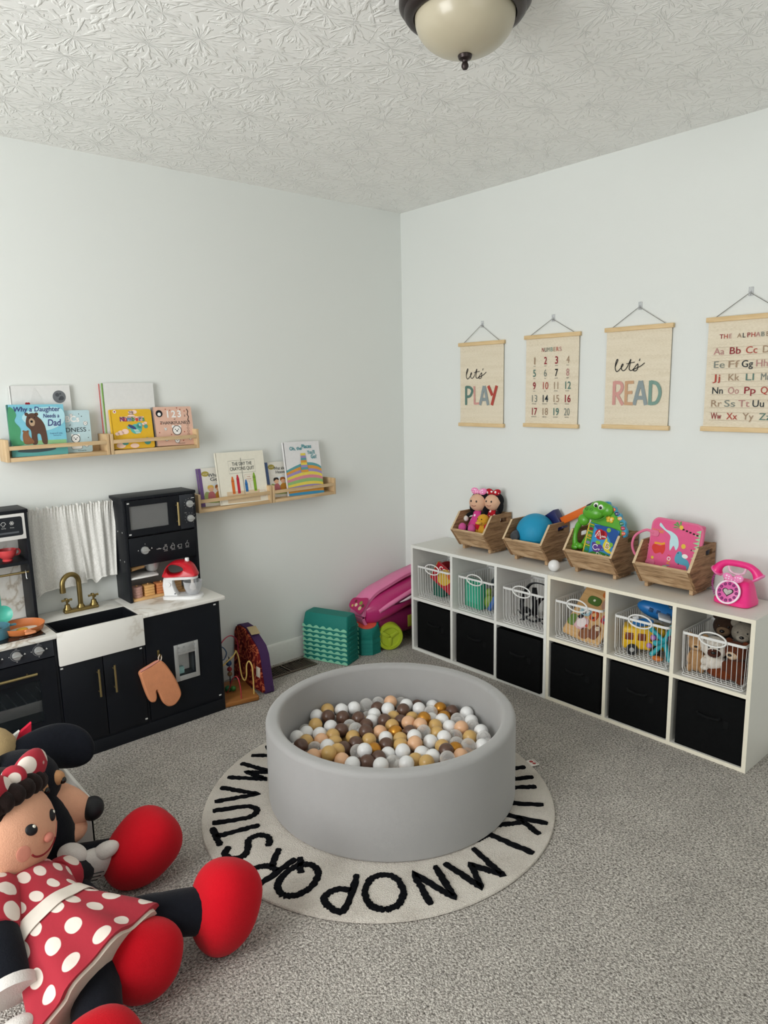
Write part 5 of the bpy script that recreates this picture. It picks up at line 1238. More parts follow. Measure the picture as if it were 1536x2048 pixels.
g.prism(pp, -.026, -.006, None, .004); g.build('back_ridge', t)
for i, (x, y, c) in enumerate(((.147, .226, '7c2340'), (.168, .213, 'd7603c'), (.187, .197, '26306d'), (.203, .178, 'e3b06a'), (.214, .157, '1f6d52'), (.222, .137, 'b01f4c'), (.227, .115, 'd7603c'))):
    g = G(plastic('letter_button_' + c, c, .3)); g.lathe([(0, -.006), (.0095, -.006), (.009, -.003), (.005, -.0015), (0, -.001)], 18, M.Translation((x, y, 0)), 1.15, .95); g.use('book_white_ink'); g.text('KINBDUO'[i], x, y - .0032, .006, -.0005, .01); g.printed = True; g.build('letter_button', t)
g = G(gn); g.ell((.080, .190, .012), (.052, .034, .026)); g.ell((.110, .215, .008), (.050, .032, .024)); g.ell((.138, .208, .004), (.035, .03, .02)); g.build('head', t)
hd = [o for o in COL.objects if o.parent == t and o.name.startswith('head')][0]
for x, y in ((.100, .226), (.124, .219)):
    g = G(P('eye_white', 'eeeeec', .25)); g.ell((x, y, .027), (.0125, .0125, .008), nu=18, nv=10); e = g.build('eye', hd); g = G('bead_black'); g.ell((x + .002, y - .002, .032), (.0075, .0075, .005), nu=14, nv=8); g.build('pupil', hd)
for x, y in ((.058, .205), (.082, .203)): g = G(gn2); g.tube([(x + .007 * math.cos(a), y + .006 * math.sin(a), .036) for a in [k * PI / 8 for k in range(16)]], .0018, 6, True); g.build('nostril', hd)
g = G(gn2); g.tube(smooth([(.075, .165, .03), (.11, .158, .03), (.145, .175, .024), (.152, .186, .02)], 5), .0025, 6); g.build('mouth', hd)
g = G(gn); g.tube(smooth([(.030, .148, .005), (.008, .125, .006), (-.004, .085, .006), (-.002, .045, .006), (.012, .018, .006)], 6), lambda q: .0125 + .002 * math.sin(q * 9), 12); g.ell((.034, .152, .010), (.028, .027, .02)); g.ell((.0, .022, .008), (.018, .014, .014)); g.ell((.028, .03, .008), (.016, .014, .014)); g.ell((.012, .035, .008), (.014, .012, .014)); g.build('arm_handle', t)
g = G(P('butterfly_yellow', 'e2bc3d', .35)); 
for x, y, r in ((.150, .175, .011), (.170, .172, .011), (.152, .163, .009), (.168, .161, .009)): g.ell((x, y, .002), (r, r * .9, .005), nu=14, nv=8)
g.use(P('butterfly_cream', 'f0dca0', .4)); g.ell((.168, .169, .006), (.006, .007, .003), nu=12, nv=8); g.build('butterfly_button', t)
# the board pages
PGM = M.Translation((.048, .002, .002)) @ M.Rotation(math.radians(-8), 4, 'Z')
g = G(P('page_blue', '3b8fc9', .4)); g.at(PGM); g.printed = True; g.prism(rrect(0, .150, 0, .145, .006), .0, .008)
def L(z): return .0088 + z
g.use(P('page_navy', '1f4f96', .4)); blob(g, [(.03, .14), (.145, .142), (.146, .06), (.1, .11), (.06, .115)], L(0))
g.use(P('page_leaf', '3f8a3a', .4)); g.rect(.002, .026, .002, .143, L(.0001)); blob(g, [(.03, .004), (.07, .03), (.14, .024), (.147, .004)], L(.0001))
g.use(P('apple_red', 'b8202f', .4)); g.disc(.062, .105, .024, L(.0003)); g.disc(.078, .106, .020, L(.0003)); g.use(P('banana_yellow', 'dcc93a', .4)); blob(g, [(.1, .1), (.09, .07), (.098, .045), (.125, .035), (.14, .04), (.115, .055), (.108, .075)], L(.0003)); g.disc(.108, .064, .02, L(.00025))
g.use(P('cup_purple', '5b3a8c', .4)); blob(g, [(.036, .062), (.042, .03), (.058, .022), (.078, .03), (.084, .058)], L(.0003)); g.stroke([(.084, .05), (.094, .05), (.096, .04), (.084, .036)], .004, L(.0003))
g.use(P('frog_green', '7fb53a', .4)); g.disc(.062, .067, .013, L(.0004), .008); g.disc(.126, .075, .010, L(.0004)); g.disc(.1, .135, .010, L(.0004)); g.use('book_white_ink')
g.text('A', .056, .09, .03, L(.0006), .035); g.text('B', .11, .052, .026, L(.0006), .035); g.text('C', .052, .032, .024, L(.0006), .035); g.text('pple', .083, .097, .009, L(.0006), .01); g.text('up', .072, .036, .009, L(.0006), .01); g.text("Dino's", .095, .009, .016, L(.0006), .01, w=.06)
g.use('apple_red'); g.text('A', .056, .091, .026, L(.0009), .0); g.use(P('b_brown', '8c4f1d')); g.text('B', .11, .054, .022, L(.0009)); g.use('cup_purple'); g.text('C', .052, .034, .020, L(.0009))
for i, c in enumerate(('7d1c25', 'b58a2a', '7d74a8', '1f7f86')): g.use(P('tab_' + c, c, .4)); g.disc(.014, .118 - i * .032, .010, L(.0005), .007)
g.at(M.Identity(4)); g.build('board_page', t)
g = G(P('binding_yellow', 'dcb92e', .35)).at(PGM); g.tube([(-.001 - .002 * (i % 2), .004 + i * .0072, .006) for i in range(20)], .004, 8)
for i in range(4): g.tube([(-.001, .138 - i * .032, .008), (.012, .138 - i * .032, .0125), (.026, .137 - i * .032, .010)], .0022, 6)
g.at(M.Identity(4)); g.build('page_binding', t)

# crate 4: pink activity bag and a navy case
QF = frame((-.138, -1.6625, ZC + .034), (0, -1, 0), (.12, 0, .99)) @ M.Rotation(math.radians(-3), 4, 'Z') @ M.Diagonal((1.045, 1.12, 1.0, 1))
t = thing('activity_bag', 'pink felt activity bag with printed dinosaurs and a looped handle', 'bag', QF)
pk = mat('bag_pink', 'e0628f', .85, 0, .05, 60, .15, 300, .1); pk2 = mat('bag_pink_edge', 'dd7396', .8, 0, .05, 40)
g = G(pk); g.prism(rrect(0, .205, 0, .205, .028), -.004, .004, None, .001); g.printed = True; Z = .0046
def sp(z=0): return Z + z
g.use(P('dino_sky', 'bfe0e6', .8)); blob(g, [(.03, .185), (.035, .19), (.06, .17), (.085, .165), (.11, .15), (.12, .12), (.112, .10), (.1, .115), (.088, .095), (.082, .125), (.08, .15), (.05, .168), (.032, .178)], sp()); 
g.use(P('dino_red', 'd6433c', .8)); blob(g, [(.012, .095), (.02, .108), (.045, .105), (.062, .115), (.068, .095), (.06, .075), (.05, .08), (.03, .072), (.018, .082)], sp()); g.use(P('dino_amber', 'e6a13d', .8)); g.stroke([(.02, .111), (.035, .113), (.05, .112), (.064, .118)], .008, sp(.0002))
g.use(P('dino_blue', '5aa3bd', .8)); blob(g, [(.112, .07), (.12, .095), (.135, .098), (.145, .08), (.165, .072), (.175, .055), (.168, .035), (.162, .05), (.14, .052), (.12, .055)], sp()); g.use('book_white_ink'); g.disc(.152, .085, .012, sp(.0003), .008)
g.use(P('palm_green', '5f9f58', .8)); 
for a in (2.3, 2.8, 3.4, 3.9, 1.7): g.flat([(.118, .185), (.118 + .03 * math.cos(a) - .004, .185 + .02 * math.sin(a)), (.118 + .03 * math.cos(a) + .004, .185 + .02 * math.sin(a) + .006)], sp())
g.use(P('palm_trunk', '3b2a22', .8)); 
for k in range(5): g.rect(.125 + k * .0145, .134 + k * .0145, .178 - k * .003, .184 - k * .003, sp(.0002))
g.use(P('palm_yellow', 'e2c04a', .8)); g.disc(.12, .187, .008, sp(.0003)); g.disc(.14, .12, .009, sp()); g.disc(.02, .055, .006, sp())
g.use(P('grass_mint', '9ecf9f', .8)); 
for k in range(13): g.flat([(.200, .008 + k * .014), (.180 - (k % 2) * .006, .013 + k * .014), (.200, .022 + k * .014)], sp())
g.use('grass_mint'); g.disc(.078, .018, .018, sp()); g.use('dino_amber'); g.text('RAAAA!', .028, .152, .013, sp(.0003), .01, w=.046)
for i, (ch, c) in enumerate(zip('DINO!', ('d6433c', '5aa3bd', 'e6a13d', 'f0efe8', 'd6433c'))): g.use(P('word_' + c, c, .8)); g.add([(.092 - q[1] * 1.0, .028 + i * .0115 + q[0], sp(.0004)) for q in [(p[0] * .014, p[1] * .017) for p in [(0, 0), (.7, 0), (.7, 1), (0, 1)]]], [(0, 1, 2, 3)]) if False else None
gt = g.T; g.at(M.Translation((.096, .026, 0)) @ M.Rotation(PI / 2, 4, 'Z'))
for i, (ch, c) in enumerate(zip('DINO!', ('d6433c', '5aa3bd', 'e6a13d', 'f0efe8', 'd6433c'))): g.use('word_' + c if 'word_' + c in MATS else P('word_' + c, c, .8)); g.text(ch, i * .0125, 0, .014, sp(.0004), .02)
g.at(gt); g.use('ink_char'); 
for x, y in ((.128, .05), (.15, .02), (.17, .11), (.135, .03), (.12, .09)): g.flat([(x, y), (x + .006, y), (x + .003, y + .006)], sp(.0002))
g.build('front_panel', t)
g = G(pk2); g.box(.012, .205, .004, .205, -.030, -.0042, .008); g.tube([(p[0], p[1], .0) for p in rrect(-.001, .206, -.001, .206, .028)], .0045, 6, True); g.build('back_panel', t)
g = G(pk2); g.tube(smooth([(.012, .148, .006), (-.02, .154, .010), (-.058, .128, .018), (-.066, .092, .022), (-.052, .058, .018), (-.02, .034, .010), (.012, .036, .006)], 6), .0052, 8); g.prism(rrect(-.004, .034, .136, .160, .010), .0045, .0085, None, .001); g.prism(rrect(-.004, .034, .024, .048, .010), .0045, .0085, None, .001); g.build('handle', t)
g = G(pk2); g.tube(smooth([(.002, .096, .002), (-.014, .104, .004), (-.024, .098, .005), (-.014, .089, .004), (.002, .090, .002)], 5), .0022, 6); g.build('elastic_loop', t)
t = thing('navy_case', 'dark navy case with a yellow tab behind the pink bag', 'case', M.Translation((-.068, -1.838, SH + .13)) @ M.Rotation(.25, 4, 'X'))
g = G(plastic('case_navy', '171b2b', .4)); g.box(-.02, .022, -.045, .045, -.10, .075, .02, 3); g.build('body', t); g = G(plastic('tab_yellow', 'cda52e', .4)); g.box(-.026, -.019, -.048, -.024, .005, .04, .004); g.build('clasp', t)
# telephone and stray ball
TF = M.Translation((-.135, -2.040, SH + .0006)) @ M.Rotation(math.radians(-4), 4, 'Z')
t = thing('toy_telephone', 'hot pink toy telephone with a round dial and spotted bow', 'toy telephone', TF)
hp = plastic('hot_pink', 'ef2f86', .3)
def sq(cx, hx, hy, z, n=32, e=.45): return [(cx + hx * math.copysign(abs(math.cos(a)) ** e, math.cos(a)), hy * math.copysign(abs(math.sin(a)) ** e, math.sin(a)), z) for a in [2 * PI * (k + .5) / n for k in range(n)]]
g = G(hp); g.rings([sq(0, .052, .066, 0), sq(0, .057, .071, .004), sq(0, .057, .071, .018), sq(.004, .050, .066, .03), sq(.010, .038, .056, .07), sq(.014, .030, .048, .090), sq(.015, .024, .040, .095)]); bd = g.build('body', t)
DT = M.Translation((-.044, .008, .050)) @ M.Rotation(math.radians(-68), 4, 'Y')
g = G(plastic('dial_pink', 'dd62a8', .35)); g.lathe([(0, -.004), (.045, -.004), (.045, .006), (.041, .009), (0, .009)], 40, DT); dl = g.build('dial', t)
g = G(P('dial_white', 'f3e3ec', .35)); g.rings([[(DT @ V((r * math.cos(2 * PI * k / 44), r * math.sin(2 * PI * k / 44), z)))[:] for k in range(44)] for r, z in ((.041, .006), (.0475, .006), (.0475, .0105), (.041, .0105))], False, True)
g.build('dial_rim', t)
for k in range(12): a = k * PI / 6; g = G(plastic('dial_purple', '8a2a72', .3)); g.ell((0, 0, 0), (.0062, .0062, .004), None, 12, 8); g.v = [(DT @ M.Translation((.033 * math.cos(a), .033 * math.sin(a), .0095)) @ V(p))[:] for p in g.v]; g.build('dial_button', dl)
ht = [(.018 * 1.05 * math.sin(a) ** 3, .0165 * (13 * math.cos(a) - 5 * math.cos(2 * a) - 2 * math.cos(3 * a) - math.cos(4 * a)) / 16) for a in [2 * PI * k / 32 for k in range(32)]]
HT = DT @ M.Rotation(PI / 2 * -1, 4, 'Z')
def hxf(k): return [(p[0] * k, p[1] * k) for p in ht]
g = G('bead_black'); g.prism(hxf(1.12), .009, .0105, HT @ M.Rotation(PI, 4, 'Z') @ M.Rotation(PI, 4, 'Z')); g.use(mat('heart_silver', 'b9b4b0', .2, .85, .3, 160)); g.prism(hxf(.92), .0104, .0125, HT, .001); g.build('heart_screen', dl)
g = G(plastic('cradle_pale', 'e7c4d5', .35)); g.tube(smooth([(-.006, .034, .150), (-.006, .028, .128), (-.006, .012, .118), (-.006, -.012, .118), (-.006, -.028, .128), (-.006, -.034, .150)], 5), .005, 8); g.cyl((.004, 0, .094), (-.004, 0, .12), .006, n=12); g.build('cradle', t)
g = G(hp); g.tube(smooth([(-.002, .082, .118), (-.004, .066, .142), (-.004, .035, .157), (-.004, -.035, .157), (-.004, -.066, .142), (-.002, -.082, .118)], 6), lambda q: .0125 + .010 * abs(2 * q - 1) ** 3, 14); hs = g.build('handset', t)
for s in (-1, 1): g = G(plastic('ear_pink', 'f277b3', .35)); Tm = M.Translation((-.002, s * .081, .116)) @ M.Rotation(s * .65, 4, 'X'); g.lathe([(0, -.006), (.020, -.006), (.0255, -.002), (.0255, .003), (.0, .004)], 24, Tm); g.build('ear_cup', hs)
g = G('bow_pink_dots')
for s in (-1, 1): g.ell((-.034, s * .020, .107), (.007, .021, .016), M.Rotation(s * .35, 4, 'X'))
g.ell((-.036, 0, .103), (.007, .007, .008)); g.build('bow', t)
g = G(plastic('cord_magenta', 'b03a9a', .4)); g.tube([(-.002 + .004 * math.cos(k * 1.3), .084 + .004 * math.sin(k * 1.3) - .012 * math.sin(k / 60 * PI) * -1, .112 - k / 60 * .095) for k in range(61)], .0014, 5); g.build('cord', t)
BR = .0272
wbm = plastic('ball_white', 'e6e6e6', .28)
g = G(wbm); p0 = V((-.222, -1.252, SH + BR + .0003)); g.ell(p0, BR, nu=28, nv=18); one(g, 'plastic_ball', 'white plastic ball lying on the storage unit between two crates', 'ball', p0 - V((0, 0, BR)))
# ------------------------------------------------------------------ round alphabet rug
RC = V((-1.404, -1.346, 0)); RR = .6215
LET = {
 'A': [[(0, 0), (.5, 1), (1, 0)], [(.2, .38), (.8, .38)]], 'B': [[(.1, 0), (.1, 1), (.6, .95), (.75, .75), (.55, .55), (.1, .52)], [(.5, .53), (.9, .3), (.6, .03), (.1, 0)]],
 'C': [[(.9, .85), (.6, 1), (.2, .85), (.05, .5), (.2, .12), (.6, 0), (.92, .15)]], 'D': [[(.1, 0), (.1, 1), (.6, .9), (.92, .5), (.6, .08), (.1, 0)]],
 'E': [[(.85, 1), (.1, 1), (.1, 0), (.88, 0)], [(.1, .5), (.7, .5)]], 'F': [[(.88, 1), (.1, 1), (.1, 0)], [(.1, .55), (.7, .55)]],
 'G': [[(.9, .85), (.55, 1), (.15, .8), (.05, .45), (.25, .08), (.6, 0), (.92, .2), (.9, .45), (.55, .45)]], 'H': [[(.1, 0), (.1, 1)], [(.85, 0), (.9, 1)], [(.1, .5), (.88, .5)]],
 'I': [[(.5, 0), (.5, .95)]], 'J': [[(.75, 1), (.72, .25), (.45, 0), (.12, .2)]], 'K': [[(.12, 0), (.12, 1.1)], [(.85, 1), (.12, .42)], [(.35, .6), (.95, -.02)]],
 'L': [[(.15, 1.1), (.15, .02), (.75, -.08)]], 'M': [[(0, 0), (.12, 1), (.5, .35), (.88, 1), (1.02, 0)]], 'N': [[(.08, 0), (.08, 1), (.88, .05), (.9, 1)]],
 'O': [[(.5, 1), (.15, .85), (.0, .5), (.15, .13), (.5, 0), (.85, .13), (1, .5), (.85, .85), (.5, 1)]], 'P': [[(.1, 0), (.1, 1), (.6, .97), (.85, .75), (.6, .5), (.1, .45)]],
 'Q': [[(.5, 1), (.15, .85), (.0, .5), (.15, .13), (.5, 0), (.85, .13), (1, .5), (.85, .85), (.5, 1)], [(.6, .3), (1.0, -.1)]], 'R': [[(.1, 0), (.1, 1), (.6, .97), (.8, .75), (.55, .52), (.1, .48)], [(.4, .5), (.95, 0)]],
 'S': [[(.88, .82), (.6, 1), (.2, .9), (.15, .66), (.45, .5), (.85, .36), (.85, .1), (.5, -.02), (.1, .12)]], 'T': [[(.5, 0), (.5, 1)], [(0, .96), (1, 1)]],
 'U': [[(.1, 1), (.1, .25), (.35, 0), (.65, 0), (.88, .25), (.88, 1)]], 'V': [[(0, 1), (.5, 0), (1, 1)]], 'W': [[(0, 1), (.25, 0), (.5, .65), (.75, 0), (1, 1)]],
 'X': [[(0, 0), (1, 1)], [(0, 1), (1, 0)]], 'Y': [[(0, 1), (.5, .5), (1, 1)], [(.5, .5), (.5, 0)]], 'Z': [[(.05, 1), (.92, 1), (.05, 0), (.95, 0)]]}
ROUND = set('BCDGJOPQRSU')
ANG = dict(X=105, W=121, V=137.5, U=151, T=162.5, S=173.5, R=188, Q=201, P=216, O=231, N=247.4, M=264.5, L=280, K=296, J=312, I=321, H=331, G=345, F=358, E=371, D=385, C=400, B=415, A=430, Z=445, Y=90)
ANG['Z'] = 76; ANG['A'] = 62; ANG['B'] = 47
rug = thing('alphabet_rug', 'round off-white tufted rug with the alphabet in black around its rim', 'rug', RC)
g = G('rug_cotton'); n = 96; rs = []
for r, z in ((.0, .0), (RR - .004, .0), (RR, .004), (RR - .002, .009), (RR - .012, .012), (RR * .8, .0125), (RR * .4, .0125), (.0, .0125)):
    rs.append([(max(r, 1e-4) * math.cos(2 * PI * k / n) * (1 + .004 * math.sin(5 * k / n * 2 * PI)), max(r, 1e-4) * math.sin(2 * PI * k / n) * (1 + .004 * math.sin(5 * k / n * 2 * PI)), z) for k in range(n)])
g.rings(rs); g.build('pile', rug)
rng = random.Random(11)
g = G('rug_black')
for ch, a in ANG.items():
    a = math.radians(a); h = .148; w = {'I': .05, 'M': .115, 'W': .105, 'O': .112, 'Q': .105, 'T': .105}.get(ch, .092)
    if ch in 'LK': h = .15
    upv = V((math.cos(a), math.sin(a), 0)); rv = V((math.sin(a), -math.cos(a), 0)); org = upv * (.512 - h / 2) - rv * w / 2
    for st in LET[ch]:
        pts = [org + rv * p[0] * w + upv * p[1] * h for p in st]
        dense = smooth(pts, 12) if (ch in ROUND and len(st) > 3) else [pts[i].lerp(pts[i + 1], k / 18) for i in range(len(pts) - 1) for k in range(18)] + [pts[-1]]
        L0 = []; m = len(dense)
        for i, p in enumerate(dense):
            d = (dense[min(i + 1, m - 1)] - dense[max(i - 1, 0)]).normalized(); s = V((-d.y, d.x, 0)); hw = .0115 * (1 + rng.uniform(-.28, .24)); hr = .0115 * (1 + rng.uniform(-.28, .24))
            if i in (0, m - 1): hw *= .7; hr *= .7
            L0.append([(p + s * hw + V((0, 0, .011)))[:], (p + s * hw * .8 + V((0, 0, .0165)))[:], (p - s * hr * .8 + V((0, 0, .0165)))[:], (p - s * hr + V((0, 0, .011)))[:]])
        g.rings(L0)
g.build('lettering', rug)
g = G(P('label_white', 'e8e3dd', .7)); a = math.radians(-22.5); q = V((math.cos(a), math.sin(a), 0)) * (RR - .004); T = M.Translation(q + V((0, 0, .006))) @ M.Rotation(a, 4, 'Z')
g.at(T); g.box(-.004, .035, -.025, .020, 0, .001); g.use(P('label_red', 'a8433f', .7)); g.disc(.016, .006, .008, .0014); g.disc(.02, -.010, .007, .0014); g.use('ink_char'); g.stroke([(.03, -.02), (.03, .016)], .002, .0014); g.printed = True; g.build('care_label', rug)

# ------------------------------------------------------------------ ball pit
PC = V((-1.325, -1.332, .0125)); PR, PH = .450, .300
pit = thing('ball_pit', 'round grey velvet foam ball pit standing on the alphabet rug', 'ball pit', PC)
vel = mat('grey_velvet', '9d9c9b', .85, 0, .03, 14, .12, 500, .15, 0, .35)
def arc(cx, cz, r, a0, a1, n=6): return [(cx + r * math.cos(math.radians(a0 + (a1 - a0) * k / n)), cz + r * math.sin(math.radians(a0 + (a1 - a0) * k / n))) for k in range(n + 1)]
prof = [(.40, .02), (PR - .012, 0)] + arc(PR - .012, .012, .012, -90, 0, 4) + arc(PR - .018, PH - .018, .018, 0, 90) + arc(.40 + .016, PH - .016, .016, 90, 180) + [(.40, .03)]
g = G(vel); N = 128
g.rings([[(r * math.cos(2 * PI * k / N), r * math.sin(2 * PI * k / N), z) for k in range(N)] for r, z in prof], False, True); g.build('foam_wall', pit)
g = G(vel); g.lathe([(0, .004), (.41, .004), (.41, .022), (0, .022)], 64); g.build('floor_pad', pit)
g = G(mat('seam_grey', 'a5a5a4', .8))
for a in (-.62, -.36): g.tube([((r) * math.cos(a), (r) * math.sin(a), z + .0002) for r, z in arc(.40 + .016, PH - .016, .0162, 180, 90, 5) + arc(PR - .018, PH - .018, .0182, 90, 0, 5)], .0009, 5); 
g.build('rim_seams', pit)
BALLS = {
    'Y': [(-1337,-960,180), (-1124,-1232,168), (-1169,-1173,166), (-1234,-1237,176), (-1446,-1028,178), (-1119,-1356,179), (-1446,-1138,174), (-1548,-1110,177), (-1472,-1186,175), (-1396,-1196,172), (-1371,-1261,176), (-1280,-1333,174), (-1567,-1275,203), (-1315,-1374,179), (-1347,-1484,176), (-1152,-1398,176), (-1209,-1481,176), (-1082,-1501,174), (-1344,-1537,189), (-1518,-1261,189), (-1497,-1636,171), (-1515,-1561,160), (-1168,-1601,164), (-1589,-1346,159), (-1345,-1662,153), (-1537,-1501,163), (-1443,-1646,161), (-1125,-1632,166), (-1393,-1633,155), (-1227,-1374,141), (-1255,-1081,142), (-1690,-1365,139), (-1407,-1282,141), (-1272,-1571,143), (-1253,-1320,126), (-1317,-1056,120), (-1176,-1456,120), (-1431,-1044,123), (-1473,-1615,120), (-1425,-1463,121), (-1158,-1124,123), (-1336,-1196,129), (-1155,-1205,121), (-1054,-1122,118), (-1064,-1324,121), (-1530,-1399,119), (-1135,-1076,128), (-1372,-1125,125), (-1294,-1370,129), (-1560,-1133,127), (-961,-1276,119), (-1024,-1173,95), (-1553,-1283,103)],
    'W': [(-1396,-967,176), (-1295,-997,179), (-1244,-1015,177), (-1154,-1123,180), (-1211,-1103,168), (-1252,-1138,168), (-1071,-1143,176), (-1055,-1201,175), (-977,-1200,160), (-955,-1370,182), (-1074,-1291,168), (-980,-1416,172), (-1405,-1071,171), (-1080,-1394,175), (-1028,-1508,181), (-1553,-1056,175), (-1501,-1045,171), (-1473,-1092,173), (-1316,-1292,175), (-1537,-1370,189), (-1381,-1378,170), (-1346,-1418,185), (-1399,-1494,189), (-1297,-1464,176), (-1248,-1375,189), (-1216,-1427,177), (-1167,-1449,184), (-1294,-1517,184), (-1105,-1582,179), (-1461,-1344,201), (-1067,-1342,180), (-1469,-1440,188), (-1521,-1206,185), (-1436,-1583,163), (-1211,-1667,162), (-1520,-1430,164), (-1619,-1389,157), (-1312,-1608,154), (-1636,-1533,158), (-1664,-1241,170), (-1574,-1603,166), (-1596,-1094,154), (-1392,-1541,160), (-1596,-1281,157), (-1662,-1486,154), (-1263,-1198,139), (-1260,-1439,147), (-1372,-1436,143), (-1331,-1524,139), (-1534,-1344,138), (-1592,-1499,147), (-1031,-1545,140), (-1110,-1138,139), (-1380,-1496,131), (-1076,-1377,121), (-1059,-1470,127), (-1208,-1583,131), (-1443,-1533,118), (-1274,-1260,120), (-1013,-1241,123), (-1298,-1132,126), (-1410,-986,119), (-1347,-1380,121), (-986,-1400,118), (-1342,-1265,124), (-1635,-1447,120), (-1502,-1525,119), (-1307,-1476,121), (-1560,-1080,109), (-1113,-1328,101), (-1477,-1056,98), (-1174,-1260,104)],
    'B': [(-1376,-1016,184), (-1330,-1052,178), (-1290,-1101,178), (-1167,-1072,170), (-1116,-1173,180), (-971,-1305,171), (-1227,-1184,177), (-1178,-1225,171), (-1301,-1161,173), (-1394,-1124,173), (-1592,-1139,187), (-1347,-1214,184), (-1421,-1244,174), (-1473,-1239,172), (-1223,-1325,179), (-1351,-1334,178), (-1487,-1389,185), (-1433,-1387,179), (-1472,-1342,151), (-1245,-1535,195), (-1653,-1322,162), (-1572,-1549,162), (-1262,-1622,171), (-1656,-1176,170), (-1014,-1148,155), (-1602,-1188,162), (-1518,-1292,142), (-1312,-1420,143), (-1621,-1232,138), (-1240,-1638,123), (-1450,-1197,126), (-1134,-1603,120), (-1274,-1024,120), (-1394,-1183,119), (-1306,-964,123), (-1377,-1048,122), (-1535,-1629,129), (-1165,-1648,134), (-1084,-1055,131), (-1407,-1585,118), (-1597,-1570,120), (-1638,-1358,97)],
    'T': [(-1182,-1020,173), (-1129,-1033,167), (-1038,-1252,173), (-1019,-1379,179), (-1342,-1110,166), (-1354,-1161,176), (-1548,-1163,169), (-1456,-1297,176), (-1416,-1443,178), (-1195,-1371,188), (-1281,-1575,195), (-1116,-1459,173), (-1153,-1499,173), (-1147,-1551,184), (-1062,-1550,183), (-1016,-1456,176), (-1669,-1408,162), (-1399,-1685,161), (-1575,-1424,164), (-1050,-1087,158), (-1340,-1003,145), (-1468,-990,146), (-1216,-1283,142), (-1254,-971,147), (-982,-1347,139), (-1148,-1321,141), (-1516,-1162,122), (-999,-1480,131), (-1199,-1046,131), (-1122,-1264,121), (-1321,-1703,121), (-1542,-1034,127), (-1634,-1150,120), (-1073,-1184,121), (-1426,-1367,120), (-1327,-1327,128), (-1182,-990,123), (-1446,-1105,123), (-1299,-1649,121), (-1089,-1570,122), (-1625,-1311,119), (-1374,-1658,101), (-1220,-1483,103)],
    'P': [(-1100,-1078,178), (-1168,-1325,190), (-1067,-1444,186), (-1500,-1139,175), (-1300,-1240,175), (-1283,-1415,191), (-1565,-1232,171), (-1542,-1317,184), (-1184,-1275,186), (-1611,-1245,196), (-1218,-1580,183), (-1620,-1455,170), (-1358,-1582,162), (-1124,-1524,128), (-1113,-1421,128), (-1515,-1232,126), (-1512,-1466,120), (-1573,-1211,122), (-1543,-1571,108)],
    'G': [(-985,-1252,170), (-1122,-1298,190), (-1024,-1312,167), (-1260,-1284,177), (-1407,-1330,178), (-1195,-1531,180), (-1285,-1689,163), (-1449,-1496,157), (-1692,-1285,158), (-1243,-1521,140), (-1041,-1418,140), (-1514,-1090,139), (-1077,-1237,138), (-1466,-1414,139), (-1228,-1159,122), (-1172,-1546,119), (-1141,-1373,131), (-1657,-1266,121), (-1469,-1260,122), (-1382,-1325,120), (-1209,-1222,119)],
}

BM = {'W': (wbm, 'white plastic ball in the grey ball pit', 'white balls in the pit'),
      'T': (MATS['clear_ball'], 'clear see-through plastic ball in the grey ball pit', 'clear balls in the pit'),
      'Y': (plastic('ball_tan', 'c9a465', .32), 'tan plastic ball in the grey ball pit', 'tan balls in the pit'),
      'B': (plastic('ball_brown', '5d4337', .3), 'dark brown plastic ball in the grey ball pit', 'brown balls in the pit'),
      'P': (plastic('ball_peach', 'dfb08a', .34), 'peach plastic ball in the grey ball pit', 'peach balls in the pit'),
      'G': (mat('ball_gold', 'c68a35', .32, .65, .04, 30), 'metallic gold plastic ball in the grey ball pit', 'gold balls in the pit')}
for key, pts in BALLS.items():
    m, lab, grp = BM[key]; first = None
    for p in pts:
        q = V(p) / 1000
        if first is None:
            g = G(m); g.ell((0, 0, 0), BR, nu=28, nv=18); first = g.build('plastic_ball'); tag(first, lab, 'ball', grp); o = first
        else:
            o = first.copy(); COL.objects.link(o)
        o.location = q; o.rotation_euler = (p[0] * .7, p[1] * .9, p[2])

# ------------------------------------------------------------------ corner: balance blocks, stones, wagon
tealm = mat('teal_rubber', '14756b', .6, 0, .06, 40, .2, 300, .3); mint = mat('mint_rubber', '7dbfa0', .6, 0, .05, 40)
BT = M.Translation((-.712, -.152, 0)) @ M.Rotation(math.atan2(-.933, .36), 4, 'Z')
LAB = ['lowest', 'second from the bottom', 'third from the bottom', 'fourth from the bottom', 'fourth from the top', 'third from the top', 'second from the top', 'topmost']
def beam_parts(t):
    def R(l, w, z, r=.012): return [(p[0], p[1], z) for p in rrect(-l, l, -w, w, r, 3)]
    g = G(tealm)
    g.rings([R(.1415, .0625, .002), R(.141, .062, .012), R(.1345, .0465, .074), R(.130, .042, .080)] , True)
    g.use(tealm); g.build('block', t)
    g = G(mint)
    for s in (-1, 1):
        pts = [(-.140, .0)] + [(.140, .0)]
        top = [(.140 - .28 * k / 60, .0045 + .0125 * abs(math.sin(PI * (k / 60 * 6.5 + .1))) ** 1.1) for k in range(61)]
        pl = [(-.140, .001), (.140, .001)] + top
        F = frame((0, s * .0622, 0), (1, 0, 0), (0, -s * .25, .97)) if s < 0 else frame((0, s * .0622, 0), (-1, 0, 0), (0, -s * .25, .97))
        g.prism(pl, -.001, .0035, F)
    g.build('wave_trim', t)
    g = G(tealm); g.box(.141, .145, -.035, .035, .012, .022, .002); g.box(-.145, -.141, -.035, .035, .012, .022, .002); g.build('end_tab', t)
b0 = None
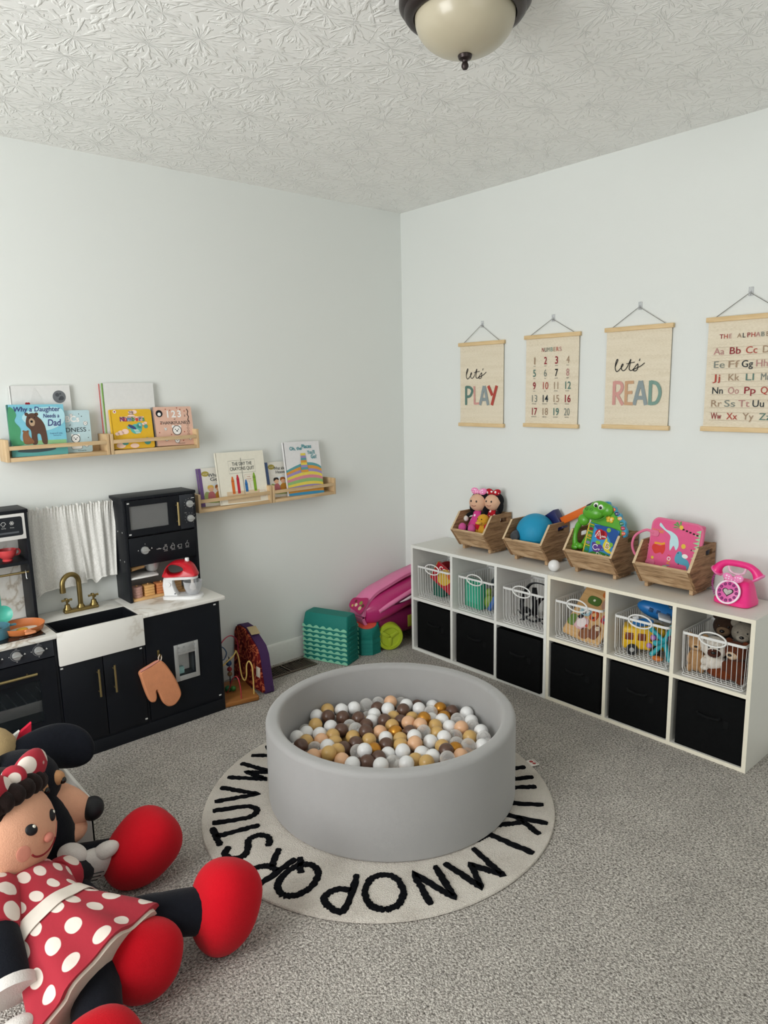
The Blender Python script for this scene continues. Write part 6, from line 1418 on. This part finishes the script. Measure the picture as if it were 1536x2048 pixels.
for i in range(8):
    T = M.Translation((0, 0, .0005 + i * .0262)) @ BT
    lab = 'teal balance block with wavy mint trim, %s of its stack' % LAB[i]
    if b0 is None: b0 = thing('balance_block', lab, 'balance block', T, 'stacked balance blocks'); beam_parts(b0)
    else: dup(b0, T, lab)
ST = M.Translation((-.500, -.205, 0))
def oct_(r, z): return [(r * math.cos(PI / 8 + k * PI / 4), r * math.sin(PI / 8 + k * PI / 4), z) for k in range(8)]
s0 = None; SL = ['lowest', 'second from the bottom', 'middle', 'second from the top', 'topmost']
def stone_parts(t):
    g = G(tealm); g.rings([oct_(.083, .001), oct_(.083, .009), oct_(.072, .058), oct_(.068, .063)]); g.build('block', t)
    g = G(mat('coral_pad', 'd2513f', .75, 0, .08, 60, .3, 200)); g.lathe([(0, .0628), (.056, .0628), (.055, .0655), (0, .0658)], 32); g.build('grip_pad', t)
for i in range(5):
    T = M.Translation((0, 0, .0005 + i * .0215 + (.022 if i == 4 else 0))) @ ST @ M.Rotation(.1, 4, 'Z')
    if i == 4: T = T @ M.Rotation(.30, 4, V((.75, -.66, 0)))
    lab = 'teal octagonal stepping stone, %s of its stack beside the balance blocks' % SL[i]
    if s0 is None: s0 = thing('stepping_stone', lab, 'stepping stone', T, 'stacked stepping stones'); stone_parts(s0)
    else: dup(s0, T, lab)

wg = thing('toy_wagon', 'pink and magenta toy wagon with lime green wheels in the room corner', 'toy wagon', (-.28, -.165, 0))
mg = plastic('wagon_magenta', 'b32a6c', .28); lp = plastic('wagon_pink', 'dd7aa6', .32); lime = plastic('wagon_lime', 'a3b52a', .4)
g = G(mg); rs = []
for x, cy, cz, ry, rz in ((-.530, -.175, .215, .02, .03), (-.520, -.175, .215, .066, .055), (-.47, -.175, .225, .100, .075), (-.38, -.172, .245, .118, .078), (-.26, -.170, .270, .120, .076), (-.14, -.168, .290, .118, .076), (-.05, -.166, .300, .110, .072), (-.035, -.166, .302, .05, .04)):
    rs.append([(x, cy + ry * math.copysign(abs(math.cos(2 * PI * k / 28)) ** .7, math.cos(2 * PI * k / 28)), cz + rz * math.copysign(abs(math.sin(2 * PI * k / 28)) ** .8, math.sin(2 * PI * k / 28))) for k in range(28)])
g.rings(rs); g.build('tub', wg, True)
g = G(lp); path = smooth([(-.515, -.175, .155), (-.540, -.175, .205), (-.515, -.175, .275), (-.44, -.172, .325), (-.34, -.170, .352), (-.22, -.168, .380), (-.08, -.166, .402)], 6); rs = []
for i, p in enumerate(path):
    d = (path[min(i + 1, len(path) - 1)] - path[max(i - 1, 0)]).normalized(); nrm = V((-d.z, 0, d.x)) * -1 if d.x < 0 else V((-d.z, 0, d.x)); hw = .062 - .018 * i / len(path)
    rs.append([(p + V((0, 1, 0)) * hw * a + nrm * .012 * b)[:] for a, b in ((-1, -1), (1, -1), (1, .4), (.8, 1), (-.8, 1), (-1, .4))])
g.rings(rs); g.build('handle_arch', wg, True)
g = G(lp); g.tube(smooth([(-.46, -.268, .235), (-.36, -.288, .275), (-.22, -.286, .310), (-.06, -.276, .345)], 6), .014, 10); g.build('side_rail', wg, True)
g = G(P('recess_shade_plum', '5a1a3a', .5)); g.tube(smooth([(-.40, -.283, .262), (-.30, -.290, .276), (-.16, -.286, .300)], 6), lambda q: .016 * math.sin(PI * min(.98, max(.02, q))) + .002, 10); g.build('recess_shade', wg, True)  # raised strip coloured dark for the shade of a recess
g = G(P('highlight_white', 'e6d6de', .3)); g.tube(smooth([(-.34, -.302, .268), (-.26, -.304, .280), (-.19, -.300, .292)], 5), lambda q: .008 * math.sin(PI * min(.97, max(.03, q))) + .001, 8); g.build('side_highlight', wg, True)  # pale strip painted in as a highlight along the tub side
# printed stickers on the arch
i0 = 9; p = path[i0 + 2]; d = (path[i0 + 6] - path[i0]).normalized(); F = frame(p + V((-d.z, 0, d.x)) * .0128, d, (0, 1, 0))
if F.to_3x3().col[2].z < 0: F = frame(p + V((-d.z, 0, d.x)) * .0128, (0, -1, 0), d)
g = G(P('sticker_magenta', 'a8275e', .4)); g.at(F); g.printed = True; g.rect(-.02, .02, -.05, .05, .0012, .012) if False else g.flat([q[:2] for q in smooth([(-.045, -.06, 0), (.045, -.06, 0), (.04, .0, 0), (.025, .06, 0), (-.025, .06, 0), (-.04, 0, 0)], 4, True)], .0012)
for k, (x, y, r, c) in enumerate(((-.018, -.03, .012, 'c9b48a'), (.012, -.02, .012, '7f8a3a'), (-.006, .01, .011, 'd9c0a0'), (.014, .025, .009, '6d2b2b'), (-.016, .034, .008, 'c2a05a'), (.0, -.045, .010, '5a3a2a'))): g.use(P('sticker_' + c, c, .4)); g.disc(x, y, r, .0016 + k * .0002)
g.at(M.Identity(4)); g.build('sticker', wg, True)
g = G(P('maker_plate', '7c2a55', .4)); p = path[5]; d = (path[7] - path[3]).normalized(); g.at(frame(p + V((-d.z, 0, d.x)) * .0128, (0, -1, 0), d)); g.rect(-.045, -.01, -.018, .018, .0012); g.use(P('plate_lines', 'c98bb0', .4))
for k in range(4): g.stroke([(-.041, -.012 + k * .008), (-.014, -.012 + k * .008)], .0016, .0015)
g.printed = True; g.at(M.Identity(4)); g.build('badge', wg, True)
g = G(P('wagon_under', '7a1c4c', .4)); g.box(-.46, -.06, -.26, -.08, .06, .20, .03, 3); g.build('chassis', wg, True)
g = G(P('decal_lime', '9a9a35', .5)); g.box(-.235, -.20, -.2625, -.26, .09, .16, .001); g.box(-.19, -.13, -.2625, -.26, .13, .165, .001); g.build('decal', wg, True)
def wheel(x, y0, y1, r, yaw=0.0):
    T = M.Translation((x, y0, r + .0005)) @ M.Rotation(yaw, 4, 'Z') @ M.Rotation(PI / 2, 4, 'X')   # local z points to -y
    w = y0 - y1
    g = G(lime); g.lathe([(0, 0), (r * .9, 0), (r, .008), (r, w - .010), (r * .93, w), (r * .74, w), (r * .68, w - .010), (r * .2, w - .014), (0, w - .012)], 44, T)
    g.at(T)
    for k in range(3):
        a = k * 2 * PI / 3 + .5; g.at(T @ M.Rotation(a, 4, 'Z')); g.box(r * .05, r * .72, -r * .14, r * .14, w - .016, w - .004, .004)
    g.at(M.Identity(4)); g.build('wheel', wg, True)
wheel(-.372, -.232, -.306, .077, -.45); wheel(-.10, -.262, -.310, .066); wheel(-.47, -.085, -.035, .066, -.2); wheel(-.10, -.09, -.04, .066)

# bead maze and purple-edged case beside the kitchen
MZ = M.Translation((-1.372, -.190, 0)) @ M.Rotation(math.radians(-12), 4, 'Z')
t = thing('bead_maze', 'wooden bead maze with curly coloured wires between the kitchen and the purple case', 'toy', MZ)
g = G('orange_wood'); g.box(-.085, .115, -.135, .115, .001, .026, .008, 3); g.build('base', t)
def wire_(pts, c, r=.0028):
    g = G(P('wire_' + c, c, .4)); g.tube(smooth(pts, 7), r, 8); g.build('wire', t)
wire_([(.098, -.105, .024), (.098, -.105, .10), (.096, -.104, .165), (.088, -.088, .188), (.080, -.072, .165), (.078, -.066, .11), (.072, -.052, .082), (.062, -.036, .11), (.058, -.02, .19), (.05, -.01, .222), (.04, -.03, .222), (.02, -.05, .212), (-.02, -.06, .19), (-.055, -.06, .16), (-.07, -.06, .10), (-.07, -.06, .024)], 'c9ab62', .0034)
wire_([(.030, -.120, .024), (.030, -.118, .07), (.026, -.108, .115), (.018, -.09, .128), (.008, -.06, .10), (.002, -.03, .05), (-.01, -.02, .024)], 'a8343c')
wire_([(-.075, -.09, .024), (-.072, -.09, .17), (-.05, -.07, .27), (.0, -.02, .30), (.05, .03, .285), (.085, .07, .22), (.09, .09, .024)], 'a02f45')
wire_([(-.06, .02, .024), (-.06, .02, .12), (-.03, .03, .19), (.0, .04, .17), (.02, .05, .20), (.0, .06, .23), (-.03, .07, .2), (-.03, .08, .024)], '3d5878')
for q, r, c in (((.02, .02, .155), .014, '2d4a72'), ((.022, .02, .125), .012, '8c2a30'), ((.022, .02, .100), .012, '7a5a3a'), ((.0, -.01, .040), .016, '2f6a44'), ((.022, -.025, .042), .013, '3f7a3a'), ((-.035, .0, .05), .018, '2d4a72'), ((.03, .06, .145), .012, '33465e')):
    g = G(P('bead_' + c, c, .35)); g.ell(q, r, nu=18, nv=12); g.build('bead', t)
wire_([(.022, .02, .024), (.022, .02, .19)], '3a3a44')
CT = M.Translation((-1.205, 0, 0)) @ M.Rotation(math.radians(4), 4, 'Y')
t = thing('fabric_play_case', 'purple edged play case with maroon swirl cloth sides leaning by the baseboard', 'toy', CT)
pf = [(-.022, .004), (-.022, .250), (-.035, .278), (-.060, .288), (-.115, .282), (-.228, .215), (-.252, .18), (-.305, .012), (-.298, .004)]
F = frame((0, 0, 0), (0, 1, 0), (0, 0, 1))   # local z = +x
g = G('maroon_swirls'); pl = [(a, b) for a, b in pf]
if area2(pl) < 0: pl = pl[::-1]
g.prism([(a * .985 - .003, b * .985 + .003) for a, b in pl], -.038, .010, F); g.build('cloth_body', t)
g = G(mat('purple_felt', '3b1d4c', .75, 0, .1, 60)); rs = []
out_ = [V(q) for q in pf]; c_ = V((-.14, .14))
for yy0, yy1 in ((-.026, .022),):
    o1 = [(p + (p - c_).normalized() * .006) for p in out_]; i1 = [(p - (p - c_).normalized() * .014) for p in out_]
    seq = []
    for rr, x in ((o1, yy0), (o1, yy1), (i1, yy1), (i1, yy0)): seq.append([(x, p.x, p.y) for p in rr])
    g.rings(seq, False, True)
g.build('edge_band', t)
g = G(P('pale_patch', 'b5a27c', .8)); g.at(F @ M.Identity(4)); g.at(M.Identity(4)); d = V((0, -.113, -.067)).normalized(); a0 = V((0, -.122, .287)); rs = []
g.rings([[(x, a0.y + d.y * s - .0035, a0.z + d.z * s + .004) for x, s in ((-.027, 0), (.023, 0), (.023, .055), (-.027, .055))], [(x, a0.y + d.y * s - .005, a0.z + d.z * s + .0055) for x, s in ((-.027, 0), (.023, 0), (.023, .055), (-.027, .055))]]); g.build('handle_patch', t)
g = G(P('label_white2', 'c9c0b0', .8)); g.box(-.0395, -.038, -.275, -.240, .075, .125, .0005); g.build('label', t)
g = G('ink_char'); g.tube([(-.0, -.31 - .014 * math.sin(k * PI / 8), .012 + .014 * math.cos(k * PI / 8) + .012) for k in range(9)], .0009, 6); g.build('cord_loop', t)
# ------------------------------------------------------------------ large soft dolls and the white bin, front corner
sb_ = plush('black_plush', '14161c', .2); rd = plush('red_plush', 'b8121f', .06); pe = plush('peach_plush', 'd9a386', .05); wh = plush('white_plush', 'cfcac5', .04)
rdm = mat('red_plush_seam', '7d0c16', .9); hairm = plush('hair_plush', '231a18', .25)
t = thing('storage_box', 'white open cardboard storage box on the carpet behind the dolls', 'box', (-2.435, -.750, 0))
wb = P('box_white', 'cfcdc9', .7)
g = G(wb); X0, X1, Y0, Y1, BH = -2.60, -2.265, -.918, -.585, .165
g.box(X0, X1, Y0, Y1, .001, .005); g.box(X0, X0 + .005, Y0, Y1, .005, BH); g.box(X1 - .005, X1, Y0, Y1, .005, BH); g.box(X0, X1, Y0, Y0 + .005, .005, BH); g.box(X0, X1, Y1 - .005, Y1, .005, BH); g.build('carton', t, True)
g = G(P('box_rim', 'e2e0da', .6)); g.box(X1 - .007, X1 + .002, Y0 - .002, Y1 + .002, BH - .004, BH + .003, .001); g.box(X0 - .002, X0 + .007, Y0 - .002, Y1 + .002, BH - .004, BH + .003, .001); g.build('rim', t, True)
g = G(plush('tan_plush', 'b39a70')); p = V((-2.50, -.715, .33)); g.ell(p, (.085, .09, .085)); g.ell(p - V((0, 0, .16)), (.10, .10, .16)); one(g, 'plush_toy', 'tan plush standing in the white box behind the dolls', 'plush toy', p - V((0, 0, .32)))
t = thing('folded_pennant', 'pointed red and white cloth sticking up behind the dark floppy ear', 'cloth', (-2.425, -.69, .19))
g = G(P('cloth_red', 'd01f3c', .8)); g.prism([(-.012, 0), (.045, 0), (.062, .195), (.04, .182), (-.012, .150)], -.006, .006, frame((0, 0, 0), (1, 0, 0), (0, 0, 1)), .002); g.use('book_white_ink'); g.prism([(-.03, .08), (.0, .13), (.024, .178), (-.012, .160), (-.038, .125)], -.007, .007, frame((0, 0, 0), (1, 0, 0), (0, 0, 1)), .002); g.printed = False; g.build('cloth', t)
t = thing('toy_car', 'tiny red and yellow toy car on the carpet beside the white box', 'toy car', M.Translation((-2.215, -.62, .0)) @ M.Rotation(1.2, 4, 'Z'))
g = G(plastic('car_red', 'b5302a', .35)); g.box(-.03, .03, -.015, .015, .006, .024, .004); g.use(plastic('car_yellow', 'c9b03c', .35)); g.box(-.014, .016, -.013, .013, .024, .038, .004); g.build('body', t)
for x in (-.018, .018):
    for y in (-.014, .014): g = G('tyre_black'); g.cyl((x, y - .003, .008), (x, y + .003, .008), .008, n=14); g.build('wheel', t)

def shoe(par, c, T, r, sole=None):
    """plush boot: rounded body with a seamed opening"""
    g = G(rd)
    def wp(p):
        k = 1 + .16 * p.z - .10 * p.z * p.z
        q = [math.copysign(abs(c) ** .82, c) for c in p]
        return (q[0] * k, q[1] * k, q[2])
    g.ell((0, 0, 0), r, None, 36, 24, wp); g.v = [(T @ V(p) + V(c))[:] for p in g.v]
    return g.build('shoe', par, True)
# --- puppy with dark floppy ears, rear
D = thing('plush_puppy', 'large black plush puppy with a peach muzzle and floppy ears in red boots', 'plush toy', (-2.40, -1.02, 0))
g = G(sb_); g.ell((-2.47, -1.02, .16), (.12, .11, .155), None, 28, 18); g.build('body', D, True)
g = G(sb_); g.ell((-2.478, -.950, .305), (.120, .115, .110), None, 32, 20); hd = g.build('head', D, True)
g = G(pe)
def mz(p): return (p.x * (1 - .18 * p.z), p.y * (1 - .18 * p.z), p.z)
Tz = V((.80, -.52, -.22)).to_track_quat('Z', 'Y').to_matrix().to_4x4()
g.ell((-2.392, -.982, .222), (.072, .074, .115), Tz, 28, 18, mz); g.ell((-2.375, -1.02, .155), (.06, .06, .04), None, 24, 14); g.build('muzzle', hd, True)
g = G(mat('nose_black', '101116', .55, 0, .1, 40)); g.ell((-2.300, -1.040, .204), (.038, .036, .034), Tz, 24, 16); g.build('nose', hd, True)
g = G(sb_)
Te = M.Rotation(math.radians(-35), 4, 'Z') @ M.Rotation(math.radians(-24), 4, 'X')
g.ell((-2.345, -.80, .325), (.145, .038, .082), Te, 36, 22, lambda p: (p.x, p.y * (1 + .2 * math.sin(p.x * 7 + p.z * 3)), p.z * (.82 + .30 * p.x) - .25 * p.x * p.x + .1)); g.build('ear', hd, True)
g = G(sb_); g.ell((-2.54, -.93, .33), (.045, .08, .11), None, 24, 16); g.build('ear', hd, True)
for q in ((-2.385, -1.005, .325), (-2.445, -1.05, .335)):
    g = G(plush('tan_spot', 'b98a62')); g.ell(q, (.026, .026, .022), None, 16, 10); g.build('eyebrow_spot', hd, True); q = (q[0] + .014, q[1] - .016, q[2] - .006); g = G('bead_black'); g.ell(q, .011, nu=14, nv=10); g.build('eye', hd, True)
g = G(sb_); g.tube(smooth([(-2.43, -1.08, .10), (-2.36, -1.10, .085), (-2.28, -1.14, .085), (-2.24, -1.16, .09)], 5), lambda q: .052, 14); lg = g.build('leg', D, True)
shoe(lg, V((-2.214, -1.185, .100)), M.Rotation(math.radians(55), 4, 'Y') @ M.Rotation(math.radians(10), 4, 'Z'), (.090, .095, .122))
g = G(sb_); g.tube(smooth([(-2.45, -1.12, .10), (-2.42, -1.28, .08), (-2.39, -1.42, .075), (-2.37, -1.50, .08)], 5), lambda q: .05, 14); lg = g.build('leg', D, True)
shoe(lg, V((-2.385, -1.595, .094)), M.Rotation(math.radians(-20), 4, 'X') @ M.Rotation(math.radians(20), 4, 'Y'), (.093, .086, .094))
g = G(wh); g.ell((-2.405, -1.17, .165), (.042, .04, .030), M.Rotation(.5, 4, 'Y'), 20, 14); g.build('paw', D, True)

# --- rag doll in a spotted dress, front
A = thing('rag_doll', 'large reclining rag doll in a red dress with white polka dots and red shoes', 'doll', (-2.50, -1.40, 0))
def lerpV(a, b, q): return V(a) * (1 - q) + V(b) * q
g = G('red_dots_cloth'); rs = []
axis = [((-2.562, -1.235, 0.193), .045, .045), ((-2.562, -1.265, 0.203), .085, .062), ((-2.560, -1.320, 0.203), .112, .075), ((-2.554, -1.385, 0.193), .105, .078), ((-2.537, -1.435, 0.178), .108, .082), ((-2.512, -1.50, 0.158), .140, .098), ((-2.487, -1.555, 0.136), .172, .108), ((-2.467, -1.600, 0.120), .195, .110)]
NN = 64
for i, (c, rx, rz) in enumerate(axis):
    c = V(c); a = V(axis[max(0, i - 1)][0]); b = V(axis[min(len(axis) - 1, i + 1)][0]); d = (b - a).normalized()
    x = d.cross(V((0, 0, 1))).normalized(); z = x.cross(d).normalized(); f = max(0, (i - 3) / 4)
    ring = []
    for k in range(NN):
        th = 2 * PI * k / NN; wv = 1 + f * (.07 * math.sin(th * 9) + .04 * math.sin(th * 5 + 1))
        p = c + x * rx * wv * math.cos(th) + z * rz * wv * math.sin(th)
        if p.z < .012: p.z = .012 + .004 * math.sin(th * 7)
        ring.append(p[:])
    rs.append(ring)
g.rings(rs); dress = g.build('dress', A, True)
uvl = dress.data.uv_layers.new(name='UVMap')
for pol in dress.data.polygons:
    us = [(dress.data.loops[li].vertex_index % NN) / NN for li in pol.loop_indices]; wrap = max(us) - min(us) > .5
    for li, uu in zip(pol.loop_indices, us): uvl.data[li].uv = ((uu + (1 if wrap and uu < .5 else 0)) * .92, (dress.data.loops[li].vertex_index // NN) * .062)
g = G(P('belt_cream', 'd8cfc4', .8)); br = []
for q, e in ((3.72, 1.03), (3.72, 1.055), (4.28, 1.055), (4.28, 1.03)):
    i = int(q); fq = q - i; r0 = [V(p) for p in rs[i]]; r1 = [V(p) for p in rs[min(i + 1, len(rs) - 1)]]; cc = lerpV(axis[i][0], axis[i + 1][0], fq)
    br.append([(cc + (r0[k].lerp(r1[k], fq) - cc) * e)[:] for k in range(NN)])
g.rings(br, False, True); g.build('belt', dress, True)
g = G(P('petticoat', 'd2c7b8', .9)); c = V(axis[-1][0]); pr = []
for off, k in ((-.03, .90), (.0, .91), (.008, .90), (.006, .86)):
    d = (V(axis[-1][0]) - V(axis[-2][0])).normalized()
    pr.append([tuple([*(c + (V(p) - c) * k + d * off + V((0, 0, .004 * math.sin(j * 1.9))))[:2], max(.010, (c + (V(p) - c) * k + d * off).z)]) for j, p in enumerate(rs[-1])])
g.rings(pr); g.build('petticoat', dress, True)
g = G(P('collar_pale', 'd6a3a0', .9)); g.tube([(-2.555 + .075 * math.cos(a), -1.262 + .02 * math.sin(a) - .02, .205 + .055 * math.sin(a)) for a in [k * PI / 10 for k in range(20)]], .010, 10, True); g.build('collar', dress, True)
for s, pts in ((-1, [(-2.62, -1.31, .240), (-2.655, -1.39, .24), (-2.668, -1.46, .230)]), (1, [(-2.480, -1.275, .185), (-2.455, -1.245, .160), (-2.44, -1.23, .150)])):
    g = G('red_dots'); g.tube(smooth(pts, 5), lambda q: (.056 if s < 0 else .044) + .012 * math.sin(q * PI), 18); g.build('sleeve', dress, True)
# head
fd_ = V((.62, -.74, .10)).normalized(); hc = V((-2.572, -1.200, .325))
Fh = frame(hc, V((0, 0, 1)).cross(fd_), (V((0, 0, 1)) - fd_ * fd_.z))   # x right of the face as seen from behind, y up, z forward
Fh = M(((V((0, 0, 1)).cross(fd_)).normalized().to_4d(), (V((0, 0, 1)) - fd_ * fd_.z).normalized().to_4d(), fd_.to_4d(), (0, 0, 0, 1))).transposed(); Fh = M.Translation(hc) @ Fh.to_3x3().to_4x4() @ M.Rotation(math.radians(-8), 4, 'Z')
def H(x, y, z): return Fh @ V((x, y, z))
g = G(pe); g.ell((0, 0, 0), (.128, .132, .122), None, 40, 26, lambda p: (p.x * (1 + .06 * max(0, -p.y)), p.y, p.z)); g.v = [(Fh @ V(p))[:] for p in g.v]; head = g.build('head', A, True)
def onface(name, mt, x, y, rx, ry, dz=0.0, d=.006):
    z = .122 * math.sqrt(max(0.0, 1 - (x / .128) ** 2 - (y / .132) ** 2)) + dz
    n = V((x / .128 ** 2, y / .132 ** 2, z / .122 ** 2)).normalized(); T = n.to_track_quat('Z', 'Y').to_matrix().to_4x4()
    g = G(mt); g.ell((0, 0, 0), (rx, ry, d), None, 24, 14); g.v = [(Fh @ (M.Translation((x, y, z)) @ T @ V(p)))[:] for p in g.v]; return g.build(name, head, True)
for s in (-1, 1):
    onface('eye', 'nose_black', s * .042, .028, .014, .017, .0, .007); onface('eye_glint', P('felt_white', 'd9d6c9', .8), s * .042 + .004, .035, .004, .005, .006, .003); onface('cheek', P('cheek_pink', 'd6907c', .9), s * .066, -.022, .022, .018, -.001, .002)
onface('nose', P('nose_rose', 'c27a6a', .85), 0, -.012, .015, .012, .006, .011)
g = G(P('smile_red', '8f2a30', .8)); 
def surf(x, y): return H(x, y, .1225 * math.sqrt(max(0.0, 1 - (x / .128) ** 2 - (y / .132) ** 2)))
g.tube([surf(.050 * math.sin(a), -.022 - .032 * math.cos(a)) for a in [(-1.2 + 2.4 * k / 16) for k in range(17)]], .0028, 6); g.build('smile', head, True)
# hair: cap, fringe and two side braids
g = G(hairm); g.ell((0, .030, -.030), (.142, .138, .125), None, 40, 26); 
for k in range(9):
    a = -1.2 + k * .3; g.ell((.112 * math.sin(a), .105 + .012 * math.cos(a * 2), .070 * math.cos(a) - .005), (.030, .030, .034), None, 16, 10)
g.v = [(Fh @ V(p))[:] for p in g.v]; hair = g.build('hair', head, True)
for s in (-1, 1):
    g = G(hairm)
    for k in range(4): g.ell((s * (.138 + .012 * math.sin(k)), .02 - k * .048, -.015 - k * .008), (.030 - .003 * k, .032, .030 - .003 * k), None, 16, 12)
    g.v = [(Fh @ V(p))[:] for p in g.v]; g.build('braid', hair, True)
g = G('red_dots')
for s in (-1, 1):
    T = M.Translation((s * .070, .142, .035)) @ M.Rotation(s * .22, 4, 'Z'); e = G(rd); e.ell((0, 0, 0), (.070, .042, .032), None, 28, 18, lambda p: (p.x, p.y * (1 + .25 * s * p.x), p.z)); g.add([(Fh @ T @ V(p))[:] for p in e.v], e.f)
e = G(rd); e.ell((0, .150, .045), (.026, .030, .034), None, 18, 12); g.add([(Fh @ V(p))[:] for p in e.v], e.f); g.build('hair_bow', head, True)
# arms
def mitten(par, c, T, flip=1):
    g = G(wh); g.ell((0, 0, 0), (.050, .030, .058), None, 28, 18); 
    for k, (x, z, l) in enumerate(((-.028, -.055, .030), (-.004, -.064, .034), (.022, -.058, .030))): g.ell((x, 0, z), (.0185, .021, l), None, 18, 12)
    g.ell((flip * .050, 0, -.005), (.020, .020, .032), M.Rotation(flip * -.7, 4, 'Y'), 18, 12)
    g.v = [(T @ V(p) + V(c))[:] for p in g.v]; h = g.build('hand', par, True)
    g = G('bead_black')
    for k in range(3): g.tube([T @ V((-.018 + k * .015, -.0305, -.012)) + V(c), T @ V((-.022 + k * .015, -.030, .016)) + V(c)], .0016, 6)
    g.build('stitch_lines', h, True)
g = G(sb_); g.tube(smooth([(-2.660, -1.44, .235), (-2.662, -1.50, .215), (-2.665, -1.57, .175)], 6), lambda q: .050 - .006 * q, 18); ar = g.build('arm', A, True)
g = G(wh); g.tube([(-2.664, -1.563, .180), (-2.666, -1.585, .168)], .054, 20); g.build('cuff', ar, True)
mitten(ar, V((-2.675, -1.635, .118)), M.Rotation(math.radians(35), 4, 'X'), -1)
g = G(sb_); g.tube(smooth([(-2.455, -1.24, .155), (-2.42, -1.21, .130), (-2.39, -1.18, .112)], 6), .040, 16); ar = g.build('arm', A, True)
mitten(ar, V((-2.350, -1.165, .105)), M.Rotation(math.radians(-62), 4, 'Y') @ M.Rotation(math.radians(-28), 4, 'Z') @ M.Rotation(math.radians(10), 4, 'X') @ M.Scale(1.2, 4), 1)
# legs and shoes
g = G(sb_); g.tube(smooth([(-2.41, -1.50, .135), (-2.335, -1.52, .135), (-2.27, -1.54, .125), (-2.205, -1.57, .115)], 6), lambda q: .054 + .006 * abs(2 * q - 1), 18); lg = g.build('leg', A, True)
shoe(lg, V((-2.155, -1.590, .112)), M.Rotation(math.radians(28), 4, 'Y') @ M.Rotation(math.radians(-14), 4, 'X'), (.084, .092, .118))
g = G(rdm); g.tube([V((-2.205, -1.570, .112)) + (M.Rotation(math.radians(10), 3, 'Y') @ V((0, .064 * math.cos(a), .078 * math.sin(a)))) for a in [k * PI / 12 for k in range(24)]], .004, 8, True); g.build('shoe_seam', lg, True)
g = G(sb_); g.tube(smooth([(-2.475, -1.56, .12), (-2.51, -1.64, .105), (-2.535, -1.72, .085)], 6), .055, 18); lg = g.build('leg', A, True)
shoe(lg, V((-2.555, -1.815, .075)), M.Rotation(math.radians(-60), 4, 'X'), (.090, .090, .120))
